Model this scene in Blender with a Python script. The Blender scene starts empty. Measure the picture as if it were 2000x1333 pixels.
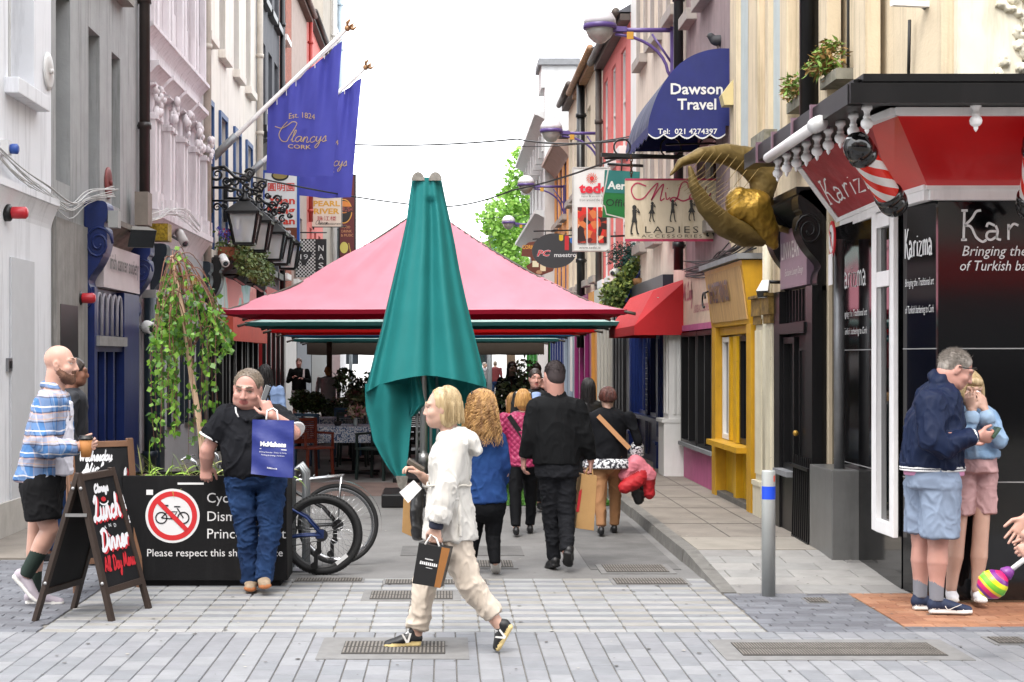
import bpy, bmesh, math, random
import numpy as np
from mathutils import Vector, Matrix, Quaternion
random.seed(7); RNG=np.random.default_rng(7)
SC=bpy.context.scene; COL=SC.collection
# ------------------------------------------------------------------ camera, sky, sun, exposure
CAMZ=1.75; FPX=3000.0
cam_d=bpy.data.cameras.new('camera'); cam=bpy.data.objects.new('camera',cam_d); COL.objects.link(cam)
cam.location=(0,0,CAMZ); cam.rotation_euler=(math.radians(90),0,0)
cam_d.sensor_width=36; cam_d.lens=54.0; cam_d.shift_x=0.065; cam_d.shift_y=0.01675
cam_d.clip_start=0.1; cam_d.clip_end=2000; SC.camera=cam
SUN_EL=math.radians(58); SUN_AZ=math.radians(200)
wd=bpy.data.worlds.new('World'); SC.world=wd; wd.use_nodes=True
wn=wd.node_tree.nodes; wl=wd.node_tree.links
sky=wn.new('ShaderNodeTexSky'); sky.sky_type='NISHITA'; sky.sun_disc=False
sky.sun_elevation=SUN_EL; sky.sun_rotation=SUN_AZ; sky.air_density=1.0; sky.dust_density=6; sky.ozone_density=1
mixw=wn.new('ShaderNodeMix'); mixw.data_type='RGBA'; mixw.inputs['Factor'].default_value=0.8
wl.new(sky.outputs[0],mixw.inputs[6]); mixw.inputs[7].default_value=(11.3,11.5,11.8,1)
bg=wn['Background']; wl.new(mixw.outputs[2],bg.inputs[0]); bg.inputs[1].default_value=0.13
sun_d=bpy.data.lights.new('sun','SUN'); sun=bpy.data.objects.new('sun',sun_d); COL.objects.link(sun)
sun_d.energy=1.0; sun_d.angle=math.radians(20); sun_d.color=(1,.97,.92)
sun.rotation_euler=(math.radians(90)-SUN_EL,0,math.radians(180)-SUN_AZ+math.radians(0))
SC.view_settings.view_transform='Standard'; SC.view_settings.look='None'
SC.view_settings.exposure=1.47; SC.view_settings.gamma=1
SC.cycles.use_denoising=True
try: SC.cycles.denoiser='OPENIMAGEDENOISE'
except Exception: pass
SC.cycles.max_bounces=6; SC.cycles.diffuse_bounces=3; SC.cycles.glossy_bounces=3; SC.cycles.transmission_bounces=5; SC.cycles.transparent_max_bounces=6
# ------------------------------------------------------------------ basic helpers
def P(u,v,D): return Vector(((u-870.)/FPX*D, D, CAMZ-(v-700.)/FPX*D))
def V(*a): return Vector(a)
def lin(h):
    h=h.lstrip('#'); c=[int(h[i:i+2],16)/255 for i in (0,2,4)]
    return [x/12.92 if x<=.04045 else ((x+.055)/1.055)**2.4 for x in c]
MATS={}
def M(name,col,rough=.6,metal=0,var=.1,vs=5,bump=0,bs=60,stretch=(1,1,1),col2=None,dirt=None,dirt_amt=.5,dirt_s=(3,3,.5),spec=.5,coat=0,emit=0,wear=None,crease=0,cs=7):
    if name in MATS: return MATS[name]
    m=bpy.data.materials.new(name); m.use_nodes=True; nt=m.node_tree; n=nt.nodes; l=nt.links
    b=n['Principled BSDF']; c=lin(col) if isinstance(col,str) else list(col)
    b.inputs['Roughness'].default_value=rough; b.inputs['Metallic'].default_value=metal
    b.inputs['Specular IOR Level'].default_value=spec
    if coat: b.inputs['Coat Weight'].default_value=coat; b.inputs['Coat Roughness'].default_value=.08
    tc=n.new('ShaderNodeTexCoord')
    def noise(scale,st,detail=5,rg=.6):
        mp=n.new('ShaderNodeMapping'); mp.inputs['Scale'].default_value=st; l.new(tc.outputs['Object'],mp.inputs[0])
        t=n.new('ShaderNodeTexNoise'); t.inputs['Scale'].default_value=scale; t.inputs['Detail'].default_value=detail; t.inputs['Roughness'].default_value=rg
        l.new(mp.outputs[0],t.inputs['Vector']); return t
    def mix(fac,a,bb):
        x=n.new('ShaderNodeMix'); x.data_type='RGBA'; l.new(fac,x.inputs[0])
        for i,s in ((6,a),(7,bb)):
            if isinstance(s,list): x.inputs[i].default_value=(*s[:3],1)
            else: l.new(s,x.inputs[i])
        return x.outputs[2]
    def ramp(src,a,bb):
        r=n.new('ShaderNodeMapRange'); r.inputs[1].default_value=a; r.inputs[2].default_value=bb; l.new(src,r.inputs[0]); return r.outputs[0]
    if var or col2:
        t=noise(vs,stretch); c2=(lin(col2) if isinstance(col2,str) else list(col2)) if col2 else [min(1,x*(1+var)) for x in c]
        c1=c if col2 else [x*(1-var) for x in c]
        out=mix(ramp(t.outputs[0],.32,.68),c1,c2)
    else: out=None
    if dirt:
        t2=noise(1.6,dirt_s,7,.7); r=ramp(t2.outputs[0],.5,.78)
        mm=n.new('ShaderNodeMath'); mm.operation='MULTIPLY'; l.new(r,mm.inputs[0]); mm.inputs[1].default_value=dirt_amt
        out=mix(mm.outputs[0],out if out is not None else c,lin(dirt))
    if wear:
        t3=noise(22,(1,1,.6),6,.75); r=ramp(t3.outputs[0],.66,.70); out=mix(r,out if out is not None else c,lin(wear))
    if out is not None: l.new(out,b.inputs['Base Color'])
    else: b.inputs['Base Color'].default_value=(*c,1)
    if bump:
        t4=noise(bs,stretch,4); bp=n.new('ShaderNodeBump'); bp.inputs['Strength'].default_value=bump; bp.inputs['Distance'].default_value=.01
        l.new(t4.outputs[0],bp.inputs['Height']); l.new(bp.outputs[0],b.inputs['Normal'])
    if crease:
        b.inputs['Specular IOR Level'].default_value=min(spec,.18)
        mp=n.new('ShaderNodeMapping'); mp.inputs['Scale'].default_value=(1,1,.75); l.new(tc.outputs['Object'],mp.inputs[0]); t5=n.new('ShaderNodeTexNoise'); t5.noise_type='RIDGED_MULTIFRACTAL'; t5.inputs['Scale'].default_value=cs; t5.inputs['Detail'].default_value=2; t5.inputs['Roughness'].default_value=.45; t5.inputs['Distortion'].default_value=.9; l.new(mp.outputs[0],t5.inputs['Vector'])
        b2=n.new('ShaderNodeBump'); b2.inputs['Strength'].default_value=crease; b2.inputs['Distance'].default_value=.03; l.new(t5.outputs[0],b2.inputs['Height'])
        if bump: l.new(bp.outputs[0],b2.inputs['Normal'])
        l.new(b2.outputs[0],b.inputs['Normal'])
    if emit: b.inputs['Emission Color'].default_value=(*c,1); b.inputs['Emission Strength'].default_value=emit
    MATS[name]=m; return m
def nodemat(name):
    m=bpy.data.materials.new(name); m.use_nodes=True; MATS[name]=m
    return m,m.node_tree.nodes,m.node_tree.links,m.node_tree.nodes['Principled BSDF']
# things and parts
WORLD={}   # object -> world base location
def tag(o,label,cat,group=None,kind=None):
    if label: o['label']=label
    if cat: o['category']=cat
    if group: o['group']=group
    if kind: o['kind']=kind
    return o
def thing(name,label,cat,loc,group=None):
    o=bpy.data.objects.new(name,None); COL.objects.link(o); o.empty_display_size=.1
    o.location=loc; WORLD[o]=Vector(loc); return tag(o,label,cat,group)
def link_mesh(name,me,parent=None,base=None,label=None,cat=None,group=None,kind=None):
    """mesh is in world coordinates; move it into the frame of its parent (or its own base)"""
    o=bpy.data.objects.new(name,me); COL.objects.link(o)
    if parent is not None:
        b=WORLD[parent]; me.transform(Matrix.Translation(-b)); o.parent=parent; WORLD[o]=b
        if label: o['label']=label
    else:
        if base is None:
            n=len(me.vertices); a=np.empty(n*3); me.vertices.foreach_get('co',a); a=a.reshape(-1,3)
            lo,hi=a.min(0),a.max(0); base=Vector(((lo[0]+hi[0])/2,(lo[1]+hi[1])/2,lo[2]))
        if kind=='structure': base=Vector((0,0,0))
        me.transform(Matrix.Translation(-base)); o.location=base; WORLD[o]=Vector(base)
        tag(o,label,cat,group,kind)
    return o
class MB:
    def __init__(s): s.v=[]; s.f=[]; s.m=[]; s.sm=[]
    def add(s,vs,fs,m=0,smooth=False):
        b=len(s.v); s.v+= [tuple(x) for x in vs]
        for f in fs: s.f.append([b+i for i in f]); s.m.append(m); s.sm.append(smooth)
    def quad(s,a,b,c,d,m=0): s.add([a,b,c,d],[(0,1,2,3)],m)
    def box(s,x0,x1,y0,y1,z0,z1,m=0):
        if x0>x1:x0,x1=x1,x0
        if y0>y1:y0,y1=y1,y0
        if z0>z1:z0,z1=z1,z0
        s.add([(x0,y0,z0),(x1,y0,z0),(x1,y1,z0),(x0,y1,z0),(x0,y0,z1),(x1,y0,z1),(x1,y1,z1),(x0,y1,z1)],
              [(0,3,2,1),(4,5,6,7),(0,1,5,4),(1,2,6,5),(2,3,7,6),(3,0,4,7)],m)
    def obox(s,c,ex,ey,ez,m=0):
        c=Vector(c); v=[c+sx*ex+sy*ey+sz*ez for sz in(-1,1) for sx,sy in((-1,-1),(1,-1),(1,1),(-1,1))]
        s.add(v,[(0,3,2,1),(4,5,6,7),(0,1,5,4),(1,2,6,5),(2,3,7,6),(3,0,4,7)],m)
    def bar(s,a,b,w,h=None,up=(0,0,1),m=0):
        a=Vector(a);b=Vector(b);d=b-a;L=d.length;d.normalize();up=Vector(up)
        if abs(d.dot(up))>.98: up=Vector((0,1,0)) if abs(d.y)<.9 else Vector((1,0,0))
        x=d.cross(up).normalized(); y=x.cross(d); s.obox((a+b)/2,d*L/2,x*w/2,y*(h or w)/2,m)
    def tube(s,pts,r,n=10,m=0,cap=True,closed=False):
        pts=[Vector(p) for p in pts]; N=len(pts); rs=r if isinstance(r,(list,tuple)) else [r]*N
        vs=[];fs=[]; prev=None
        for i,p in enumerate(pts):
            if closed: d=pts[(i+1)%N]-pts[i-1]
            else: d=pts[min(i+1,N-1)]-pts[max(i-1,0)]
            d=d.normalized() if d.length>1e-9 else Vector((0,0,1))
            if prev is None:
                x=d.orthogonal().normalized()
            else:
                x=prev-d*prev.dot(d); x=x.normalized() if x.length>1e-6 else d.orthogonal().normalized()
            prev=x; y=d.cross(x)
            for k in range(n):
                a=2*math.pi*k/n; vs.append(p+(x*math.cos(a)+y*math.sin(a))*rs[i])
        R=N if closed else N-1
        for i in range(R):
            for k in range(n):
                j=(i+1)%N; fs.append((i*n+k,i*n+(k+1)%n,j*n+(k+1)%n,j*n+k))
        if cap and not closed: fs+= [tuple(range(n))[::-1],tuple((N-1)*n+k for k in range(n))]
        s.add(vs,fs,m,True)
    def lathe(s,prof,c,n=24,m=0,axis=(0,0,1),smooth=True,ms=None):
        c=Vector(c);ax=Vector(axis).normalized();x=ax.orthogonal().normalized();y=ax.cross(x)
        b=len(s.v)
        for r,z in prof:
            for k in range(n):
                a=2*math.pi*k/n; s.v.append(tuple(c+ax*z+(x*math.cos(a)+y*math.sin(a))*r))
        for i in range(len(prof)-1):
            for k in range(n):
                s.f.append([b+i*n+k,b+i*n+(k+1)%n,b+(i+1)*n+(k+1)%n,b+(i+1)*n+k]); s.m.append(ms[i] if ms else m); s.sm.append(smooth)
        for i,rev in ((0,True),(len(prof)-1,False)) if prof[0]!=prof[-1] else ():
            f=[b+i*n+k for k in range(n)]; s.f.append(f[::-1] if rev else f); s.m.append(ms[min(i,len(prof)-2)] if ms else m); s.sm.append(False)
    def prism(s,poly,ex,ey,ez,c=(0,0,0),m=0,me=None):
        """poly of (a,b) in plane ex,ey extruded by the vector ez"""
        c=Vector(c);n=len(poly); A=[c+ex*a+ey*b for a,b in poly]; B=[p+ez for p in A]
        s.add(A+B,[tuple(range(n))[::-1],tuple(range(n,2*n))],m)
        s.add(A+B,[(i,(i+1)%n,n+(i+1)%n,n+i) for i in range(n)],m if me is None else me)
    def sphere(s,c,r,n=12,m=0,sc=(1,1,1)):
        vs=[];fs=[]
        for i in range(n+1):
            th=math.pi*i/n
            for k in range(2*n):
                a=math.pi*k/n; vs.append((c[0]+r*sc[0]*math.sin(th)*math.cos(a),c[1]+r*sc[1]*math.sin(th)*math.sin(a),c[2]+r*sc[2]*math.cos(th)))
        w=2*n
        for i in range(n):
            for k in range(w): fs.append((i*w+k,(i+1)*w+k,(i+1)*w+(k+1)%w,i*w+(k+1)%w))
        s.add(vs,fs,m,True)
    def grid(s,fn,nu,nv,m=0,smooth=True,mf=None):
        b=len(s.v)
        for j in range(nv+1):
            for i in range(nu+1): s.v.append(tuple(fn(i/nu,j/nv)))
        for j in range(nv):
            for i in range(nu):
                a=b+j*(nu+1)+i; s.f.append([a,a+1,a+nu+2,a+nu+1]); s.m.append(mf(i/nu,j/nv) if mf else m); s.sm.append(smooth)
    def mesh(s,name,mats,bevel=0):
        me=bpy.data.meshes.new(name); me.from_pydata(s.v,[],s.f)
        for mt in (mats if isinstance(mats,(list,tuple)) else [mats]): me.materials.append(mt)
        me.polygons.foreach_set('material_index',s.m); me.polygons.foreach_set('use_smooth',s.sm)
        if bevel:
            bm=bmesh.new(); bm.from_mesh(me); bmesh.ops.remove_doubles(bm,verts=bm.verts,dist=1e-5)
            ed=[e for e in bm.edges if len(e.link_faces)==2 and e.calc_face_angle(0)>.6]
            bmesh.ops.bevel(bm,geom=ed,offset=bevel,segments=2,affect='EDGES',profile=.6,clamp_overlap=True); bm.to_mesh(me); bm.free()
        me.update(); return me
    def build(s,name,mats,parent=None,bevel=0,**kw):
        return link_mesh(name,s.mesh(name,mats,bevel),parent,**kw)
EX,EY,EZ=Vector((1,0,0)),Vector((0,1,0)),Vector((0,0,1))
# lettering --------------------------------------------------------------
def text_geo(body,bold=0,shear=0,spacing=1,align='CENTER',res=3):
    cu=bpy.data.curves.new('t','FONT'); cu.body=body; cu.align_x=align; cu.offset=bold; cu.shear=shear; cu.space_character=spacing; cu.resolution_u=res; cu.fill_mode='FRONT'
    o=bpy.data.objects.new('t',cu); COL.objects.link(o)
    bpy.context.view_layer.update()
    dg=bpy.context.evaluated_depsgraph_get(); me=o.evaluated_get(dg).to_mesh()
    vs=np.array([v.co[:2] for v in me.vertices]) if len(me.vertices) else np.zeros((0,2)); fs=[list(p.vertices) for p in me.polygons]
    o.evaluated_get(dg).to_mesh_clear(); bpy.data.objects.remove(o); bpy.data.curves.remove(cu)
    return vs,fs
def put_text(mb,body,c,ex,ey,h,w=None,m=0,bold=0.0,shear=0,spacing=1,align='CENTER',fn=None,res=2):
    """c: centre (or left middle). h: height of the whole inked block, w: optional inked width"""
    vs,fs=text_geo(body,bold,shear,spacing,align,res)
    if not len(vs): return
    lo,hi=vs.min(0),vs.max(0); sz=hi-lo; sy=h/sz[1]; sx=(w/sz[0]) if w else sy
    if align=='CENTER': off=(lo+hi)/2
    else: off=np.array([lo[0],(lo[1]+hi[1])/2])
    out=[]
    for x,y in (vs-off)*np.array([sx,sy]):
        out.append(fn(x,y) if fn else Vector(c)+ex*float(x)+ey*float(y))
    mb.add(out,fs,m)
def catmull(p,n=5,closed=False):
    p=[np.array(x,float) for x in p]
    if len(p)<3: return p
    q=([p[-1]]+p+[p[0],p[1]]) if closed else ([2*p[0]-p[1]]+p+[2*p[-1]-p[-2]])
    out=[]
    for i in range(1,len(q)-2):
        a,b,c,d=q[i-1:i+3]
        for k in range(n):
            t=k/n; out.append(.5*((2*b)+(c-a)*t+(2*a-5*b+4*c-d)*t*t+(3*b-a-3*c+d)*t**3))
    if not closed: out.append(p[-1])
    return out
# single-stroke script: x-height 1, ascender 2, descender -1
SCR={
'a':(1.15,[[(.95,.85),(.6,1),(.2,.75),(.1,.3),(.35,0),(.7,.25),(.95,.9),(.9,.2),(1.15,.1)]]),
'b':(1.1,[[(0,.2),(.4,1.4),(.45,2),(.25,1.8),(.2,.5),(.35,0),(.8,.15),(.85,.7),(.55,.95),(.35,.7)],[(.7,.85),(1.1,.8)]]),
'c':(.9,[[(.8,.8),(.55,1),(.15,.7),(.1,.25),(.4,0),(.9,.25)]]),
'd':(1.15,[[(.85,.8),(.5,1),(.1,.6),(.15,.1),(.5,.05),(.9,.8),(1.1,2),(.95,.8),(.95,.1),(1.15,.1)]]),
'e':(.9,[[(.1,.4),(.6,.6),(.65,.95),(.35,1),(.1,.6),(.15,.1),(.5,0),(.9,.3)]]),
'g':(1.1,[[(.85,.8),(.5,1),(.1,.6),(.2,.1),(.6,.2),(.9,.9),(.8,-.4),(.4,-1),(.2,-.7),(.6,-.2),(1.1,.2)]]),
'h':(1.1,[[(0,.2),(.4,1.5),(.4,2),(.2,1.6),(.15,0)],[(.15,.4),(.5,1),(.75,.7),(.7,.2),(.85,0),(1.1,.2)]]),
'i':(.55,[[(0,.2),(.25,1),(.2,.2),(.35,0),(.55,.2)],[(.3,1.35),(.34,1.42)]]),
'l':(.6,[[(0,.2),(.45,1.4),(.5,2),(.28,1.8),(.2,.3),(.35,0),(.6,.2)]]),
'm':(1.55,[[(0,.2),(.2,1),(.15,0)],[(.15,.5),(.45,1),(.6,.7),(.55,0)],[(.57,.5),(.9,1),(1.1,.7),(1.08,.15),(1.25,0),(1.55,.2)]]),
'n':(1.1,[[(0,.2),(.2,1),(.15,0)],[(.15,.5),(.5,1),(.7,.7),(.65,.15),(.8,0),(1.1,.2)]]),
'o':(1.0,[[(.55,1),(.15,.7),(.15,.15),(.5,0),(.85,.3),(.8,.8),(.5,1),(.7,.75),(1,.85)]]),
'r':(.85,[[(0,.2),(.25,1),(.2,0)],[(.2,.5),(.45,.95),(.75,.95)]]),
's':(.8,[[(0,.2),(.45,1),(.55,.6),(.6,.2),(.3,0),(.1,.15)],[(.5,.05),(.8,.2)]]),
't':(.75,[[(.3,1.8),(.25,.3),(.4,0),(.75,.2)],[(0,1.1),(.65,1.2)]]),
'u':(1.1,[[(0,.3),(.15,1),(.1,.3),(.3,0),(.6,.3),(.75,1),(.7,.2),(.85,0),(1.1,.2)]]),
'y':(1.05,[[(0,.3),(.15,1),(.12,.4),(.35,.1),(.65,.4),(.8,1),(.7,-.4),(.35,-1),(.15,-.7),(.6,-.1),(1.05,.3)]]),
'k':(1.,[[(.4,2),(.15,0)],[(.8,1),(.2,.5),(.5,.2),(.8,0),(1,.2)]]),
'C':(1.5,[[(1.2,1.6),(1.1,2),(.6,1.9),(.15,1.1),(.2,.25),(.7,0),(1.5,.35)]]),
'L':(1.4,[[(.2,1.5),(.6,2),(.85,1.8),(.5,.7),(.15,0),(0,.1),(.3,.25),(.8,.0),(1.4,.2)]]),
'D':(1.6,[[(.5,1.9),(.35,.1)],[(.1,1.7),(.8,2),(1.4,1.5),(1.3,.5),(.7,0),(.1,.1)]]),
'N':(1.5,[[(0,0),(.3,1.9),(.9,.1),(1.3,2)]]),
'W':(1.9,[[(0,1.8),(.2,1.9),(.4,.1),(.9,1.5),(1.1,.1),(1.7,2)]]),
'M':(1.9,[[(0,0),(.4,1.9),(.7,.3),(1.3,2),(1.4,.2),(1.9,.2)]]),
'A':(1.4,[[(0,0),(.7,2),(1.1,0)],[(.2,.7),(1.2,.8)]]),
'T':(1.3,[[(.6,1.9),(.5,0)],[(0,1.8),(1.2,2)]]),
}
def script_lines(txt,slant=.25,gap=0.0):
    x=0; out=[]
    for ch in txt:
        if ch==' ': x+=.8; continue
        adv,st=SCR[ch]
        for s in st: out.append(catmull([(px+x+py*slant,py) for px,py in s],5))
        x+=adv+gap
    return out,x
def ribbon(mb,pts,w,fn,m=0,taper=True):
    n=len(pts); L=[];R=[]
    for i,p in enumerate(pts):
        d=np.array(pts[min(i+1,n-1)])-np.array(pts[max(i-1,0)]); d=d/(np.linalg.norm(d)+1e-9); nn=np.array([-d[1],d[0]])
        ww=w/2*(1 if not taper else .55+.45*abs(d[1])); L.append(p+nn*ww); R.append(p-nn*ww)
    mb.add([fn(*q) for q in L+R],[(i,n+i,n+i+1,i+1) for i in range(n-1)],m)
def put_script(mb,txt,c,ex,ey,xh,w,stroke,m=0,fn=None,slant=.25,taper=True):
    """c centre of the x-height band; xh: height of x-height; w total width; stroke in metres"""
    lines,adv=script_lines(txt,slant); sx=w/adv
    f=fn or (lambda x,y:Vector(c)+ex*float(x)+ey*float(y))
    for ln in lines: ribbon(mb,[np.array([(p[0]-adv/2)*sx,(p[1]-.5)*xh]) for p in ln],stroke,f,m,taper)
# foliage -----------------------------------------------------------------
def leaf_geo(centres,size,rng,droop=.3,aspect=.6,jit=.35):
    """one folded, pointed leaf (two quads) per centre"""
    n=len(centres); a=rng.uniform(0,2*math.pi,n); t=rng.normal(-droop,.5,n); s=size*(1+jit*rng.uniform(-1,1,n))
    d=np.stack([np.cos(a)*np.cos(t),np.sin(a)*np.cos(t),np.sin(t)],1)
    r=rng.normal(size=(n,3)); w=np.cross(d,r); w/=np.linalg.norm(w,axis=1)[:,None]+1e-9; nn=np.cross(d,w)
    c=np.asarray(centres); s=s[:,None]
    p0=c; p1=c+d*s*.45+w*s*aspect*.5+nn*s*.08; p2=c+d*s; p3=c+d*s*.45-w*s*aspect*.5+nn*s*.08
    v=np.stack([p0,p1,p2,p3],1).reshape(-1,3); i=np.arange(n)*4
    f=np.stack([i,i+1,i+2,i,i+2,i+3],1).reshape(-1,3)
    return v,f
def np_mesh(name,v,f,mats,mi=None,smooth=False):
    me=bpy.data.meshes.new(name); f=np.asarray(f); k=f.shape[1]
    me.vertices.add(len(v)); me.vertices.foreach_set('co',np.asarray(v,np.float32).ravel())
    me.loops.add(f.size); me.loops.foreach_set('vertex_index',f.ravel().astype(np.int32))
    me.polygons.add(len(f)); me.polygons.foreach_set('loop_start',np.arange(0,f.size,k,dtype=np.int32)); me.polygons.foreach_set('loop_total',np.full(len(f),k,np.int32))
    for m in (mats if isinstance(mats,(list,tuple)) else [mats]): me.materials.append(m)
    if mi is not None: me.polygons.foreach_set('material_index',np.asarray(mi,np.int32))
    if smooth: me.polygons.foreach_set('use_smooth',np.ones(len(f),bool))
    me.update(calc_edges=True); me.validate(); return me
# signed-distance modelling (smooth unions, meshed with surface nets) --------
_LAT=RNG.uniform(-1,1,(32,32,32)).astype(np.float32)
def vnoise(p):
    i=np.floor(p).astype(int); f=p-i; f=f*f*(3-2*f); i0=i&31; i1=(i+1)&31; r=0
    for a in (0,1):
        for b in (0,1):
            for c in (0,1):
                w=(f[:,0] if a else 1-f[:,0])*(f[:,1] if b else 1-f[:,1])*(f[:,2] if c else 1-f[:,2])
                r=r+w*_LAT[(i1 if a else i0)[:,0],(i1 if b else i0)[:,1],(i1 if c else i0)[:,2]]
    return r
def LO(pts,rs,k=.015,m=0,wax=None,ds=None,cap=1.,op='add'):
    pts=np.array([list(p) for p in pts],float); n=len(pts); rs=[rs]*n if np.isscalar(rs) else list(rs); ds=rs if ds is None else ([ds]*n if np.isscalar(ds) else list(ds))
    return dict(t='L',p=pts,r=rs,d=ds,k=k,m=m,w=None if wax is None else np.array(wax,float),cap=cap,op=op)
def EL(c,r,k=.015,m=0,R=None,op='add'):
    return dict(t='E',c=np.array(list(c),float),r=np.array(list(r) if not np.isscalar(r) else [r]*3,float),k=k,m=m,R=np.eye(3) if R is None else np.array(R),op=op)
def BX(c,h,k=.01,m=0,R=None,rd=.005,op='add'):
    return dict(t='B',c=np.array(list(c),float),r=np.array(h,float),k=k,m=m,R=np.eye(3) if R is None else np.array(R),rd=rd,op=op)
def PL(pt,n,op='int'): 
    n=np.array(list(n),float); return dict(t='P',c=np.array(list(pt),float),n=n/np.linalg.norm(n),k=0,m=0,op=op)
def _ev(q,p):
    if q['t']=='E':
        l=(p-q['c'])@q['R']; e=np.sqrt(((l/q['r'])**2).sum(1)); return (e-1)*q['r'].min()
    if q['t']=='B':
        l=np.abs((p-q['c'])@q['R'])-q['r']+q['rd']; return np.sqrt((np.maximum(l,0)**2).sum(1))+np.minimum(l.max(1),0)-q['rd']
    P_,n=q['p'],len(q['p']); best=None
    for i in range(n-1):
        a,b=P_[i],P_[i+1]; ab=b-a; L2=ab@ab+1e-12; ax=ab/math.sqrt(L2)
        tr=((p-a)@ab)/L2; t=np.clip(tr,0,1); g=p-a-t[:,None]*ab; al=g@ax
        hw=q['r'][i]*(1-t)+q['r'][i+1]*t; hd=q['d'][i]*(1-t)+q['d'][i+1]*t; mn=np.minimum(hw,hd)
        cp=np.where((tr<0)&(i==0),1. if (q['w'] is None and q['cap']<1) else max(q['cap'],.3) if q['cap']>.085 else q['cap'],np.where((tr>1)&(i==n-2),q['cap'],1.))
        if q['w'] is None: rad=(g*g).sum(1)-al*al; e=np.sqrt(np.maximum(rad,0)/hw**2+(al/(mn*cp))**2)
        else:
            w=q['w']-ax*(q['w']@ax); w/=np.linalg.norm(w)+1e-9; nn=np.cross(ax,w)
            e=np.sqrt((g@w/hw)**2+(g@nn/hd)**2+(al/(mn*cp))**2)
        d=(e-1)*mn; best=d if best is None else np.minimum(best,d)
    return best
def _bb(q):
    if q['t']=='L': r=max(max(q['r']),max(q['d'])); return q['p'].min(0)-r,q['p'].max(0)+r
    r=np.linalg.norm(q['r']) if q['t']=='B' else q['r'].max(); return q['c']-r,q['c']+r
def sdf(prims,vox,folds=None,relax=0):
    bs=[_bb(q) for q in prims if q['t']!='P' and q['op']=='add']; lo=np.min([b[0] for b in bs],0)-3*vox-.01; hi=np.max([b[1] for b in bs],0)+3*vox+.01
    dim=np.ceil((hi-lo)/vox).astype(int)+1; f=np.full(dim,1.,np.float32); mid=np.zeros(dim,np.int8); md=np.full(dim,1.,np.float32)
    for q in prims:
        if q['t']=='P': i0,i1=np.zeros(3,int),dim
        else:
            a,b=_bb(q); mg=q['k']+2.5*vox; i0=np.clip(np.floor((a-mg-lo)/vox).astype(int),0,dim-1); i1=np.clip(np.ceil((b+mg-lo)/vox).astype(int)+1,1,dim)
        if (i1<=i0).any(): continue
        sl=tuple(slice(x,y) for x,y in zip(i0,i1)); ax=[lo[j]+vox*np.arange(i0[j],i1[j]) for j in range(3)]
        g=np.stack(np.meshgrid(*ax,indexing='ij'),-1).reshape(-1,3); sh=tuple(i1-i0)
        if q['t']=='P': f[sl]=np.maximum(f[sl],((g-q['c'])@q['n']).reshape(sh)); continue
        d=_ev(q,g).reshape(sh).astype(np.float32); c=f[sl]
        if q['op']=='sub': f[sl]=np.maximum(c,-d); continue
        if q['op']=='int': f[sl]=np.maximum(c,d); continue
        if q['op']=='paint':
            w=d<0; mid[sl][w]=q['m']; continue
        k=q['k']
        if k>0: h=np.clip(.5+.5*(c-d)/k,0,1); f[sl]=c*(1-h)+d*h-k*h*(1-h)
        else: f[sl]=np.minimum(c,d)
        w=d<md[sl]; mid[sl][w]=q['m']; md[sl]=np.minimum(md[sl],d)
    f[[0,-1]]=1;f[:,[0,-1]]=1;f[:,:,[0,-1]]=1
    s=f<0; nx,ny,nz=dim
    cor=[(i,j,k) for i in(0,1) for j in(0,1) for k in(0,1)]
    cnt=sum(s[i:nx-1+i,j:ny-1+j,k:nz-1+k].astype(np.int8) for i,j,k in cor)
    act=np.argwhere((cnt>0)&(cnt<8)); vid=np.full((nx-1,ny-1,nz-1),-1,np.int32); vid[tuple(act.T)]=np.arange(len(act))
    fc=[f[act[:,0]+i,act[:,1]+j,act[:,2]+k] for i,j,k in cor]; acc=np.zeros((len(act),3)); num=np.zeros(len(act))
    for x in range(8):
        for y in range(x+1,8):
            if sum(abs(p-q) for p,q in zip(cor[x],cor[y]))!=1: continue
            a,b=fc[x],fc[y]; cr=(a<0)!=(b<0); t=np.where(cr,a/(a-b+1e-12),0)
            pos=np.array(cor[x])+t[:,None]*(np.array(cor[y])-np.array(cor[x])); acc+=np.where(cr[:,None],pos,0); num+=cr
    vs=lo+vox*(act+acc/num[:,None]); fs=[]
    for axn in range(3):
        o=[0,0,0]; o[axn]=1; A=s[:nx-o[0],:ny-o[1],:nz-o[2]]; B=s[o[0]:,o[1]:,o[2]:]
        e=np.argwhere(A!=B); sg=A[tuple(e.T)]; u_,v_=[(1,2),(2,0),(0,1)][axn]
        du=np.zeros(3,int);du[u_]=1;dv=np.zeros(3,int);dv[v_]=1
        ok=(e[:,u_]>0)&(e[:,v_]>0); e=e[ok]; sg=sg[ok]
        qd=np.stack([vid[tuple((e-du-dv).T)],vid[tuple((e-dv).T)],vid[tuple(e.T)],vid[tuple((e-du).T)]],1)
        qd[~sg]=qd[~sg][:,::-1]; fs.append(qd)
    fs=np.concatenate(fs); mi=mid[tuple(act.T)][fs[:,0]]
    for _ in range(relax):
        a=np.zeros_like(vs); c=np.zeros(len(vs))
        for i in range(4): np.add.at(a,fs[:,i],vs[fs[:,(i+1)%4]]+vs[fs[:,i-1]]); np.add.at(c,fs[:,i],2)
        vs=.4*vs+.6*a/c[:,None]
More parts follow.
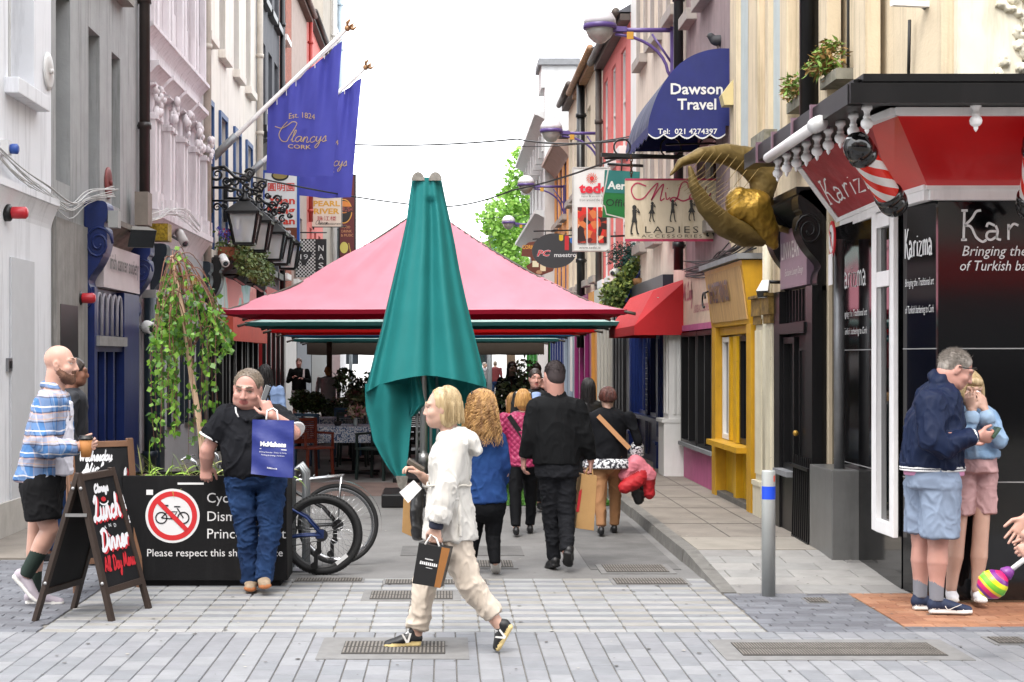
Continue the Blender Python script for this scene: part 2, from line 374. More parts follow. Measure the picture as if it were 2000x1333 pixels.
    if folds:
        p=vs[fs]; nf=np.cross(p[:,2]-p[:,0],p[:,3]-p[:,1]); nv=np.zeros_like(vs)
        for i in range(4): np.add.at(nv,fs[:,i],nf)
        nv/=np.linalg.norm(nv,axis=1)[:,None]+1e-12
        for amp,sc in folds:
            sc=np.array(sc)*1.25; amp*=.4; q=vs*sc; wv=np.stack([vnoise(q*.5+11),vnoise(q*.5+37),vnoise(q*.5+71)],1)
            r=np.clip(1-2.1*np.abs(vnoise(q+1.3*wv)),0,1)**1.6*2.6-.75; vs=vs+nv*(amp*r)[:,None]
    return vs,fs,mi
def sdf_obj(name,prims,mats,parent,vox=.008,folds=None,relax=0,**kw):
    if name in('jeans','shorts','trousers','leggings'):
        for q in prims[2:]: q['k']=min(q['k'],.008)
    if name=='body':
        for q in prims:
            if q['t']=='L' and q['w'] is not None and max(q['r'])>.1: q['r']=[x*.78 for x in q['r']]; q['d']=[x*.85 for x in q['d']]; q['cap']=.3
    v,f,mi=sdf(prims,vox,folds,relax); return link_mesh(name,np_mesh(name,v,f,mats,mi,True),parent,**kw)
def copy_tree(o,loc=None,parent=None,label=None):
    c=o.copy(); COL.objects.link(c); WORLD[c]=Vector(loc) if loc is not None else WORLD[o]
    if parent is not None: c.parent=parent
    if loc is not None: c.location=loc
    if label: c['label']=label
    for ch in list(o.children): copy_tree(ch,None,c)
    return c
# ------------------------------------------------------------------ ground
XL,XR=-4.3,3.4
m_joint=M('joint_sand','#6e6a64',.95,var=.25,vs=30)
m_asph=M('asphalt','#6f6e6d',.9,var=.16,vs=1.5,bump=.5,bs=160,dirt='#565453',dirt_amt=.6,dirt_s=(1,1,1))
m_conc=M('pavement_concrete','#7d766e',.9,var=.14,vs=2.2,bump=.4,bs=120,dirt='#5d5650',dirt_amt=.6,dirt_s=(1.4,1.4,1))
SL=[M('slab_grey_%s'%n,c,.72,var=.10,vs=7,bump=.15,bs=90,dirt=d,dirt_amt=.6,dirt_s=(.55,.7,1)) for n,c,d in (('cool','#75767a','#66676a'),('mid','#707276','#616265'),('pale','#7d7e81','#6d6e70'))]
SD=[M('slab_dark_%s'%n,c,.7,var=.12,vs=7,bump=.15,bs=90,dirt='#4b4b4e',dirt_amt=.6,dirt_s=(.55,.7,1)) for n,c in (('cool','#5f6167'),('mid','#57585e'),('pale','#686a70'))]
SW=[M('slab_white_%s'%n,c,.7,var=.08,vs=8,bump=.15,bs=90,dirt='#716e68',dirt_amt=.5,dirt_s=(2,2,1)) for n,c in (('cool','#888988'),('warm','#84827d'),('plain','#8e8d8b'))]
SP=[M('slab_paving_%s'%n,c,.75,var=.10,vs=6,bump=.2,bs=90,dirt='#6c6a66',dirt_amt=.45,dirt_s=(1.2,1.2,1)) for n,c in (('cool','#878684'),('mid','#7f7d7b'),('pale','#908e8b'))]
SO=[M('tile_terracotta_%s'%n,c,.75,var=.14,vs=8,bump=.2,bs=90,dirt='#6a4733',dirt_amt=.4,dirt_s=(1.2,1.2,1)) for n,c in (('plain','#8d6146'),('pale','#976c52'),('deep','#83573f'))]
def slabs(mb,x0,x1,y0,y1,w,l,rows='y',zf=lambda x,y:.004,gap=.007,stag=.5,mi=(0,1,2),thick=.012,rowm=None,rng=random,rowgap=None):
    """small paving units; courses run along rows; each is a thin block with its own tint and height"""
    nr=int(round(((x1-x0) if rows=='y' else (y1-y0))/w)); a0=(x0 if rows=='y' else y0); b0,b1=(y0,y1) if rows=='y' else (x0,x1)
    w=((x1-x0) if rows=='y' else (y1-y0))/nr
    for r in range(nr):
        t=b0-(l*((r*stag)%1)); 
        while t<b1-.01:
            s0=max(t,b0);s1=min(t+l,b1); t+=l
            if s1-s0<.03: continue
            g=gap/2; ge=(rowgap(r)/2 if rowgap else g); A=(a0+r*w+g*.6,a0+(r+1)*w-g*.6); B=(s0+ge,s1-ge); dz=rng.uniform(-.0012,.0012)
            xa,ya=(A,B) if rows=='y' else (B,A); c=[(xa[0],ya[0]),(xa[1],ya[0]),(xa[1],ya[1]),(xa[0],ya[1])]
            z=[zf(*q)+dz+rng.uniform(-.0006,.0006) for q in c]
            top=[(q[0],q[1],zz) for q,zz in zip(c,z)]; e=.004
            ins=[(q[0]+(e if i in(0,3) else -e),q[1]+(e if i<2 else -e),zz+.0) for i,(q,zz) in enumerate(zip(c,z))]
            low=[(q[0],q[1],zz-.006) for q,zz in zip(c,z)]
            m=(rowm(r) if rowm else rng.choice(mi))
            mb.add(low+ins,[(4,5,6,7),(0,1,5,4),(1,2,6,5),(2,3,7,6),(3,0,4,7)],m)
g=MB(); g.quad((-400,-60,-.03),(400,-60,-.03),(400,700,-.03),(-400,700,-.03)); g.build('ground',M('ground_base','#7f7c78',.95,var=.2,vs=.6),kind='structure')
g=MB(); g.box(-14,16,2,12.2,-.05,-.006); g.build('paving_bed',m_joint,kind='structure')
g=MB(); slabs(g,-9.2,9.2,6.6,9.8,.127,.25,'y',gap=.008,rowgap=lambda r:.004); g.build('street_paving',SL,kind='structure')
g=MB(); slabs(g,-2.6,2.05,9.8,12.17,.1128,.235,'x',rowm=lambda r:random.choice((0,1,2)) if r%2==0 else random.choice((3,4,5)),stag=.0,gap=.006,rowgap=lambda r:.001 if r%2==0 else .012)
g.build('crossing_paving',SW+SL,kind='structure')
g=MB(); slabs(g,2.06,2.98,9.8,11.4,.1,.25,'x',stag=.37); slabs(g,2.98,9.2,9.8,9.99,.095,.25,'x'); slabs(g,-9.2,-2.61,9.8,13.3,.1,.25,'x',stag=.37); g.build('dark_paving',SD,kind='structure')
g=MB(); slabs(g,2.99,9.2,10.0,11.55,.105,.21,'x',gap=.005,stag=.5); g.build('terracotta_paving',SO,kind='structure')
# street asphalt and the two pavements
g=MB(); g.grid(lambda a,b:Vector((-4.4+6.6*a,12.18+110*b,-.002+.012*math.sin(a*3)*0)),2,2); g.build('road',m_asph,kind='structure')
def ramp_z(x,y): return .1*max(0,min(1,(y-11.3)/1.9))
g=MB()
g.grid(lambda a,b:Vector((2.16+1.6*a,13.2+109*b,.1)),1,6); 
for i in range(40):
    y=13.2+i*2.7; 
g.build('pavement',m_conc,kind='structure')
g=MB(); slabs(g,2.16,3.9,11.4,13.19,.3,.5,'x',zf=lambda x,y:ramp_z(x,y)+.004,stag=.43); g.build('pavement_slabs',SP,kind='structure')
g=MB(); g.add([(2.16,11.3,-.004),(3.9,11.3,-.004),(3.9,13.2,.094),(2.16,13.2,.094)],[(0,1,2,3)]); g.build('pavement_bed',m_joint,kind='structure')
mk=M('granite_kerb','#6c6a66',.8,var=.2,vs=9,bump=.5,bs=70,dirt='#4d4a46',dirt_amt=.7,dirt_s=(2,2,2))
g=MB(); y=11.4
while y<120:
    L=.9 if y<40 else 6; j=random.uniform(-.006,.006); z0=ramp_z(0,y)+.008; z1=ramp_z(0,y+L)+.008; x0=2.03+j
    g.add([(x0,y+.004,-.02),(2.16,y+.004,-.02),(2.16,y+L-.004,-.02),(x0,y+L-.004,-.02),(x0+.015,y+.004,z0),(2.16,y+.004,z0),(2.16,y+L-.004,z1),(x0+.015,y+L-.004,z1)],[(4,5,6,7),(0,1,5,4),(2,3,7,6),(3,0,4,7)]); y+=L
g.build('kerb',mk,kind='structure')
g=MB(); g.box(-14,-2.9,13.31,15.5,-.03,.02); g.box(-4.4,-2.9,15.5,120,-.03,.02); g.build('left_pavement',m_conc,kind='structure')
# joints scored in the right pavement, repairs in the road
g=MB()
for y in (14.15,15.3,16.9,18.2,19.9,22.0,24.5,27.5,31,35): g.box(2.17,3.39,y,y+.014,.1015,.1032)
for x in (2.62,3.05): g.box(x,x+.012,14.16,36,.1015,.1033)
g.build('pavement_joints',M('joint_dark','#57524d',.95,var=.2,vs=20),kind='structure')
g=MB(); g.box(2.17,3.36,13.21,14.14,.101,.1045); g.build('pavement_repair',M('concrete_pale','#8d877e',.9,var=.12,vs=4,bump=.3,bs=90),kind='structure')
g=MB(); g.box(-2.6,1.2,19.5,21.6,.0,.003); g.build('road_repair',M('asphalt_reddish','#6a5a55',.9,var=.2,vs=3,bump=.4,bs=120),kind='structure')
g=MB(); g.box(-.4,.7,13.6,14.3,.0,.003); g.box(1.2,1.95,12.7,16.5,.0,.003); g.build('road_patches',M('asphalt_dark','#5e5d5c',.9,var=.2,vs=3,bump=.5,bs=140),kind='structure')
# artificial grass
def blades(name,x0,x1,y0,y1,n,z):
    c=np.stack([RNG.uniform(x0,x1,n),RNG.uniform(y0,y1,n),np.full(n,z)],1); d=RNG.normal(0,.012,(n,3)); d[:,2]=.03
    w=np.stack([RNG.normal(0,.004,n),RNG.normal(0,.004,n),np.zeros(n)],1)
    v=np.stack([c-w,c+w,c+d],1).reshape(-1,3); f=np.arange(3*n).reshape(-1,3); return v,f
v,f=blades('g',.55,2.0,18.2,22.5,9000,.01)
mg=M('artificial_turf','#3f6b22',.8,var=.3,vs=20)
v=np.concatenate([v,np.array([[.55,18.2,.008],[2.0,18.2,.008],[2.0,22.5,.008],[.55,22.5,.008]])]); b=len(v)-4; f=np.concatenate([f,[[b,b+1,b+2],[b,b+2,b+3]]])
link_mesh('artificial_grass',np_mesh('artificial_grass',v,f,mg),kind='stuff',label='strip of green artificial grass laid along the kerb by the tables',cat='grass')
# trodden gum, leaves and scraps
def scraps(name,n,mat,lab,cat,sz,x0=-3.5,x1=4.2,y0=8.4,y1=16):
    V_=[];F_=[]
    for i in range(n):
        y=RNG.uniform(y0,y1); x=RNG.uniform(x0,x1); z=.009 if y<12.18 else .0; 
        if x>2.0 and y>11.3: z=ramp_z(x,y)+.012
        r_=sz*RNG.uniform(.4,1.3); k=len(V_); m_=7; a0=RNG.uniform(0,6); V_+= [(x+r_*math.cos(a0+j*6.283/m_)*RNG.uniform(.7,1.2),y+r_*math.sin(a0+j*6.283/m_)*RNG.uniform(.7,1.2),z+.002) for j in range(m_)]; F_.append(list(range(k,k+m_)))
    me=bpy.data.meshes.new(name); me.from_pydata(V_,[],F_); me.materials.append(mat); return link_mesh(name,me,label=lab,cat=cat,kind='stuff')
scraps('chewing_gum',230,M('gum_grey','#4c4a47',.8,var=.2),'dark flattened gum spots scattered over the paving','gum',.013); scraps('litter',60,M('litter_pale','#9c978c',.8,var=.2),'tiny pale scraps of litter on the paving and road','litter',.012)
# covers let into the ground
m_iron=M('cast_iron','#6e6963',.7,.2,var=.25,vs=14,bump=.3,bs=60); m_slot=M('slot_dark','#3b3835',.9,var=0)
m_frame=M('cover_frame','#6f6e6d',.85,var=.15,vs=9)
def cover(label,u0,v0,u1,v1,frame=.05,bars='y',nb=None,z=0,name='drain_cover',zf=0):
    y0=CAMZ*FPX/(v1-700); y1=CAMZ*FPX/(v0-700); ym=(y0+y1)/2; x0=(u0-870)/FPX*ym; x1=(u1-870)/FPX*ym
    g=MB(); g.box(x0,x1,y0,y1,z-.01,z+.0085); t=thing(name,label,'drain cover',((x0+x1)/2,(y0+y1)/2,z),'covers let into the paving')
    g.build('surround',m_frame,t,label=None)
    x0+=frame;x1-=frame;y0+=frame;y1-=frame
    g=MB(); g.box(x0,x1,y0,y1,z+.0086,z+.0125); 
    g2=MB(); 
    if bars=='y':
        n=nb or max(6,int((x1-x0)/.022)); 
        for i in range(n):
            for a,b in((.06,.47),(.53,.94)): g2.box(x0+(x1-x0)*(i+.25)/n,x0+(x1-x0)*(i+.75)/n,y0+(y1-y0)*a,y0+(y1-y0)*b,z+.0126,z+.0155)
    g2.build('grating',m_iron,t); g.build('plate',m_slot,t)
cover('slotted iron cover in the striped paving left of the walking woman',708,1155,900,1176,.06)
cover('long narrow channel grate across the asphalt edge behind the walking woman',748,1134,955,1144,.02)
cover('narrow channel grate in front of the bicycle wheels',572,1131,712,1139,.02)
cover('long iron grate at the street edge near the kerb end',1193,1131,1345,1145,.03)
cover('iron cover in the asphalt beside the raised kerb',1168,1104,1312,1122,.05)
cover('grated access cover under the walking woman\'s front shoe',625,1248,915,1290,.14)
cover('small square iron cover at the bottom right edge of the dark paving',1930,1246,2010,1262,.03)
cover('small water cover in the dark paving near the bollard',1572,1170,1616,1180,.015)
cover('wide two-leaf iron access cover in the grey paving at lower right',1400,1252,1870,1292,.12,nb=70)
cover('iron cover in the asphalt behind the man in black',905,1096,1010,1112,.04)
# ------------------------------------------------------------------ buildings
def fx(s,o): return XL+o if s<0 else XR-o
def fb(mb,s,d0,d1,z0,z1,o0,o1,m=0): mb.box(fx(s,o0),fx(s,o1),d0,d1,z0,z1,m)
m_glass=M('window_glass','#20262b',.04,var=.25,vs=.7,spec=.8); m_glassd=M('shop_glass','#0d1012',.03,var=.3,vs=.8,spec=.8)
m_white=M('paint_white','#d9d8d6',.55,var=.05,vs=3,dirt='#a9a49a',dirt_amt=.3); m_black=M('paint_black','#0d0d0f',.38,var=.2,vs=5,dirt='#242322',dirt_amt=.4)
m_slate=M('roof_slate','#5a5c62',.8,var=.2,vs=6,bump=.4,bs=14); m_cable=M('cable_black','#151515',.6,var=0); m_lead=M('lead_grey','#77797c',.7,var=.15)
m_pipeb=M('downpipe_black','#141416',.35,var=.1); m_gold=M('gold_leaf','#b08a3c',.4,.6,var=.25,vs=12)
def wall_mb(s,d0,d1,z0,z1,ops,rv=.22,depth=7):
    """street face with real openings and reveals, ends, back"""
    mb=MB(); ds=sorted({d0,d1}|{o[0] for o in ops}|{o[1] for o in ops}); zs=sorted({z0,z1}|{o[2] for o in ops}|{o[3] for o in ops}); X=fx(s,0); Xi=fx(s,-rv)
    for a,b in zip(ds,ds[1:]):
        for c,e in zip(zs,zs[1:]):
            if any(o[0]<=a+1e-6 and o[1]>=b-1e-6 and o[2]<=c+1e-6 and o[3]>=e-1e-6 for o in ops): continue
            mb.quad((X,a,c),(X,b,c),(X,b,e),(X,a,e))
    for a,b,c,e in [o[:4] for o in ops]:
        mb.quad((X,a,c),(Xi,a,c),(Xi,a,e),(X,a,e)); mb.quad((X,b,c),(Xi,b,c),(Xi,b,e),(X,b,e)); mb.quad((X,a,c),(X,b,c),(Xi,b,c),(Xi,a,c)); mb.quad((X,a,e),(X,b,e),(Xi,b,e),(Xi,a,e))
    B=fx(s,-depth)
    mb.quad((X,d0,z0),(B,d0,z0),(B,d0,z1),(X,d0,z1)); mb.quad((X,d1,z0),(B,d1,z0),(B,d1,z1),(X,d1,z1)); mb.quad((B,d0,z0),(B,d1,z0),(B,d1,z1),(B,d0,z1)); mb.quad((X,d0,z1),(X,d1,z1),(B,d1,z1),(B,d0,z1))
    return mb
def building(s,label,d0,d1,h,mat,ops=(),sill=None,frame=None,rv=.22,roof=True,zg=0,depth=7,eave=.25,roofh=2.2,sash=True,gutter=None,name='building'):
    t=thing(name,label,'building',(fx(s,-depth/2),(d0+d1)/2,0))
    wall_mb(s,d0,d1,zg-.05,h,ops,rv,depth).build('wall',mat,t)
    for a,b,c,e in [o[:4] for o in ops]:
        f=MB(); w=.055
        for q in ((a,b,c,c+w),(a,b,e-w,e),(a,a+w,c+w,e-w),(b-w,b,c+w,e-w)): fb(f,s,*q,-rv+.003,-rv+.06)
        if sash: fb(f,s,a+w,b-w,(c+e)/2-.03,(c+e)/2+.03,-rv+.006,-rv+.055); fb(f,s,(a+b)/2-.015,(a+b)/2+.015,c+w,(c+e)/2-.03,-rv+.01,-rv+.045)
        fo=f.build('window',frame or m_white,t)
        p=MB(); fb(p,s,a+.01,b-.01,c+.01,e-.01,-rv-.02,-rv+.004); po=p.build('pane',m_glass,t); po.parent=fo
        if sill: p=MB(); fb(p,s,a-.12,b+.12,c-.16,c-.003,-rv+.02,.14); so=p.build('sill',sill,t,bevel=.01); so.parent=fo
    if roof:
        mb=MB(); X=fx(s,eave); Rg=fx(s,-depth/2); B=fx(s,-depth)
        mb.add([(X,d0,h+.01),(X,d1,h+.01),(Rg,d1,h+roofh),(Rg,d0,h+roofh),(B,d0,h+.01),(B,d1,h+.01)],[(0,1,2,3),(3,2,5,4),(0,3,4),(1,5,2),(0,4,5,1)]); mb.build('roof',m_slate,t)
    if gutter:
        mb=MB(); mb.tube([(fx(s,eave+.02),d0+.02,h+.02),(fx(s,eave+.02),d1-.02,h+.02)],.075,10); fb(mb,s,d0+.01,d1-.01,h-.14,h-.02,.002,eave-.06); mb.build('gutter',gutter,t)
    return t
def pipe(t,s,d,z0,z1,r,mat,off=.1,bend=None):
    mb=MB(); x=fx(s,off); pts=[(x,d,z0),(x,d,z1)]; mb.tube(pts,r,12)
    z=z0+.3
    while z<z1: mb.tube([(x,d,z),(x,d,z+.09)],r*1.25,12); mb.box(fx(s,0),x,d-.015,d+.015,z+.03,z+.06); z+=1.75
    mb.build('downpipe',mat,t)
SPLIT={'upper_sill','shop_pier','architrave','architraves','upper_pilaster','mullion','window_recess','pier','pilasters','shop_frame','fascia_ledge','recessed_panel'}
def part(t,name,mat,*boxes,s=-1,bevel=0,label=None):
    if name in SPLIT and len(boxes)>1:
        for b in boxes: r=part(t,name.rstrip('s') if name!='pilasters' else 'pilaster',mat,b,s=s,bevel=bevel)
        return r
    mb=MB()
    for b in boxes: fb(mb,s,*b)
    return mb.build(name,mat,t,bevel=bevel,label=label)
def cornice(t,s,d0,d1,z,h,out,mat,name='cornice',steps=5,oz=.0):
    """moulded cornice run"""
    mb=MB(); prof=[(oz,z)]+[(oz+out*(i/steps)**1.4*.85,z+h*.75*i/steps) for i in range(1,steps+1)]+[(oz+out,z+h*.78),(oz+out,z+h),(oz,z+h)]
    poly=[(o,zz) for o,zz in prof]
    mb.prism(poly,EX*(1 if s<0 else -1),EZ,EY*(d1-d0),(fx(s,0),d0,0)); return mb.build(name,mat,t)
def console(t,s,d0,d1,z0,z1,out,mat,scroll=True,name='console'):
    """scrolled shopfront bracket: S profile in the plane across the street"""
    H=z1-z0; pr=[(.02,0),(.22,.02),(.34,.08),(.30,.18),(.2,.24),(.3,.30),(.62,.40),(.88,.52),(1,.64),(.95,.74),(.86,.76),(.9,.8),(1.,.83),(1.,.95),(.8,1.),(.02,1.)]
    poly=[(float(a)*out,z0+float(b)*H) for a,b in catmull(pr,3)]
    mb=MB(); mb.prism(poly,EX*(1 if s<0 else -1),EZ,EY*(d1-d0),(fx(s,0.002),d0,0))
    if scroll:
        for dd in (d0-.006,):
            pts=[]
            for i in range(26):
                a=i*.5; r=.17*H*(1-i/30); pts.append((fx(s,out*.62+r*math.cos(a)*.8),dd,z0+H*.6+r*math.sin(a)))
            mb.tube(pts,.012*H,6)
    return mb.build(name,mat,t)
def pilaster(t,s,d0,d1,z0,z1,out,mat,flutes=3,base=.35,cap=.2,capmat=None):
    mb=MB(); fb(mb,s,d0,d1,z0,z0+base,0,out*1.25); fb(mb,s,d0-.01,d1+.01,z0+base,z0+base+.05,0,out*1.35); fb(mb,s,d0+.02,d1-.02,z0+base+.05,z1-cap,0,out)
    w=(d1-d0-.04)/(2*flutes+1) if flutes else 0
    for i in range(flutes): fb(mb,s,d0+.02+w*(2*i+1),d0+.02+w*(2*i+2),z0+base+.12,z1-cap-.06,out,out+.018)
    # the same flutes on the face that looks towards the crossing
    for i in range(3): o=out*(.15+.25*i); mb.box(fx(s,o),fx(s,o+out*.12),d0+.004,d0+.02,z0+base+.12,z1-cap-.06)
    p=mb.build('pilaster',mat,t)
    mb=MB(); fb(mb,s,d0-.01,d1+.01,z1-cap,z1-cap*.7,0,out*1.2); fb(mb,s,d0-.03,d1+.03,z1-cap*.7,z1-cap*.1,0,out*1.35); fb(mb,s,d0-.05,d1+.05,z1-cap*.1,z1,0,out*1.6)
    c=mb.build('capital',capmat or mat,t); c.parent=p; return p
def glazing(t,s,d0,d1,z0,z1,fr,mull=1,trans=None,glass=None,o=.05,name='shop_window'):
    f=MB(); w=.06
    for q in((d0,d1,z0,z0+w),(d0,d1,z1-w,z1),(d0,d0+w,z0+w,z1-w),(d1-w,d1,z0+w,z1-w)): fb(f,s,*q,.003,o+.05)
    for i in range(1,mull+1): c=d0+(d1-d0)*i/(mull+1); fb(f,s,c-.03,c+.03,z0+w,z1-w,.004,o+.045)
    if trans: fb(f,s,d0+w,d1-w,trans-.03,trans+.03,.005,o+.04)
    fo=f.build(name,fr,t); g=MB(); fb(g,s,d0+.02,d1-.02,z0+.02,z1-.02,.001,.03); po=g.build('pane',glass or m_glassd,t); po.parent=fo; return fo
def panelled(t,s,d0,d1,z0,z1,mat,o=.06,rows=((.06,.3),(.36,.94)),cols=1,name='door'):
    f=MB(); fb(f,s,d0,d1,z0,z1,.002,o)
    for c in range(cols):
        a=d0+(d1-d0)*(c+.12)/cols; b=d0+(d1-d0)*(c+.88)/cols
        for r0,r1 in rows:
            za=z0+(z1-z0)*r0; zb=z0+(z1-z0)*r1; w=.025
            for q in((a,b,za,za+w),(a,b,zb-w,zb),(a,a+w,za+w,zb-w),(b-w,b,za+w,zb-w)): fb(f,s,*q,o,o+.016)
    d=f.build(name,mat,t); h=MB(); h.sphere((fx(s,o+.05),d1-.08,z0+1.0),.028,6); h.build('handle',m_gold,t).parent=d; return d
# ---- left side -----------------------------------------------------------
c_white=M('render_white','#e3e4e8',.8,var=.03,vs=2,dirt='#9a9a9e',dirt_amt=.7,dirt_s=(3,3,.3),bump=.15,bs=40)
t=building(-1,'white rendered corner building with a moulded band, nearest on the left',12.9,16.75,13,c_white,[(15.1,16.05,4.5,7.6)],sill=c_white,rv=.3,frame=m_white)
cornice(t,-1,12.9,16.74,3.15,.32,.1,c_white,'string_course')
part(t,'blind_door',M('render_white_panel','#c4c5c8',.8,var=.03),(15.15,16.0,.1,2.75,.002,.02))
part(t,'plinth',M('render_grey','#b7b3ad',.9,var=.1,dirt='#8d867e'),(12.9,16.74,0,.35,.002,.04))
def sounder(D,z,s=-1):
    tt=thing('alarm_sounder',None,None,(fx(s,0),D,z)); g=MB(); g.lathe([(.0,0),(.085,.0),(.085,.05),(.06,.07)],(fx(s,.0),D,z),18,axis=(1,0,0)); g.build('backplate',m_black,tt); g=MB(); g.lathe([(.055,.06),(.06,.08),(.06,.2),(.04,.22),(.0,.225)],(fx(s,.0),D,z),18,axis=(1,0,0)); g.build('housing',M('sounder_red','#b3252f',.35),tt); return tt
tag(sounder(15.0,3.17),'red fire alarm sounder high on the white wall','alarm'); tag(sounder(17.9,2.45),'red fire alarm sounder on the grey wall above the bald man','alarm')
g=MB(); fb(g,-1,14.83,14.95,3.72,3.86,.002,.08); g.lathe([(.045,.08),(.05,.1),(.05,.15),(.03,.16)],(XL,14.9,3.78),14,m=1,axis=(1,0,0)); g.build('power_socket',[m_white,M('socket_blue','#2c4f9c',.4)],label='grey power box with a blue socket cap on the white wall',cat='socket')
g=MB(); fb(g,-1,15.02,15.15,1.62,1.75,.002,.03); fb(g,-1,15.05,15.12,1.65,1.72,.03,.04,1); g.build('door_entry_panel',[M('steel_plate','#8d8d8f',.4,.8),m_black],label='small steel door entry panel on the white wall',cat='intercom')
# grey house
c_grey=M('render_grey_worn','#9c9d9d',.85,var=.08,vs=3,dirt='#5f5d58',dirt_amt=.95,dirt_s=(5,5,.3),bump=.35,bs=30,wear='#8d8a86')
ops=[(16.95,17.6,3.72,5.85),(18.5,19.1,3.72,5.75),(19.78,20.3,3.72,5.7),(17.0,17.6,6.6,8.4),(18.5,19.1,6.6,8.4),(19.78,20.3,6.6,8.4)]
c_greyrev=M('render_grey_window','#8b9196',.8,var=.12,dirt='#63666a',dirt_amt=.5)
t=building(-1,'worn grey rendered house with tall narrow windows above the blue shopfront',16.76,21.6,13.5,c_grey,ops,sill=None,rv=.34,frame=c_greyrev)
p=part(t,'upper_sill',M('stone_sill','#8e8a84',.9,var=.15,dirt='#5d5952'),(19.7,20.45,6.42,6.58,.002,.16),(18.4,19.2,6.42,6.58,.002,.16))
part(t,'ground_floor_cladding',M('render_pier','#8d8a86',.9,var=.12,dirt='#5f5b56',dirt_amt=.8,dirt_s=(5,5,.4),bump=.4,bs=25),(16.78,18.25,.02,3.3,.004,.05))
part(t,'side_entrance',m_black,(16.95,17.75,.05,2.35,.051,.056))
pipe(t,-1,21.45,2.9,13.3,.075,M('downpipe_brown','#2a2220',.4,var=.2,wear='#4c2f29'))
blue=M('gloss_blue','#16275c',.35,var=.15,vs=6,dirt='#0f1a40',wear='#2c3a70'); navy=M('paint_teal_black','#11202c',.4,var=.15)
console(t,-1,18.25,18.6,2.35,3.62,.28,blue); console(t,-1,20.95,21.25,2.3,3.35,.27,blue)
cornice(t,-1,18.62,20.95,3.17,.3,.24,M('weathered_cornice','#7b746c',.9,var=.2,dirt='#3c3833',dirt_amt=.8),'shop_cornice')
sg=part(t,'fascia',M('fascia_pale','#c9bfc0',.5,var=.05),(18.7,20.9,2.62,3.15,.002,.14))
mb=MB(); put_text(mb,'irish cancer society',(XL+.17,19.8,2.92),EY,EZ,.26,1.75,bold=.012); mb.build('lettering',m_black,t).parent=sg
part(t,'shop_frame',blue,(18.3,18.45,.02,2.6,.002,.12),(19.95,20.9,.02,2.6,.003,.13),(18.45,19.95,.02,.5,.004,.1),(18.45,19.95,1.83,1.9,.004,.11),(18.92,19.0,.5,1.83,.004,.1),(19.42,19.5,.5,1.83,.004,.1))
part(t,'transom',M('transom_grey','#8c8a88',.7,var=.15),(18.4,20.0,1.9,2.02,.006,.16))
mb=MB()
for i in range(5):
    d=18.5+i*.29; pts=[(XL+.1,d,2.03)]+[(XL+.1,d+.13-.13*math.cos(a),2.32+.22*math.sin(a)) for a in np.linspace(0,math.pi,9)]+[(XL+.1,d+.26,2.03)]
    mb.tube(pts,.02,6)
mb.build('arcade_tracery',M('tracery_grey','#9a97a0',.6),t)
pn=MB(); fb(pn,-1,18.46,19.94,.5,1.83,.002,.03); fb(pn,-1,18.46,19.94,2.03,2.6,.002,.03,1); pn.build('pane',[m_glassd,blue],t)
g=MB(); fb(g,-1,18.2,18.36,3.3,3.5,.3,.42); g.build('junction_box',M('plastic_grey','#9b9c9b',.5,var=.05),label='small grey junction box on the blue scrolled bracket',cat='box')
g=MB(); fb(g,-1,20.75,21.05,3.55,4.0,.1,.28); g.build('meter_box',M('box_brown','#7f756c',.7,var=.15),label='brown cable box on the grey house beside the black downpipe',cat='box')
# bunch of cables along the left fronts
def cable_bundle(label,pts,n,spread,mat,sag=.05,r=.009,seed=1):
    rr=random.Random(seed); mb=MB()
    for k in range(n):
        o=Vector((rr.uniform(0,spread),0,rr.uniform(-spread,spread))); pp=[]
        for p in pts: pp.append(np.array(Vector(p)+o+Vector((0,0,rr.uniform(-sag,sag)))))
        mb.tube([Vector(q) for q in catmull(pp,5)],r,5)
    mb.build('cable_bundle',mat,label=label,cat='cables')
m_cabw=M('cable_white','#c2c1bf',.6,var=.1)
cable_bundle('bundle of loose white cables sagging along the white wall above its band',[(XL+.06,14.2,3.75),(XL+.06,15.2,3.6),(XL+.06,16.2,3.5),(XL+.08,17.2,3.42),(XL+.1,18.0,3.62),(XL+.3,18.5,3.75)],9,.06,m_cabw,.05,.006)
cable_bundle('tangle of white wires below the pink house cornice',[(XL+.1,21.0,3.6),(XL+.25,21.5,3.7),(XL+.3,22.0,3.85),(XL+.33,23.2,3.88),(XL+.34,24.4,3.8)],6,.07,m_cabw,.06,.007,3)
# pink ornate house
c_pink=M('render_pink','#d6cfd2',.75,var=.05,vs=3,dirt='#98898b',dirt_amt=.8,dirt_s=(6,6,.4),bump=.2,bs=35); c_pinkd=M('render_pink_panel','#bfb3b8',.8,var=.05,dirt='#9c9094')
dd=[22.3,23.5,24.7,25.9]; ops=[(d+.42,d+1.0,4.1,5.75) for d in dd]+[(d+.42,d+1.0,7.2,9.4) for d in dd]
t=building(-1,'pale pink ornate house with moulded window hoods and pilasters',21.75,27.2,14,c_pink,ops,rv=.2,frame=c_pinkd)
mb=MB(); mbc=MB(); mbh=MB(); leafb=MB()
for i,d in enumerate(dd+[27.0]):
    for o in (-.16,.12):
        fb(mb,-1,d+o,d+o+.14,3.9,5.3,.002,.12); fb(mb,-1,d+o-.02,d+o+.16,5.2,5.26,.002,.16); fb(mb,-1,d+o,d+o+.14,6.6,10.5,.002,.1); fb(mb,-1,d+o-.03,d+o+.17,3.9,4.15,.002,.16)
    leafb=MB()
    for k in range(14):
        a=random.uniform(0,6.28); leafb.sphere((XL+.1+random.uniform(0,.1),d+.05+random.uniform(-.14,.16),5.28+random.uniform(0,.42)),random.uniform(.03,.06),4,sc=(1,1,1.5))
    mb.build('pilaster',c_pink,t); mb=MB(); leafb.build('capital',c_pink,t)
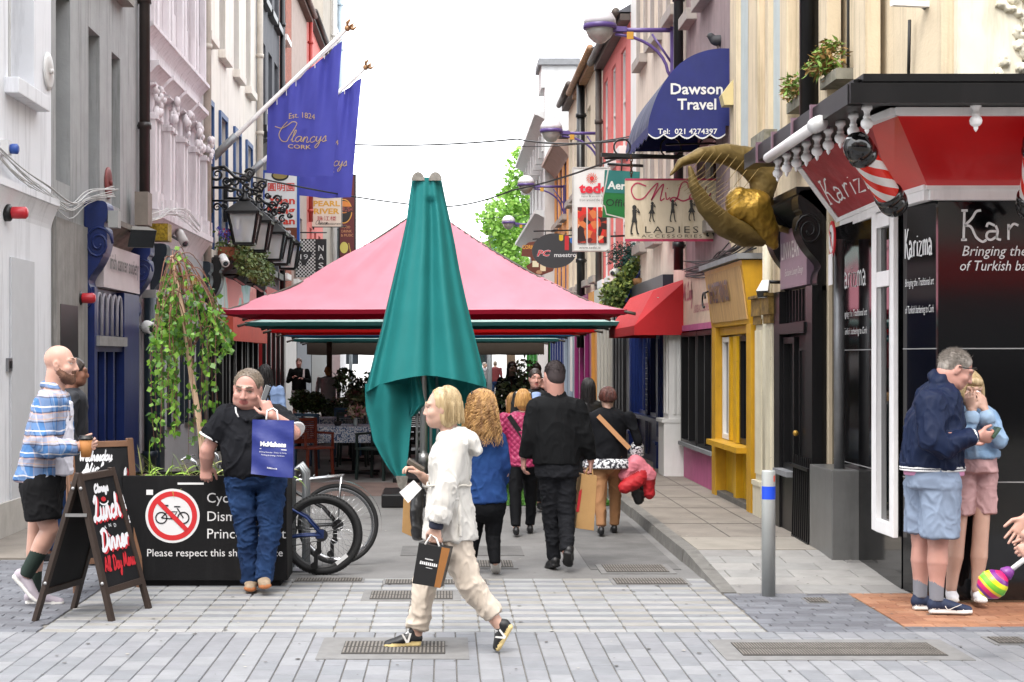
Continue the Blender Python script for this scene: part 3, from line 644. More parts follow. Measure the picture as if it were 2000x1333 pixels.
for d in dd:
    cornice(t,-1,d-.3,d+.72,5.72,.3,.2,c_pink,'window_hood'); cornice(t,-1,d-.22,d+.62,5.62,.1,.13,c_pink,'hood_moulding')
cornice(t,-1,21.8,27.0,6.3,.24,.16,c_pink,'upper_cornice')
cornice(t,-1,21.9,27.0,3.45,.42,.22,c_pink,'shop_cornice')
part(t,'fascia',M('fascia_grey','#8f9093',.6,var=.08),(22.7,26.5,2.72,3.42,.002,.12))
part(t,'fascia_ledge',M('ledge_grey','#9c9a9a',.6,var=.1),(22.5,26.7,2.58,2.7,.002,.2),(21.75,22.45,2.6,2.72,.002,.2))
console(t,-1,22.35,22.65,2.5,3.42,.24,navy,False); console(t,-1,26.5,26.85,2.5,3.42,.24,navy,False)
mb=MB()
for i in range(12):
    d=23.0+i*.24+(.25 if i>7 else 0); h=random.choice((.26,.3,.22)); fb(mb,-1,d,d+.05,2.86,2.86+h,.12,.15); fb(mb,-1,d+.05,d+.16,2.86+random.choice((0,.12,h-.05)),2.91+random.choice((.0,.12,h-.05)),.12,.15)
mb.build('gilt_ornament',m_gold,t)
part(t,'shop_pier',navy,(21.9,22.1,.02,2.6,.002,.14),(22.3,22.65,.02,2.55,.002,.16),(26.5,26.85,.02,2.5,.002,.16))
part(t,'entrance_surround',M('paint_pale','#c6c4c6',.6,var=.05),(22.1,22.3,.02,2.6,.002,.1),(22.65,23.3,.02,2.56,.002,.06),(23.3,26.5,.02,2.56,.0015,.04))
glazing(t,-1,23.5,24.7,.7,2.3,navy,1); glazing(t,-1,25.1,26.3,.7,2.3,navy,1)
pipe(t,-1,21.68,.05,2.6,.085,navy,.13); pipe(t,-1,27.1,3.4,14,.07,M('downpipe_cream','#b7aea3',.6,var=.1,dirt='#8a7f72'))
# clear bird spikes along the cornice
mb=MB(); 
for i in range(150):
    d=22+random.random()*5.1; x=XL+random.uniform(.08,.2); mb.bar((x,d,3.87),(x+random.uniform(-.08,.08),d+random.uniform(-.07,.07),4.02),.004)
tag(mb.build('bird_spikes',M('clear_spikes','#c9c6c6',.3,var=0)),'row of thin clear bird spikes along the pink shop cornice','bird spikes',kind='stuff')
# cream house
c_cream=M('render_cream','#d9d2c8',.8,var=.04,vs=3,dirt='#a89a84',dirt_amt=.7,dirt_s=(5,5,.25),bump=.15,bs=40); frb=M('window_blue','#2b4a78',.5,var=.1)
wd_=[(27.5,28.2),(29.2,30.0),(31.2,32.0),(33.1,33.9)]; ops=[(a,b,3.7,6.35) for a,b in wd_]+[(a,b,7.6,9.9) for a,b in wd_]
t=building(-1,'cream house with blue sash windows behind the flagpoles',27.22,34.9,14,c_cream,ops,sill=c_cream,rv=.26,frame=frb)
mb=MB()
for a,b in wd_:
    w=.1
    for q in((a-w,a,3.7,6.45),(b,b+w,3.7,6.45),(a,b,6.351,6.45)): fb(mb,-1,*q,.002,.05)
mb.build('architraves',frb,t)
part(t,'window_recess',frb,*[(a+.02,b-.02,3.72,6.3,-.2,-.17) for a,b in wd_])
cornice(t,-1,27.6,34.6,3.3,.3,.28,M('cornice_black_worn','#4a4847',.8,var=.3,dirt='#1c1a1a',dirt_amt=.8,wear='#8a8784'),'shop_cornice')
mm,nn,ll,bb=nodemat('painted_fascia'); tc=nn.new('ShaderNodeTexCoord'); no=nn.new('ShaderNodeTexNoise'); no.inputs['Scale'].default_value=.75; no.inputs['Detail'].default_value=2.5; no.inputs['Distortion'].default_value=.8; rp=nn.new('ShaderNodeValToRGB'); rp.color_ramp.interpolation='CONSTANT'
for i,(ps,cc) in enumerate(((0,'#e08a86'),(.42,'#f0a79f'),(.46,'#a9d6cf'),(.52,'#c3e2e4'),(.6,'#c9cfa9'),(.66,'#e58f8a'))):
    e=rp.color_ramp.elements[i] if i<2 else rp.color_ramp.elements.new(ps); e.position=ps; e.color=(*lin(cc),1)
ll.new(tc.outputs['Object'],no.inputs['Vector']); ll.new(no.outputs[0],rp.inputs[0]); ll.new(rp.outputs[0],bb.inputs['Base Color'])
part(t,'painted_fascia',mm,(27.9,33.8,2.62,3.28,.002,.14))
console(t,-1,27.4,27.75,2.4,3.55,.3,m_black,False); console(t,-1,33.9,34.4,2.4,3.5,.3,m_black,False)
part(t,'fascia_ledge',M('ledge_grey','#9c9a9a',.6),(27.8,33.9,2.5,2.6,.002,.3))
part(t,'shopfront',m_black,(27.4,34.5,.02,2.48,.002,.06),*[(27.6+i*.9,27.75+i*.9,.02,2.45,.06,.16) for i in range(8)])
glazing(t,-1,28.6,30.2,.8,2.3,m_black,2,o=.1); glazing(t,-1,31.4,33,.8,2.3,m_black,2,o=.1)
pipe(t,-1,34.8,3,14,.07,M('downpipe_cream','#b7aea3'))
# awning of the cream house
def awning(t_or_none,s,d0,d1,zt,zb,out,mat,val=.35,name='awning',**kw):
    mb=MB()
    A=[(fx(s,.05),d0,zt),(fx(s,out),d0,zb),(fx(s,out),d1,zb),(fx(s,.05),d1,zt)]
    mb.quad(*A); mb.quad((fx(s,out),d0,zb),(fx(s,out),d1,zb),(fx(s,out),d1,zb-val),(fx(s,out),d0,zb-val)); mb.add([A[0],A[1],(fx(s,out),d0,zb-val),(fx(s,.05),d0,zb-val)],[(0,1,2,3)]); mb.add([A[3],A[2],(fx(s,out),d1,zb-val),(fx(s,.05),d1,zb-val)],[(0,1,2,3)])
    return mb.build(name,mat,t_or_none,**kw)
awning(None,-1,28.2,33.6,2.75,2.55,.4,M('awning_coral','#c4513f',.7,var=.08,vs=4,bump=.2,bs=20),.48,label='coral red shop awning with a deep valance below the painted fascia',cat='awning')
# row beyond
c_dk=M('render_charcoal','#55565b',.8,var=.1,dirt='#3b3b3e'); ops=[(d,d+.8,z,z+2.0) for d in (35.9,37.3,38.6) for z in (3.9,7.2,10.2)]
t=building(-1,'charcoal rendered house with black window frames on the left',34.92,39.8,13.6,c_dk,ops,sill=m_black,rv=.2,frame=m_black); pipe(t,-1,39.6,3,13.4,.07,m_pipeb)
cornice(t,-1,35,39.7,6.5,.25,.3,m_black,'band'); part(t,'shopfront',M('paint_red','#b01f22',.45,var=.1),(35.2,39.6,.02,2.7,.002,.1),(35.2,39.6,2.9,3.4,.002,.2)); part(t,'pier',m_black,*[(35.2+i,35.4+i,.02,2.7,.1,.18) for i in range(5)])
mm,nn,ll,bb=nodemat('red_brick'); tc=nn.new('ShaderNodeTexCoord'); mp=nn.new('ShaderNodeMapping'); mp.inputs['Rotation'].default_value=(math.radians(90),0,math.radians(90)); bt=nn.new('ShaderNodeTexBrick'); bt.inputs['Scale'].default_value=4.4; bt.inputs['Color1'].default_value=(*lin('#a5543c'),1); bt.inputs['Color2'].default_value=(*lin('#7d3b2c'),1); bt.inputs['Mortar'].default_value=(*lin('#8d7c70'),1)
sp=nn.new('ShaderNodeSeparateXYZ'); cb=nn.new('ShaderNodeCombineXYZ'); ll.new(tc.outputs['Object'],sp.inputs[0]); ll.new(sp.outputs[1],cb.inputs[0]); ll.new(sp.outputs[2],cb.inputs[1]); ll.new(cb.outputs[0],bt.inputs['Vector']); ll.new(bt.outputs[0],bb.inputs['Base Color']); bb.inputs['Roughness'].default_value=.9
m_brick=mm
t=building(-1,'red brick house front on the left beyond the flags',39.82,42.9,13.8,m_brick,[(40.6,41.4,z,z+1.9) for z in(4,7.3,10.3)],sill=m_white,rv=.15); part(t,'shopfront',m_white,(39.9,42.8,.02,3.2,.002,.15),(40.2,42.6,2.6,3.1,.15,.25))
c_br=M('render_brown','#a08e85',.85,var=.08,dirt='#7e6d64'); t=building(-1,'brown rendered house with a round rusty gutter',42.92,47.6,12.3,c_br,[(d,d+.8,z,z+1.9) for d in(43.6,45.3) for z in(4,7.3)],sill=m_white,gutter=M('gutter_rust','#5d3d33',.7,var=.2)); part(t,'shopfront',M('paint_slate','#5c6470',.5),(43,47.5,.02,3.1,.002,.15))
c_red=M('render_coral','#cf6f68',.8,var=.06,dirt='#b05b54'); t=building(-1,'coral red house with dark eaves on the left',47.62,53.9,12.5,c_red,[(d,d+.8,z,z+1.9) for d in(48.6,50.3,52) for z in(4,7.3)],sill=m_white,gutter=M('gutter_dark','#3c3734',.6)); part(t,'shopfront',M('paint_black_b','#1c1c20',.4),(47.7,53.8,.02,3.1,.002,.15)); pipe(t,-1,47.9,6,12.3,.07,M('downpipe_red','#a83f38',.5))
c_st=M('render_stone_grey','#9f978c',.9,var=.08,vs=2,dirt='#857c70',dirt_amt=.5,bump=.3,bs=20); t=building(-1,'tall grey stone building ending the left row',53.92,60.5,18.5,c_st,[(d,d+.7,z,z+2.2) for d in(58.2,59.4) for z in(4,7.5,11,14.5)],sill=m_white,roof=False)
part(t,'shopfront',M('paint_maroon','#5d2020',.5),(54,60.4,.02,3.2,.002,.15)); pipe(t,-1,60.2,3,18,.12,M('downpipe_pale','#a9b9c4',.6),.16); pipe(t,-1,57.6,3,18,.1,m_white,.14)
t=building(-1,'dark slate-hung gable house at the end of the left row',60.52,64.2,17.5,M('slate_hung','#5f5855',.85,var=.2,vs=8,bump=.5,bs=10),[(61.5,62.3,z,z+1.8) for z in(4,7.5,11)],roof=False); part(t,'shopfront',M('paint_pale','#c6c4c6'),(60.6,64.1,.02,3.2,.002,.15))
# ---- right side ------------------------------------------------------------
S=1
c_crm=M('stucco_cream','#cdbda2',.85,var=.06,vs=3,dirt='#75684e',dirt_amt=.9,dirt_s=(5,5,.22),bump=.3,bs=35,wear='#b9ab93'); c_blu=M('stucco_pale_blue','#b4bdbe',.85,var=.06,dirt='#8f9792',dirt_amt=.5,dirt_s=(5,5,.4),bump=.2)
m_granite=M('black_granite','#0b0b0d',.09,var=.3,vs=40,spec=.6); m_trim=M('trim_white','#f0efef',.45,var=.04,dirt='#a3a1a0',dirt_amt=.35)
m_redb=M('gloss_red','#cf0f14',.28,var=.08,vs=2,coat=.3); m_guttb=M('gutter_black','#09090a',.4,var=.2,dirt='#1f1d1d',dirt_amt=.5,spec=.3)
# corner barber shop: upper walls on the street and crossing sides
XS=3.45; YF=11.0
t=thing('building','cream stuccoed corner building over the barber shop with a red flared fascia','building',(7,13,0))
mb=MB(); c=[(XS,13.6),(XS,11.5),(3.55,YF),(10,YF),(10,16),(7,16),(7,13.6)]
for z0,z1 in((-.02,13),):
    for (a,b),(e,f) in zip(c,c[1:]+c[:1]): mb.quad((a,b,z0),(e,f,z0),(e,f,z1),(a,b,z1))
mb.build('wall',c_crm,t)
part(t,'upper_pilaster',c_crm,(12.0,12.35,3.6,13,.002,.12),(13.2,13.5,3.6,13,.002,.12),s=1)
mb=MB(); mb.box(3.64,4.1,YF-.08,YF-.002,3.7,13); mb.box(4.1,4.2,YF-.05,YF-.002,3.7,13); mb.box(4.25,10,YF-.14,YF-.003,4.02,4.06); mb.box(4.25,10,YF-.03,YF-.003,4.4,4.43); mb.build('front_pilaster',M('stucco_ivory','#d6d0bd',.85,var=.05,dirt='#8d8468',dirt_amt=.8,dirt_s=(3,3,.5)),t)
# moulded plaster garland on the crossing side
pr=[]; rr=random.Random(4)
for i in range(40):
    z=3.75+i*.032; x=4.0+.07*math.sin(z*5); pr.append(EL((x+rr.uniform(-.1,.1),YF-.07,z),(rr.uniform(.03,.06),.05,rr.uniform(.025,.05)),.01))
sdf_obj('plaster_garland',pr,[M('stucco_ivory2','#d3cdba',.85,var=.05,dirt='#8d8468')],t,.012,[(.012,(30,30,30))])
# ground floor cladding
mb=MB()
mb.box(3.425,3.449,12.15,13.599,.02,2.9); mb.box(3.52,3.556,YF-.026,YF+.04,.02,2.9)
def chq(mb,z0,z1,o,a=0.,b=1.,m=0):
    A=Vector((3.45,11.5,0));B=Vector((3.55,YF,0)); d=(B-A).normalized(); n=Vector((d.y,-d.x,0)); n=n if n.x<0 else -n; L=(B-A).length
    p=A+d*L*a;q=A+d*L*b; mb.add([p+n*.001+EZ*z0,q+n*.001+EZ*z0,q+n*.001+EZ*z1,p+n*.001+EZ*z1,p+n*o+EZ*z0,q+n*o+EZ*z0,q+n*o+EZ*z1,p+n*o+EZ*z1],[(4,5,6,7),(0,3,7,4),(1,5,6,2),(3,2,6,7),(0,4,5,1)],m); return A,d,n,L
A_,d_,n_,L_=chq(mb,.02,2.9,.025); mb.box(3.555,10,YF-.025,YF-.001,.02,2.9)
pn=mb.build('granite_cladding',m_granite,t)
mb=MB()
for z in (.86,1.815): mb.box(3.58,10,YF-.028,YF-.0255,z,z+.008); chq(mb,z,z+.008,.0275); mb.box(3.4225,3.4245,12.15,13.55,z,z+.008)
mb.build('cladding_joint',M('joint_pale','#8d8d8d',.5),t)
mb=MB(); mb.box(3.42,3.447,11.52,12.14,.02,2.9); mb.build('door_reveal',m_granite,t)
mb=MB(); 
for q in((11.53,11.63,.4,2.88),(11.98,12.12,.4,2.88),(11.63,11.98,.4,.5),(11.63,11.98,2.3,2.42),(11.63,11.98,2.76,2.88)): fb(mb,1,*q,.0,.04)
fo=mb.build('window',m_trim,t,bevel=.006); mb=MB(); fb(mb,1,11.58,12.05,.45,2.8,-.03,.0); mb.build('pane',m_glassd,t).parent=fo
# lettering: the same words three times
m_let=M('letter_white','#d8d8d8',.5,var=0)
def karizma(name,c0,ex,h,w,cut=None,ez=EZ):
    mb=MB(); c0=Vector(c0)
    K=[[(0,0),(.02,1)],[(.42,1.03),(.3,.98),(.2,.75),(.03,.5)],[(.03,.5),(.18,.45),(.3,.1),(.45,-.06),(.55,0)],[(-.05,1.02),(.1,1.02)],[(-.06,0),(.08,0)]]
    a=[[(.75,.5),(.6,.58),(.55,.45)],[(.77,.5),(.82,.3),(.8,.06),(.9,.0)],[(.8,.3),(.6,.28),(.55,.1),(.65,0),(.8,.12)]]
    r=[[(1.08,0),(1.08,.55)],[(1.08,.35),(1.2,.55),(1.32,.5)]]; i=[[(1.5,0),(1.5,.52)],[(1.5,.7),(1.5,.74)]]; zz=[[(1.68,.52),(2.0,.52),(1.68,0),(2.05,0)]]
    mm=[[(2.2,0),(2.2,.55)],[(2.2,.4),(2.35,.55),(2.45,.4),(2.45,0)],[(2.45,.4),(2.6,.55),(2.7,.4),(2.7,0)]]; a2=[[(x+2.35,y) for x,y in l] for l in a]
    for l in K+a+r+i+zz+mm+a2:
        pts=[np.array(p) for p in (catmull(l,4) if len(l)>2 and l not in zz else l)]
        ribbon(mb,[p*np.array([w/3.3,h]) for p in pts],h*.085,lambda x,y:c0+ex*float(x)+ez*float(y),0,False)
    return mb,c0
mb,_=karizma('k',(3.70,YF-.031,2.595),EX,.205,.98); put_text(mb,'Bringing the Traditional art',(3.69,YF-.031,2.505),EX,EZ,.095,1.06,shear=.25,bold=.004,align='LEFT'); put_text(mb,'of Turkish barbering to Cork',(3.675,YF-.031,2.40),EX,EZ,.095,1.06,shear=.25,bold=.004,align='LEFT')
mb.build('shop_lettering',m_let,t).parent=pn
mb,_=karizma('k',A_+n_*.03+d_*.04+EZ*2.5,d_,.2,.4); put_text(mb,'Bringing the Traditional art',A_+n_*.03+d_*.25+EZ*2.3,d_,EZ,.075,.42,shear=.2); put_text(mb,'of Turkish barbering to Cork',A_+n_*.03+d_*.25+EZ*2.1,d_,EZ,.075,.42,shear=.2)
mb.build('shop_lettering',m_let,t).parent=pn
mb,_=karizma('k',(3.422,13.3,2.35),-EY,.22,.8); put_text(mb,'Bringing the Traditional art',(3.422,12.87,2.12),-EY,EZ,.075,.8,shear=.2); put_text(mb,'of Turkish barbering to Cork',(3.422,12.87,1.97),-EY,EZ,.075,.8,shear=.2)
mb.build('shop_lettering',m_let,t).parent=pn
# flared fascia
b0,b1,b2,b3=Vector((3.49,13.55,2.95)),Vector((3.40,11.65,2.95)),Vector((3.44,10.93,2.95)),Vector((10,10.93,2.95))
t0,t1,t2,t3=Vector((3.03,13.1,3.38)),Vector((2.9,10.5,3.38)),Vector((2.95,10.08,3.38)),Vector((10,10.08,3.38))
red_rough=M('red_painted_board','#a3343a',.6,var=.15,vs=4,dirt='#c78c8e',dirt_amt=.45,dirt_s=(2,2,2),bump=.3,bs=40)
mb=MB(); mb.quad(b0,b1,t1,t0,1); mb.quad(b1,b2,t2,t1,0); mb.quad(b2,b3,t3,t2,0)
mb.add([b0,t0,Vector((3.46,13.3,3.38)),Vector((3.46,13.55,2.95))],[(0,1,2,3)],1)
fs_=mb.build('flared_fascia',[m_redb,red_rough],t)
mb=MB()
for a,b in((b0,b1),(b1,b2),(b2,b3)):
    mb.bar(a+EZ*-.03,b+EZ*-.03,.07,.09); mb.bar(a+Vector((-.03,-.03,.015)),b+Vector((-.03,-.03,.015)),.035,.035)
for a,b in((t1,t2),(t2,t3)): mb.bar(a-EZ*.012,b-EZ*.012,.06,.05)
mb.bar(b0,t0,.05,.05); mb.build('fascia_trim',m_trim,t)
mb=MB(); mb.quad(b0-EZ*.05,b1-EZ*.05,Vector((3.7,11.75,2.9)),Vector((3.7,13.55,2.9))); mb.quad(b1-EZ*.05,b2-EZ*.05,b3-EZ*.05,Vector((10,11.8,2.9))); mb.build('fascia_soffit',m_trim,t)
# raised lettering on the side board
o=(b0+t0+b1+t1)/4; ey=((t0+t1)-(b0+b1)).normalized(); ex=-EY; nrm=ex.cross(ey).normalized(); nrm=nrm if nrm.x<0 else -nrm
K,_=karizma('k',o+nrm*.025+EY*.72-ey*.2,ex,.36,1.75,ez=ey); K.build('raised_lettering',m_trim,t).parent=fs_
mb=MB(); g0,g1,g2=Vector((2.66,13.4,3.46)),Vector((2.66,9.95,3.46)),Vector((10,9.95,3.46))
mb.bar(g0,g1,.11,.13); mb.bar(g1+EX*-.05,g2,.11,.13); mb.bar(g0+Vector((.12,0,.1)),g1+Vector((.12,.1,.1)),.22,.03); mb.bar(g1+Vector((.05,.13,.11)),g2+Vector((0,.13,.11)),.24,.05)
mb.add([(2.7,13.4,3.56),(2.7,10,3.56),(10,10,3.56),(10,11,3.78),(3.5,11,3.78),(3.45,13.4,3.78)],[(0,1,4,5),(1,2,3,4)]); mb.add([(2.7,13.4,3.42),(2.7,10,3.42),(10,10,3.42),(10,11,3.42),(3.5,11,3.42),(3.45,13.4,3.42)],[(0,1,4,5),(1,2,3,4)])
mb.build('gutter',m_guttb,t)
mb=MB()
for y in (10.9,11.5,12.2,12.8): mb.box(2.59,2.73,y,y+.03,3.38,3.55)
mb.box(2.72,2.76,10.6,10.95,3.527,3.53)
mb.build('gutter_bracket',M('gutter_mauve','#6d5560',.4),t)
spin=[(.034,0),(.036,-.03),(.028,-.034),(.02,-.05),(.019,-.068),(.026,-.076),(.026,-.084),(.022,-.09),(.036,-.102),(.042,-.12),(.038,-.14),(.026,-.154),(.014,-.16),(.016,-.17),(.008,-.186),(.001,-.195)][::-1]
spin=[(r,z) for r,z in spin]
first=None
for i,(x,y) in enumerate([(2.78,10.13+k*.34) for k in range(9)]+[(3.46,10.02),(4.2,10.02)]):
    mb=MB(); mb.lathe(spin,(x,y,3.42),14); mb.build('turned_drop',m_trim,t)
t['label']='cream stuccoed corner building over the barber shop with a red flared fascia'
# barber poles
mm,nn,ll,bb=nodemat('barber_stripes'); uvm=nn.new('ShaderNodeTexCoord'); sx=nn.new('ShaderNodeSeparateXYZ'); ll.new(uvm.outputs['UV'],sx.inputs[0])
def math_(op,a,b=None):
    x=nn.new('ShaderNodeMath'); x.operation=op
    for i,s in enumerate((a,b)):
        if s is None: continue
        if isinstance(s,(int,float)): x.inputs[i].default_value=s
        else: ll.new(s,x.inputs[i])
    return x.outputs[0]
fr=math_('FRACT',math_('ADD',math_('MULTIPLY',sx.outputs[0],4.0),math_('MULTIPLY',sx.outputs[1],2.2))); st=math_('GREATER_THAN',fr,.5)
mx=nn.new('ShaderNodeMix'); mx.data_type='RGBA'; ll.new(st,mx.inputs[0]); mx.inputs[6].default_value=(*lin('#d7d3d0'),1); mx.inputs[7].default_value=(*lin('#cf2a1c'),1); ll.new(mx.outputs[2],bb.inputs['Base Color']); bb.inputs['Roughness'].default_value=.15
m_blackg=M('gloss_black','#0a0a0b',.12,var=0,coat=.5)
def barber_pole(A,B,label):
    A=Vector(A);B=Vector(B);ax=(B-A).normalized();L=(B-A).length; tt=thing('barber_pole',label,'barber pole',(A+B)/2,'striped barber poles')
    x=ax.orthogonal().normalized();y=ax.cross(x); n=32; me_v=[];uv=[];R=.085
    for i,z in enumerate((.2*L,.8*L)):
        for k in range(n+1):
            a=2*math.pi*k/n; me_v.append(A+ax*z+(x*math.cos(a)+y*math.sin(a))*R)
    me=bpy.data.meshes.new('striped_cylinder'); me.from_pydata([tuple(v) for v in me_v],[],[(k,k+1,n+2+k,n+1+k) for k in range(n)]); me.materials.append(mm)
    ul=me.uv_layers.new()
    for p in me.polygons:
        p.use_smooth=True
        for li,vi in zip(p.loop_indices,p.vertices): ul.data[li].uv=((vi%(n+1))/n,vi//(n+1))
    link_mesh('striped_cylinder',me,tt)
    for nm,P0,dr in(('upper_cap',A+ax*.22*L,-ax),('lower_cap',A+ax*.78*L,ax)):
        mb=MB(); mb.lathe([(.09,-.02),(.1,0),(.1,.03),(.085,.045),(.1,.06),(.1,.1),(.085,.15),(.05,.185),(.0,.2)],P0,24,axis=dr); mb.build(nm,m_blackg,tt)
    mb=MB(); bk=Vector((.09,.13,.05)); mb.tube([A+ax*.02*L+bk,B-ax*.02*L+bk],.02,8); mb.bar(A+ax*.1*L,A+ax*.1*L+bk,.03); mb.bar(B-ax*.1*L,B-ax*.1*L+bk,.03); mb.build('bracket',m_blackg,tt)
barber_pole(P(1668,275,10.15),P(1752,408,10.6),'tilted red and white barber pole with black caps at the corner of the red fascia')
barber_pole(P(2030,262,10.0),P(2012,415,10.55),'red and white barber pole cut by the right edge of the photo')
# white tube light under the gutter
mb=MB(); mb.tube([P(1500,309,12.3),P(1590,247,10.7)],.04,14); mb.tube([P(1590,247,10.7),P(1603,240,10.6)],.055,14,m=1); mb.build('tube_light',[M('plastic_white','#d6d2d2',.35,var=.03),M('plastic_pale','#c5c5c5',.5)],label='long white tube light fixed along the side gutter of the barber shop',cat='light')
# light fitting and loose cables on the upper walls
t2=thing('wall_light','white strip light fitting on a bracket high on the cream corner building','light',(3.3,11.2,4.28)); g=MB(); g.bar(P(1742,6,11.1),P(1822,10,11.2),.05,.04); g.build('tube',m_trim,t2); g=MB(); g.bar(P(1800,12,11.2),P(1826,30,11.3),.02); g.bar(P(1822,2,11.2),P(1842,16,11.2),.07,.06); g.build('bracket',m_lead,t2)
for lb,pts in (('thin dark cable running down the cream corner wall from the strip light',[(3.43,11.35,4.25),(3.43,11.38,3.8)]),('dark cable down the cream wall beside the downpipe',[(3.43,13.1,6),(3.44,13.12,4.6),(3.43,13.1,3.6)])): g=MB(); g.tube(pts,.012,6); g.build('wall_cable',m_cable,label=lb,cat='cable')
cable_bundle('tangle of dark cables on the wall above the yellow shopfront',[(3.3,16.2,3.05),(3.25,17.2,2.98),(3.27,18.2,2.95),(3.3,19.2,2.9),(3.3,21.0,2.95)],9,-.08,m_cable,.08,.009,7)
# metal pole, cladding box, gate
g=MB(); g.box(3.2,3.43,12.72,13.5,.03,.82); tag(g.build('stone_box',M('cladding_grey','#646463',.35,var=.12,vs=4,dirt='#3f3f3e',dirt_amt=.5),bevel=.008),'grey stone clad box at the foot of the metal pole','cladding box')
t=thing('sign_pole','grey metal pole with a round no parking sign seen edge on','sign',(3.32,12.95,.8)); g=MB(); g.tube([(3.32,12.95,.82),(3.32,12.95,2.75)],.045,16); g.build('pole',M('galvanised','#77787a',.45,.5,var=.15,dirt='#4f4f50'),t)
g=MB(); a=math.radians(95); ex=Vector((math.cos(a),-math.sin(a),0)); nn_=Vector((-math.sin(a),-math.cos(a),0)); cc=P(1624,467,12.85)
ri=[(math.cos(k*math.pi/16),math.sin(k*math.pi/16)) for k in range(32)]
g.prism([(x*.15,y*.15) for x,y in ri],ex,EZ,-nn_*.012,cc,m=0); g.prism([(x*.118,y*.118) for x,y in ri],ex,EZ,nn_*.004,cc+nn_*.001,m=1)
put_text(g,'P',cc+nn_*.006,ex,EZ,.12,m=2,bold=.02); g.prism([(-.09,.075),(-.075,.09),(.09,-.075),(.075,-.09)],ex,EZ,nn_*.002,cc+nn_*.0065,m=0)
g.build('sign_face',[M('sign_red','#c4242b',.4,var=0),M('sign_white','#d9d9d9',.4,var=0),M('sign_black','#141414',.5,var=0)],t)
g=MB(); g.obox(P(1622,527,12.85),ex*.09,nn_*.004,EZ*.13); g.build('plate',MATS['sign_white'],t)
g=MB(); o=Vector((3.2,13.55,.06)); e1=Vector((.02,.72,0))
for k in range(9): g.bar(o+e1*(k/8),o+e1*(k/8)+Vector((.02,0,.8)),.016)
for z in (.04,.7): g.bar(o+EZ*z,o+e1+EZ*z,.02,.03)
g.build('iron_gate',m_black,label='low black iron gate leaning in the black doorway',cat='gate')
# ---- cream ornate building over black, cream and yellow shopfronts
opn=[(13.8,14.42,4.2,12.5),(15.1,15.9,3.95,5.75),(16.95,17.65,3.95,12.5)]
t=building(1,'cream stuccoed building with blocked pale blue windows and a black downpipe',13.62,18.3,13,c_crm,[],roof=True)
for o in opn:
    pnl=part(t,'blocked_window',c_blu,(o[0],o[1],o[2],o[3],.002,.006),s=1)
    part(t,'architrave',c_crm,(o[0]-.16,o[0],o[2],o[3],.002,.06),(o[1],o[1]+.16,o[2],o[3],.002,.06),s=1)
part(t,'upper_pilaster',c_crm,(14.6,14.9,3.6,13,.002,.16),(16.3,16.75,3.5,13,.002,.09),(17.78,18.25,3.5,13,.002,.02),s=1,bevel=.02)
sls=part(t,'window_sill',M('sill_mossy','#7d7a6e',.9,var=.3,vs=9,dirt='#4a4a2e',dirt_amt=.8,dirt_s=(4,4,4)),(13.7,14.55,4.06,4.16,.002,.17),s=1)
part(t,'window_sill',MATS['sill_mossy'],(14.95,15.6,3.85,3.98,.17,.3),s=1)
pipe(t,1,13.75,3.5,13,.09,m_pipeb,.14); 
# black shop
console(t,1,13.7,13.95,2.35,3.25,.25,m_black); console(t,1,15.05,15.25,2.35,3.25,.22,m_black,False)
m_mauve=M('fascia_mauve','#6f5a68',.4,var=.08)
fa=part(t,'fascia',m_mauve,(13.95,15.05,2.42,2.98,.002,.12),s=1); cornice(t,1,13.7,15.25,2.98,.3,.27,m_black)
mb=MB(); put_text(mb,'LINWEAR',(XR-.124,14.6,2.78),-EY,EZ,.16,.75,bold=.01); put_text(mb,'Exclusive Luxury Design',(XR-.124,14.45,2.56),-EY,EZ,.09,.75,shear=.3); mb.build('lettering',M('letter_silver','#b9b6b3',.4),t).parent=fa
part(t,'shopfront',m_black,(13.7,15.25,.02,2.4,.002,.05),(15.0,15.25,.02,2.4,.051,.14),(13.66,13.9,.02,2.4,.051,.14),(13.9,15.0,1.98,2.08,.051,.16),(14.45,15.0,.1,.62,.051,.12),s=1)
glazing(t,1,14.5,14.98,.68,1.95,m_black,0,o=.06); part(t,'ledge',m_lead,(14.42,15.02,.63,.68,.05,.2),s=1); panelled(t,1,13.92,14.42,.05,1.96,m_black,.08)
part(t,'transom_grille',m_black,*[(13.95+i*.13,13.97+i*.13,2.1,2.4,.052,.07) for i in range(9)],s=1)
# cream pilasters with gilded capitals
m_cp=M('paint_cream_old','#cdc6b0',.6,var=.06,dirt='#8c8470',dirt_amt=.5,dirt_s=(5,5,.4),wear='#8a8371'); m_gcap=M('capital_gilt','#7c6330',.7,.2,var=.5,vs=14,dirt='#3c3020',dirt_amt=.8,dirt_s=(5,5,5))
pilaster(t,1,15.3,15.62,.02,2.4,.14,m_cp,4,.4,.3,m_gcap); pilaster(t,1,15.85,16.25,.02,2.4,.12,m_cp,5,.4,.3,m_gcap); pipe(t,1,15.74,.1,3.6,.05,m_cp,.1)
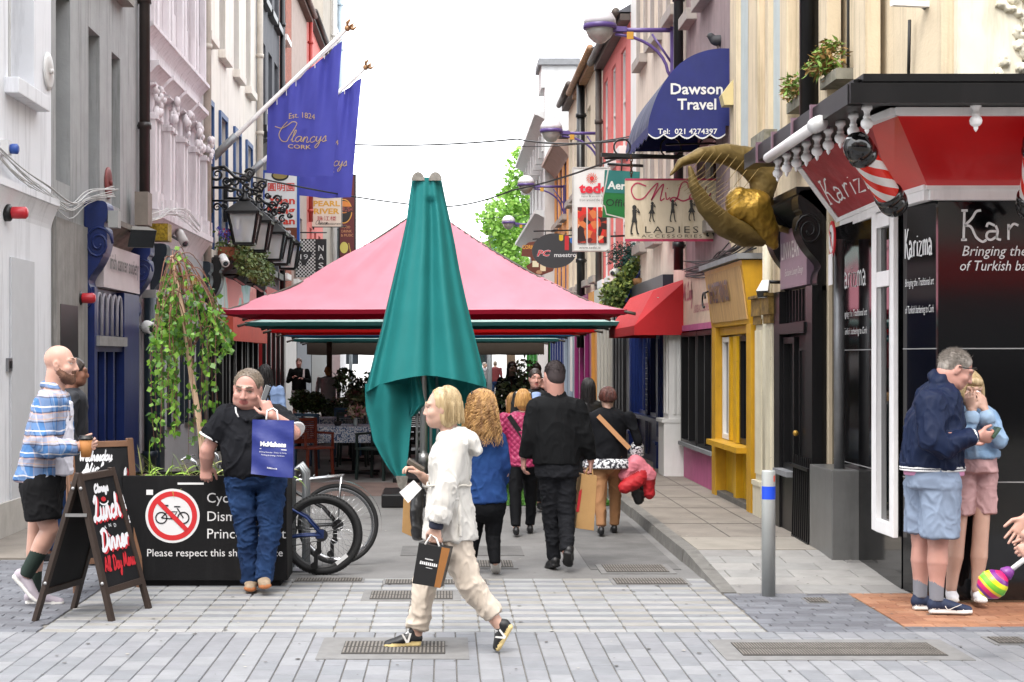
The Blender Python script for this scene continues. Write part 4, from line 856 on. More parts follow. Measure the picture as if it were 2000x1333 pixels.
# yellow shop
yel=M('paint_yellow','#c69a16',.45,var=.1,vs=5,dirt='#8d6c14',dirt_amt=.55,dirt_s=(5,5,.5),wear='#80631c'); yel2=M('paint_yellow_bright','#b98c18',.5,var=.1,dirt='#7d6018',dirt_amt=.6,wear='#8a6a1c')
ply=M('plywood','#b08d5b',.7,var=.18,vs=3,stretch=(1,6,.6),dirt='#7d5d35',dirt_amt=.4)
t=thing('shopfront','yellow painted shopfront with a plywood sign box and a hatch window','shopfront',(3.4,17.7,0))
part(t,'frame',yel2,(16.35,16.6,.02,2.12,.003,.15),(18.5,18.75,.02,2.12,.003,.15),(16.6,18.5,2.02,2.12,.003,.1),s=1,bevel=.006)
part(t,'recessed_panel',yel,(16.6,18.5,.02,.72,.003,.02),(17.45,17.6,.02,.7,.02,.1),s=1); part(t,'hatch_sill',yel2,(16.6,18.5,.72,.78,.003,.26),s=1)
part(t,'plinth',M('plinth_grey','#5d5a55',.9,var=.15),(16.6,18.5,.02,.16,.021,.13),s=1)
glazing(t,1,16.62,17.4,.79,2.0,m_black,1,o=.02); part(t,'mullion',yel,(17.42,17.62,.79,2.0,.004,.1),(17.9,18.0,.79,2.0,.004,.08),s=1); glazing(t,1,18.02,18.48,.79,2.0,m_white,0,o=.02)
mb=MB(); mb.add([(XR-.002,16.4,2.12),(XR-.15,16.4,2.12),(XR-.24,16.4,2.8),(XR-.002,16.4,2.8),(XR-.002,18.75,2.12),(XR-.15,18.75,2.12),(XR-.24,18.75,2.8),(XR-.002,18.75,2.8)],[(0,1,2,3),(7,6,5,4),(1,5,6,2),(0,4,5,1),(3,2,6,7)]); sb=mb.build('sign_box',yel2,t)
ez=Vector((-.09,0,.68)).normalized(); n0=Vector((-.68,0,-.09)).normalized()
mb=MB(); mb.obox(Vector((XR-.195,17.55,2.46))+n0*.006,EY*1.08,n0*.006,ez*.29); mb.build('plywood_panel',ply,t).parent=sb
mb=MB(); put_text(mb,'SHOESTRINGS',Vector((XR-.203,17.85,2.52))+n0*.03,-EY,ez,.25,1.25,bold=.03); mb.build('lettering',m_black,t).parent=sb
part(t,'ledge',m_lead,(16.35,18.8,2.81,2.87,.002,.3),s=1)
mb=MB(); cc=Vector((XR-.28,18.55,2.45)); mb.tube([cc+Vector((0,-.1*math.cos(a),.09*math.sin(a))) for a in np.linspace(.2,5.2,14)],.012,6); mb.tube([cc+EZ*.08,cc+Vector((.08,0,.12))],.012,6); mb.build('hook',m_black,t)
# mauve facade with boutique shop
c_mau=M('render_mauve','#8d7b7c',.85,var=.08,dirt='#5a4c4d',dirt_amt=.85,dirt_s=(5,5,.3)); c_crw=M('render_warm_cream','#d3c6b8',.8,var=.05,dirt='#96846f',dirt_amt=.75,dirt_s=(5,5,.3)); m_sst=M('sill_stone','#99918b',.85,var=.1)
t=building(1,'mauve rendered house over the boutique with a pink stallriser',18.32,21.7,13,c_mau,[(19.6,20.3,6.5,8.5),(20.9,21.4,6.5,8.5),(19.3,20.8,3.5,4.6)],sill=m_sst,rv=.18)
m_lpink=M('stallriser_pink','#b25b86',.6,var=.1,dirt='#7d4a62',dirt_amt=.5); m_crf=M('fascia_cream_print','#c9b49f',.6,var=.12)
part(t,'stallriser',m_lpink,(18.8,21.4,.02,.55,.002,.08),s=1); fa=part(t,'fascia',m_crf,(18.8,21.4,2.2,2.85,.002,.1),s=1); part(t,'fascia_band',m_lpink,(18.8,21.4,2.12,2.2,.003,.12),s=1)
mb=MB(); put_script(mb,'Mi Lady',(XR-.103,20.9,2.6),-EY,EZ,.12,.8,.03); put_text(mb,'LADIES ACCESSORIES',(XR-.103,19.8,2.4),-EY,EZ,.1,1.2); mb.build('lettering',M('letter_rose','#a85a6c',.5),t).parent=fa
glazing(t,1,18.85,20.0,.58,2.1,m_black,1,o=.08); glazing(t,1,20.05,21.35,.58,2.1,m_black,1,o=.08); part(t,'sill',m_lead,(18.8,21.4,.55,.6,.05,.16),s=1)
pilaster(t,1,21.45,22.0,.1,2.6,.28,m_white,2,.75,.1); pipe(t,1,21.75,3,13,.07,m_pipeb)
# cream house with stone architraves
t=building(1,'warm cream house with stone window surrounds behind the blue awning',21.72,27.4,9.6,c_crw,[(d,d+.8,z,z+1.8) for d in(22.4,24.2,26.0) for z in(3.7,6.9)],sill=m_sst,rv=.16)
part(t,'architraves',m_sst,*[q for d in(22.4,24.2,26.0) for z in(3.7,6.9) for q in((d-.14,d,z,z+1.94,.002,.05),(d+.8,d+.94,z,z+1.94,.002,.05),(d,d+.8,z+1.801,z+1.94,.002,.05))],s=1)
pilaster(t,1,22.95,23.3,.1,2.3,.2,blue,2); part(t,'shopfront',blue,(23.3,26.7,.1,.75,.002,.1),(23.3,26.7,.75,.82,.002,.2),s=1); glazing(t,1,23.35,24.8,.82,2.2,blue,1); glazing(t,1,25.1,26.3,.82,2.2,blue,1); pilaster(t,1,26.4,26.75,.1,2.6,.2,blue,2); part(t,'fascia',navy,(22.9,26.8,2.3,3.0,.002,.16),s=1)
g=MB()
for i in range(14): g.bar((XR-.13,24.85,.82+i*.085),(XR-.13,25.1,.82+i*.085),.012)
for i in range(5): g.bar((XR-.13,24.85+i*.06,.2),(XR-.13,24.85+i*.06,2.0),.012)
g.build('door_grille',blue,t)
# red awning
mb=MB(); w=XR-.02; xo=2.62; yn,yf=21.3,24.6; T=Vector((w,yn,2.87)); r0=Vector((2.92,yn+.28,2.7)); r1=Vector((2.92,yf-.3,2.7)); q0=Vector((xo,yn,2.2)); q1=Vector((xo,yf,2.2)); T1=Vector((w,yf,2.87)); dn=EZ*-.13
mb.add([T,r0,q0,Vector((w,yn,2.2)),r1,q1,T1,Vector((w,yf,2.2)),q0+dn,q1+dn,Vector((w,yn,2.07)),Vector((w,yf,2.07))],[(0,1,4,6),(1,2,5,4),(0,3,2,1),(6,4,5,7),(2,8,9,5),(3,10,8,2),(5,9,11,7)]); mb.build('awning',M('awning_red','#b5141c',.65,var=.06,vs=5,bump=.15,bs=200),label='bright red dutch canopy awning over the blue shop door on the right',cat='awning')
# rows beyond on the right
c_rd=M('render_red_pink','#cf6d69',.8,var=.05,dirt='#a85450',dirt_amt=.35,dirt_s=(5,5,.3)); m_gd=M('gutter_brown','#4a413c',.6,var=.2); m_gt=M('gutter_tan','#8d6a4d',.7,var=.3)
t=building(1,'red rendered house with white tall windows on the right',28.2,33.2,8.1,c_rd,[(d,d+.75,z,z+1.9) for d in(29.0,30.7,32.2) for z in(3.4,5.75)],sill=m_white,gutter=m_gd,rv=.1); pipe(t,1,33.1,3,8,.07,m_gd)
t=building(1,'narrow white house between the cream and red houses on the right',27.42,28.18,9.8,m_white,[],roof=False); 
part(t,'shopfront',MATS['paint_black_b'],(27.45,28.1,.1,2.9,.002,.1),s=1)
def sf(t,d0,d1,mat,n=3,zt=2.7,fas=None):
    part(t,'shopfront',mat,(d0,d1,.1,zt,.002,.04),*[(d0+(d1-d0-.2)*i/n,d0+(d1-d0-.2)*i/n+.2,.1,zt,.041,.14) for i in range(n+1)],(d0,d1,.1,.6,.041,.09),s=1)
    part(t,'fascia',fas or mat,(d0,d1,zt,zt+.5,.002,.2),s=1)
    g=MB()
    for i in range(n): a=d0+(d1-d0-.2)*i/n+.25; fb(g,1,a,a+(d1-d0)/n-.3,.65,zt-.1,.041,.06)
    g.build('pane',m_glassd,t)
charc=M('paint_charcoal','#232325',.45,var=.15)
for o in bpy.data.objects:
    pass
R_=[x for x in COL.objects if x.get('label','').startswith('red rendered house with white')][0]
sf(R_,28.22,30.0,charc,3); sf(R_,30.1,33.1,M('paint_offwhite','#bdb9ae',.6,var=.05),4)
c_c2=M('render_cream_b','#d3c5b0',.8,var=.05,dirt='#a3927a',dirt_amt=.5,dirt_s=(5,5,.3))
t=building(1,'cream house with a tan pipe gutter on the right',33.22,39,8.45,c_c2,[(d,d+.8,z,z+1.7) for d in(34.2,36,37.7) for z in(3.6,6)],sill=m_sst,gutter=m_gt,rv=.15); pipe(t,1,37.0,2,8.4,.1,m_pipeb,.14); sf(t,33.3,34.4,M('paint_orange','#cc8a36',.6),1); sf(t,34.5,38.9,M('paint_magenta','#8d2064',.45,var=.08),3)
t=building(1,'second cream house with dark gutter, farther along on the right',39.02,42.4,8.7,c_c2,[(d,d+.8,z,z+1.7) for d in(39.7,41.2) for z in(3.6,6)],sill=m_sst,gutter=m_gd,rv=.15); sf(t,39.1,42.3,M('paint_greyblue','#8b98a8',.5),2); part(t,'door_board',m_white,(39.3,39.9,.9,2.3,.15,.17),s=1)
c_or=M('render_orange','#dd9a55',.8,var=.05,dirt='#b57b3e',dirt_amt=.3); t=building(1,'orange house with blue window frames on the right',42.42,47.9,7.9,c_or,[(d,d+.9,z,z+1.9) for d in(43.2,44.9,46.5) for z in(3.4,5.8)],sill=m_sst,frame=M('window_blue_b','#26407d',.5),rv=.1); cornice(t,1,42.4,47.9,7.3,.5,.4,M('cornice_brown','#a08a80',.8)); sf(t,42.5,47.8,M('paint_navy_b','#1b2a63',.45),5)
c_gy=M('render_pale_grey','#bfc0c0',.8,var=.04,dirt='#94948f',dirt_amt=.5,dirt_s=(4,4,.3)); t=building(1,'tall pale grey building with heavy bracketed cornices on the right',47.92,61.8,10.2,c_gy,[(d,d+1.0,z,z+2.1) for d in(49.2,51.5,53.8,56.1,58.4,60.4) for z in(3.6,6.4)],sill=c_gy,rv=.15,roof=False)
for z in(5.9,9.0): cornice(t,1,48.2,61.8,z,.5,.6,c_gy)
for i in range(9): part(t,'cornice_bracket',c_gy,(48.6+i*1.6,48.9+i*1.6,8.3,9.0,.002,.35),s=1)
part(t,'end_pier',c_gy,(47.95,49.6,10.2,10.9,-.7,.4),(47.95,48.5,3.4,10.2,.002,.3),s=1); part(t,'pier_cap',m_lead,(47.85,49.7,10.9,11.1,-.8,.5),s=1); sf(t,48,61.7,M('paint_green','#2f7d2c',.5),6,fas=m_white)
part(t,'shopfront_white',m_white,(48,53,.1,3,.2,.22),s=1)
t=building(1,'white gabled building far along on the right behind the tree',84,100,9.5,M('render_far_white','#cfcfcd',.8,var=.04),[],roofh=3); t=building(1,'pale blue building at the far right end of the street',100.5,118,10.5,M('render_far_blue','#86b4c4',.8,var=.05),[(d,d+1.6,z,z+2) for d in(102,106,110,114) for z in(4,7)],sill=m_white)
# far end of the street
def block(label,x0,x1,y0,y1,h,mat,rh=2.5):
    t=thing('building',label,'building',((x0+x1)/2,(y0+y1)/2,0)); g=MB(); g.box(x0,x1,y0,y1,-.02,h); g.build('wall',mat,t); g=MB(); ym=(y0+y1)/2; g.add([(x0-.2,y0-.3,h),(x1+.2,y0-.3,h),(x1+.2,ym,h+rh),(x0-.2,ym,h+rh),(x0-.2,y1+.3,h),(x1+.2,y1+.3,h)],[(0,1,2,3),(3,2,5,4),(0,3,4),(1,5,2)]); g.build('roof',m_slate,t)
    g=MB(); g.box(x0+1,x0+1.8,ym-.4,ym+.4,h+rh-.8,h+rh+1); g.build('chimney',M('chimney_brick','#93604c',.9),t)
    for i in range(int((x1-x0)/2.2)):
        g=MB(); g.box(x0+.7+i*2.2,x0+1.7+i*2.2,y0-.03,y0-.002,h*.55,h*.55+1.6); g.build('window',m_glass,t)
block('far slate-roofed building closing the street on the left',-13,-4.2,128,140,8,M('render_far_grey','#b5b5b5',.85)); block('far white building with slate roof closing the street',-4,3.0,132,142,8.8,M('render_far_pale','#cfd0d1',.85)); block('far cream building closing the street on the right',3.2,12,128,140,7.5,M('render_far_cream','#cfc8ba',.85))
# ------------------------------------------------------------------ street furniture and signs
INK={}
def ink(c): 
    if c not in INK: INK[c]=M('ink_'+c.strip('#'),c,.5,var=0)
    return INK[c]
class Board:
    """a flat sign facing the crossing; writing placed by its own plane"""
    def __init__(s,name,label,cat,u0,v0,u1,v1,D,face,frame=None,th=.06,fw=.02,group=None):
        s.D=D; a=P(u0,v1,D); b=P(u1,v0,D); s.t=thing(name,label,cat,((a.x+b.x)/2,D,a.z),group)
        g=MB(); g.box(a.x,b.x,D,D+th,a.z,b.z); 
        s.face=g.build('panel',face,s.t)
        if frame:
            g=MB(); w=fw
            for q in((a.x-w,b.x+w,a.z-w,a.z),(a.x-w,b.x+w,b.z,b.z+w),(a.x-w,a.x,a.z,b.z),(b.x,b.x+w,a.z,b.z)): g.box(q[0],q[1],D-.012,D+th+.004,q[2],q[3])
            g.build('frame',frame,s.t)
        s.g=MB(); s.m=[]; s.k=0
    def _m(s,c):
        m=ink(c) if isinstance(c,str) else c
        if m not in s.m: s.m.append(m)
        return s.m.index(m)
    def _o(s): s.k+=1; return s.D-.002-.0012*s.k
    def text(s,b,u,v,h,w,c,**kw): put_text(s.g,b,P(u,v,s._o()),EX,EZ,h*s.D/FPX,w*s.D/FPX if w else None,s._m(c),**kw)
    def script(s,b,u,v,h,w,st,c,**kw): put_script(s.g,b,P(u,v,s._o()),EX,EZ,h*s.D/FPX,w*s.D/FPX,st*s.D/FPX,s._m(c),**kw)
    def rect(s,u0,v0,u1,v1,c): 
        o=s._o(); s.g.add([P(u0,v1,o),P(u1,v1,o),P(u1,v0,o),P(u0,v0,o)],[(0,1,2,3)],s._m(c))
    def poly(s,pts,c): o=s._o(); s.g.add([P(u,v,o) for u,v in pts],[tuple(range(len(pts)))],s._m(c))
    def ell(s,u,v,a,b,c,n=32,a0=0,a1=2*math.pi): s.poly([(u+a*math.cos(a0+(a1-a0)*i/n),v+b*math.sin(a0+(a1-a0)*i/n)) for i in range(n)],c)
    def line(s,pts,w,c,sm=4): o=s._o(); ribbon(s.g,[np.array(p) for p in (catmull(pts,sm) if sm else pts)],w,lambda x,y:P(float(x),float(y),o),s._m(c),False)
    def done(s,name='artwork'):
        if s.g.v: s.g.build(name,s.m,s.t).parent=s.face
        return s.t
m_bl=M('sign_blue','#1d479c',.4,var=.05); m_wh=M('sign_face_white','#d6d6d4',.45,var=.04,dirt='#b3b0a8',dirt_amt=.3)
def hang(b,s,z,D,x1,mat=None,r=.018):
    g=MB(); g.tube([(fx(s,0),D+.03,z),(x1,D+.03,z)],r,8); g.tube([(fx(s,0),D+.03,z+.25),(fx(s,.05),D+.03,z-.1)],r*1.3,8); g.build('bracket',mat or m_black,b.t)
b=Board('hanging_sign','tall white restaurant sign with red lettering in a blue frame on the left','sign',517,338,580,484,35.6,m_wh,m_bl,.12,.06)
b.ell(547,343,17,11,'#161512'); b.ell(547,343,14,7,'#8d7a43'); b.rect(531,332,565,339,m_wh); b.text('圓明園',549,366,16,52,'#cf3626',bold=.01); b.text('Yuan',549,392,15,54,'#cf3d29',bold=.03); b.text('Ming',549,413,19,54,'#cf3d29',bold=.03); b.text('Yuan',549,432,14,54,'#cf3d29',bold=.03)
b.rect(517,445,580,469,'#69351c'); b.text('Chinese',548,452,8,40,'#dcdcdc',bold=.02); b.text('Restaurant',548,463,8,54,'#dcdcdc',bold=.02); b.rect(517,469,580,484,'#cf3d29'); b.text('4277868',549,477,10,56,'#dcdcdc'); hang(b,-1,5.5,35.6,-3.45); b.done()
b=Board('hanging_sign','small cream restaurant sign with yellow lettering and a green arc, behind the flags','sign',608,384,667,443,49.5,M('sign_cream','#cfc6b6',.5,var=.06),m_black,.12,.02)
b.ell(637,378,28,10,'#1d7a45'); b.text('PEARL',638,398,11,52,'#c79a30',bold=.03); b.text('RIVER',638,413,11,50,'#c79a30',bold=.03); b.text('珠江楼',638,427,9,37,'#a01a28'); b.script('Chinese',628,437,4,24,.8,'#222'.replace('222','222222')); b.text('Restaurant',651,437,5,30,'#222222',shear=.3); hang(b,-1,6.0,49.5,-3.2); b.done()
b=Board('hanging_sign','dark red pub sign with a round emblem in a black frame at the far left','sign',664,344,692,502,58,M('sign_maroon','#5b1f20',.5,var=.06),m_black,.2,.06)
b.ell(671,413,17,24,'#c98f3c'); b.ell(671,413,15,22,'#1b1614'); b.ell(671,405,14,12,'#c97a35'); b.rect(660,404,690,415,'#1b1614'); b.text('CRUSH',675,409,9,26,'#b0564e'); b.text('FOOD',676,444,5,16,'#c58a5e'); b.text('DRINK',677,452,5,20,'#c58a5e'); b.text('& MUSIC',678,460,5,24,'#c58a5e'); b.ell(672,484,8,11,'#c4b65c'); b.line([(681,475),(685,495)],1.5,'#b89a4c',0); hang(b,-1,6.6,58,-3.4); b.done()
b=Board('hanging_sign','black and white chequered sign with the number 19 on the left','sign',578,468,637,541,44,m_wh,m_black,.1,.01)
for i in range(11):
    for j in range(21):
        if (i+j)%2: b.g.add([P(578+i*3.5,468+(j+1)*3.5,43.99),P(581.5+i*3.5,468+(j+1)*3.5,43.99),P(581.5+i*3.5,468+j*3.5,43.99),P(578+i*3.5,468+j*3.5,43.99)],[(0,1,2,3)],b._m('#101012'))
b.k+=10; b.poly([(579,492),(612,492),(596,519),(591,519)],'#17191c'); b.text('19',594,502,10,15,'#cfcfcf'); b.rect(616,468,637,541,'#101214')
for i,ch in enumerate('NASH'): b.text(ch,627,485+i*17,11,10,'#cfcfcf')
hang(b,-1,5.35,44,-3.4); b.done()
# right side signs
b=Board('hanging_sign','white tapas restaurant sign with three food pictures on the right','sign',1121,329,1190,489,28,m_wh,M('sign_frame_white','#bcbab6',.5,var=.1,dirt='#857f76'),.16,.02)
for k in range(14):
    a=k*2*math.pi/14; b.line([(1156+6*math.cos(a),349+6*math.sin(a)),(1156+8*math.cos(a+.3),349+8*math.sin(a+.3)),(1156+11*math.cos(a),349+11*math.sin(a))],1.1,'#d9512b',3)
b.ell(1156,349,4.5,4.5,'#c9302a'); b.text('tedo',1161,368,20,60,'#d02136',bold=.04); b.text('tapas & street food',1160,384,5,50,'#4a4a4a'); b.text('from around the world',1160,391,5,56,'#4a4a4a')
mm,nn,ll,bb=nodemat('food_picture'); tc=nn.new('ShaderNodeTexCoord'); vo=nn.new('ShaderNodeTexVoronoi'); vo.inputs['Scale'].default_value=9; rp=nn.new('ShaderNodeValToRGB'); sp=nn.new('ShaderNodeSeparateColor'); rp.color_ramp.interpolation='CONSTANT'
for i,(ps,cc) in enumerate(((0,'#2b1512'),(.25,'#a5331f'),(.45,'#c96f3c'),(.6,'#5c1b20'),(.72,'#d9a27c'),(.85,'#c7271f'))):
    e=rp.color_ramp.elements[i] if i<2 else rp.color_ramp.elements.new(ps); e.position=ps; e.color=(*lin(cc),1)
ll.new(tc.outputs['Object'],vo.inputs['Vector']); ll.new(vo.outputs['Color'],sp.inputs[0]); ll.new(sp.outputs[0],rp.inputs[0]); ll.new(rp.outputs[0],bb.inputs['Base Color'])
for x in (1128,1148,1168): b.rect(x,405,x+17,475,mm)
b.text('www.tedo.ie',1152,484,5,42,'#3c3c3c'); hang(b,1,4.95,28,3.0,m_white); b.done()
b=Board('hanging_sign','green office sign with white and black lettering, tilted, beside the boutique sign','sign',1177,334,1245,426,26,M('sign_green','#17692f',.4,var=.1),None,.08)
b.poly([(1177,334),(1245,334),(1245,378),(1177,378)],'#1e6a66'); b.text('Aer',1201,363,16,36,'#d0d5d0',bold=.03); b.text('Office',1208,397,14,52,'#0f2015'); b.line([(1183,333),(1180,360),(1173,400),(1180,405),(1184,420),(1245,432)],2.5,'#b9b5ae',0); t=b.done(); t.rotation_euler=(0,math.radians(3),0)
g=MB(); g.tube([(3.4,26.05,5.03),(2.7,26.05,5.03)],.025,8); g.tube([P(1209,312,26.03),P(1209,334,26.03)],.012,6); g.build('bracket',m_black,t,)
b=Board('hanging_sign','cream boutique sign with pink script and dancing silhouettes','sign',1221,350,1403,471,19.5,M('sign_board_cream','#c9bba3',.6,var=.07,vs=2,dirt='#94815f',dirt_amt=.7,dirt_s=(4,4,.5)),None,.04)
pk='#a82f50'; b.rect(1221,349,1403,353,pk); b.rect(1221,467,1403,472,pk); 
b.line([(1262,364),(1244,358),(1233,370),(1240,388),(1256,388),(1270,372),(1285,358),(1277,380),(1272,392),(1285,372),(1296,360),(1292,378),(1290,392),(1298,388)],2.6,pk); b.line([(1300,376),(1302,390),(1309,386)],2.4,pk); b.line([(1303,368),(1304,369)],3,pk,0)
b.line([(1345,368),(1342,357),(1333,357),(1327,370),(1324,384),(1316,394),(1309,391),(1317,386),(1334,393),(1350,387)],2.8,pk); b.script('ady',1366,384,13,44,2.2,pk)
ds='#252422'
def sil(u,v,h,lean=0,kind=0):
    q=h/80.; X=lambda a:u+a*q; Y=lambda c:v-c*q
    b.ell(X(0+lean*8),Y(72),5*q*1.2,7*q,ds,14)
    b.poly([(X(-6+lean*5),Y(66)),(X(6+lean*5),Y(66)),(X(5+lean*2),Y(48)),(X((14 if kind else 8)),Y(30)),(X((-14 if kind else -8)),Y(30)),(X(-5+lean*2),Y(48))],ds)
    b.line([(X(-4),Y(32)),(X(-8+lean*6),Y(16)),(X(-9),Y(0)),(X(-4),Y(-1))],4*q,ds,3); b.line([(X(4),Y(32)),(X(6-lean*8),Y(16)),(X(9-lean*2),Y(0)),(X(13),Y(-1))],4*q,ds,3); b.line([(X(5+lean*4),Y(64)),(X(15),Y(56)),(X(9+lean*3),Y(69))],3*q,ds,3)
sil(1239,456,56); sil(1273,432,38,.3,1); sil(1314,432,42); sil(1351,430,40,-.3,1); sil(1388,460,66,.5)
b.text('LADIES',1312,449,13,104,'#26221e',spacing=1.3); b.text('ACCESSORIES',1312,461.5,6,118,'#26221e',spacing=1.4)
g=MB()
for u in (1233,1396):
    for k in range(7): g.tube([P(u+2.2*math.cos(a)*(1 if k%2 else .4),343-k*6+4*math.sin(a),19.5+(.0 if k%2 else .012*math.cos(a))) for a in np.linspace(0,6.28,9)],.008,5)
g.build('chain',M('rusty_chain','#4f3426',.8,.3,var=.3),b.t); b.done()
t=thing('sign_bracket','wrought iron bracket with rings above the boutique sign','bracket',(2.9,19.52,4.2)); g=MB()
for v in (283,297,310): g.tube([P(1428,v-4,19.52),P(1180 if v==310 else 1300,v,19.52)],.014,6)
g.bar(P(1174,303,19.52),P(1425,311,19.52),.05,.05)
for u,v,r in ((1215,288,16),(1310,288,20),(1385,290,21)): c=P(u,v,19.54); rr_=r*19.5/FPX; g.tube([c+Vector((rr_*math.cos(a),0,rr_*math.sin(a))) for a in np.linspace(0,6.2,24)],.011,6,closed=True)
g.build('ironwork',m_black,t)
b=Board('hanging_sign','round grey computer shop sign with red and white lettering','sign',1083-2,490-2,1083+2,490+2,34,ink('#303133'),None,.03)
b.ell(1083,490,44,34,'#303133',48); b.rect(1092,459,1100,466,'#c7a31f'); b.ell(1096,467,4,4,'#c7a31f'); b.rect(1103,461,1111,489,'#b3222a'); b.ell(1118,470,5,6,'#2a62a8',20); b.text('PC',1062,495,13,27,'#c9c9c9',shear=.25,bold=.05); b.text('PC',1062,495,11.5,26,'#c0202b',shear=.25,bold=.02); b.text('maestro',1104,499,7,43,'#d0d0d0',bold=.01); t=b.done()
g=MB(); c=P(1083,490,34.012); g.prism([(44*34/FPX*math.cos(k*math.pi/24),34*34/FPX*math.sin(k*math.pi/24)) for k in range(48)],EX,EZ,EY*.04,c); g.build('disc',ink('#303133'),t); g=MB(); g.bar((3.4,34.03,4.6),(1.95,34.03,4.56),.03); [g.bar(P(u,450,34.03),P(u,466,34.03),.02) for u in(1065,1118)]; g.build('bracket',m_black,t)
b=Board('hanging_sign','brown artist palette shaped sign behind the round grey sign','sign',1053,508,1057,512,37,ink('#5b2a1c'),None,.03)
c0=(1056,503); b.poly([(1018,500),(1020,485),(1032,474),(1056,470),(1080,480),(1090,505),(1080,530),(1058,538),(1036,534),(1027,520),(1040,512),(1036,503)],'#602c1e'); b.text('CORK ART',1040,483,8,40,'#c48a34',bold=.03); b.rect(1040,510,1052,522,'#cfc4a6'); b.rect(1055,516,1066,530,'#d2bd9c'); b.rect(1049,507,1058,514,'#b02a28'); b.ell(1053,532,6,4,'#a0785a'); t=b.done(); g=MB(); g.bar((3.4,37.03,4.75),P(1040,468,37.03),.03); g.build('bracket',m_black,t)
# flags on poles --------------------------------------------------------
m_flag=M('flag_blue','#474a9f',.65,var=.04,vs=3,crease=.5,cs=2.2); m_fl=M('flag_gold','#b39a6c',.6,var=0); m_pole=M('pole_white','#d5d2d0',.4,var=.05,dirt='#a39f9a',dirt_amt=.4)
def flag(label,D,base,tip,quad,fgrp):
    B=P(*base,D);T=P(*tip,D); t=thing('flagpole','white angled flagpole with gilt crown finial, '+label,'flagpole',B,'flagpoles'); ax=(T-B).normalized(); L=(T-B).length
    g=MB(); g.tube([B+ax*.0,B+ax*.05*L,B+ax*L],[.055,.05,.036],12); g.build('pole',m_pole,t)
    g=MB(); g.tube([B-ax*.05,B+ax*.55],.075,12); g.bar(B+Vector((-.1,0,-.12)),B+Vector((.0,0,.05)),.1); g.build('socket',M('socket_zinc','#86888a',.5,.6,var=.25),t)
    g=MB(); g.sphere(T+ax*.03,.06,8)
    for k in range(5): a=k*2*math.pi/5; x=ax.orthogonal().normalized(); y=ax.cross(x); d=x*math.cos(a)+y*math.sin(a); g.tube([T+ax*.06+d*.03,T+ax*.1+d*.09,T+ax*.2+d*.1],[.025,.03,.004],6)
    g.build('finial',M('finial_gilt','#a07a55',.5,.3,var=.3),t)
    # white sleeve rail below the pole
    q=[P(*c,D) for c in quad]
    g=MB(); g.bar(q[0]+Vector((0,0,.05)),q[1]+Vector((0,0,.05)),.03,.03); [g.bar(B+ax*L*f,B+ax*L*f-EZ*.16,.012) for f in np.linspace(.4,.98,9)]; g.build('rail',m_pole,t)
    def S(s,v,o=0.):
        p=q[0]*(1-s)*(1-v)+q[1]*s*(1-v)+q[2]*s*v+q[3]*(1-s)*v
        w=.06*math.sin(9*s+2.5*v+.5)*(.35+.65*v)+.05*math.sin(19*s-4*v)*(1-v)*s+.035*math.sin(33*s+3*v)*(1-v)**2
        return p+Vector((0,w-o,-.03*math.sin(math.pi*s)*v))
    g=MB(); g.grid(lambda a,c:S(a,c),48,40,0); g.grid(lambda a,c:S(a,c,-.003),48,40,0)
    f=g.build('flag',m_flag,None,label='purple blue flag with gold script, '+label,cat='flag',group='flags on the cream house')
    g=MB(); W=(quad[1][0]-quad[0][0])*D/FPX
    def mp(u,v):
        s_,t_=.5,.5
        for _ in range(12):
            vt,vb=207+(80-207)*s_,338+(345-338)*s_; t_=(v-vt)/(vb-vt); ul,ur=523-3*t_,668-17*t_; s_=(u-ul)/(ur-ul)
        return S(s_,t_,.014)
    def curve(pts,w): ribbon(g,[np.array(q_) for q_ in catmull(pts,6)],w,mp,0,False)
    curve([(537,247),(550,250),(562,245),(572,238),(580,240),(576,250),(566,266),(560,276),(550,274),(545,262),(552,248),(562,238)],1.5)
    lines,adv=script_lines('lancys',.2)
    for ln in lines: ribbon(g,[np.array((568+p[0]*70/adv,276-p[1]*11)) for p in ln],1.4,mp,0,False)
    put_text(g,'CORK',(0,0,0),EX,EZ,8,44,0,bold=.01,fn=lambda x,y:mp(585+x,285-y))
    vs_,fs_=text_geo('Est. 1824'); lo,hi=vs_.min(0),vs_.max(0); vv=(vs_-(lo+hi)/2)*(50/(hi-lo)[0]); g.add([mp(590+x,224-y*1.1+.006*x*x) for x,y in vv],fs_)
    g.build('flag_lettering',m_fl,f)
flag('nearer of the two over the street',28.7,(420,305),(676,58),[(523,207),(668,80),(651,345),(520,338)],0)
flag('farther of the two, partly covered by the other',32.7,(476,350),(712,134),[(590,238),(706,152),(686,386),(583,382)],0)
# lanterns ----------------------------------------------------------------
def lantern_pos(u,v,D): return P(u,v,D)
m_irn=M('wrought_black','#121213',.35,.3,var=.15); mg_,nn,ll,bb=nodemat('lantern_glass'); bb.inputs['Base Color'].default_value=(.8,.81,.8,1); bb.inputs['Roughness'].default_value=.15; bb.inputs['Alpha'].default_value=.4
t=thing('wall_lantern','black iron lantern on a scrolled bracket, one of five above the flower box','lantern',(-4.3,28.0,3.8),'row of scrolled wall lanterns')
c=Vector((-3.66,28.0,3.83)); g=MB(); wt,wb,h=.27,.17,.56
cor=lambda w,z:[c+Vector((sx*w,sy*w,z)) for sx,sy in((-1,-1),(1,-1),(1,1),(-1,1))]
A,B=cor(wb,0),cor(wt,h)
for i in range(4): g.bar(A[i],B[i],.04); g.bar(A[i],A[(i+1)%4],.045); g.bar(B[i],B[(i+1)%4],.06)
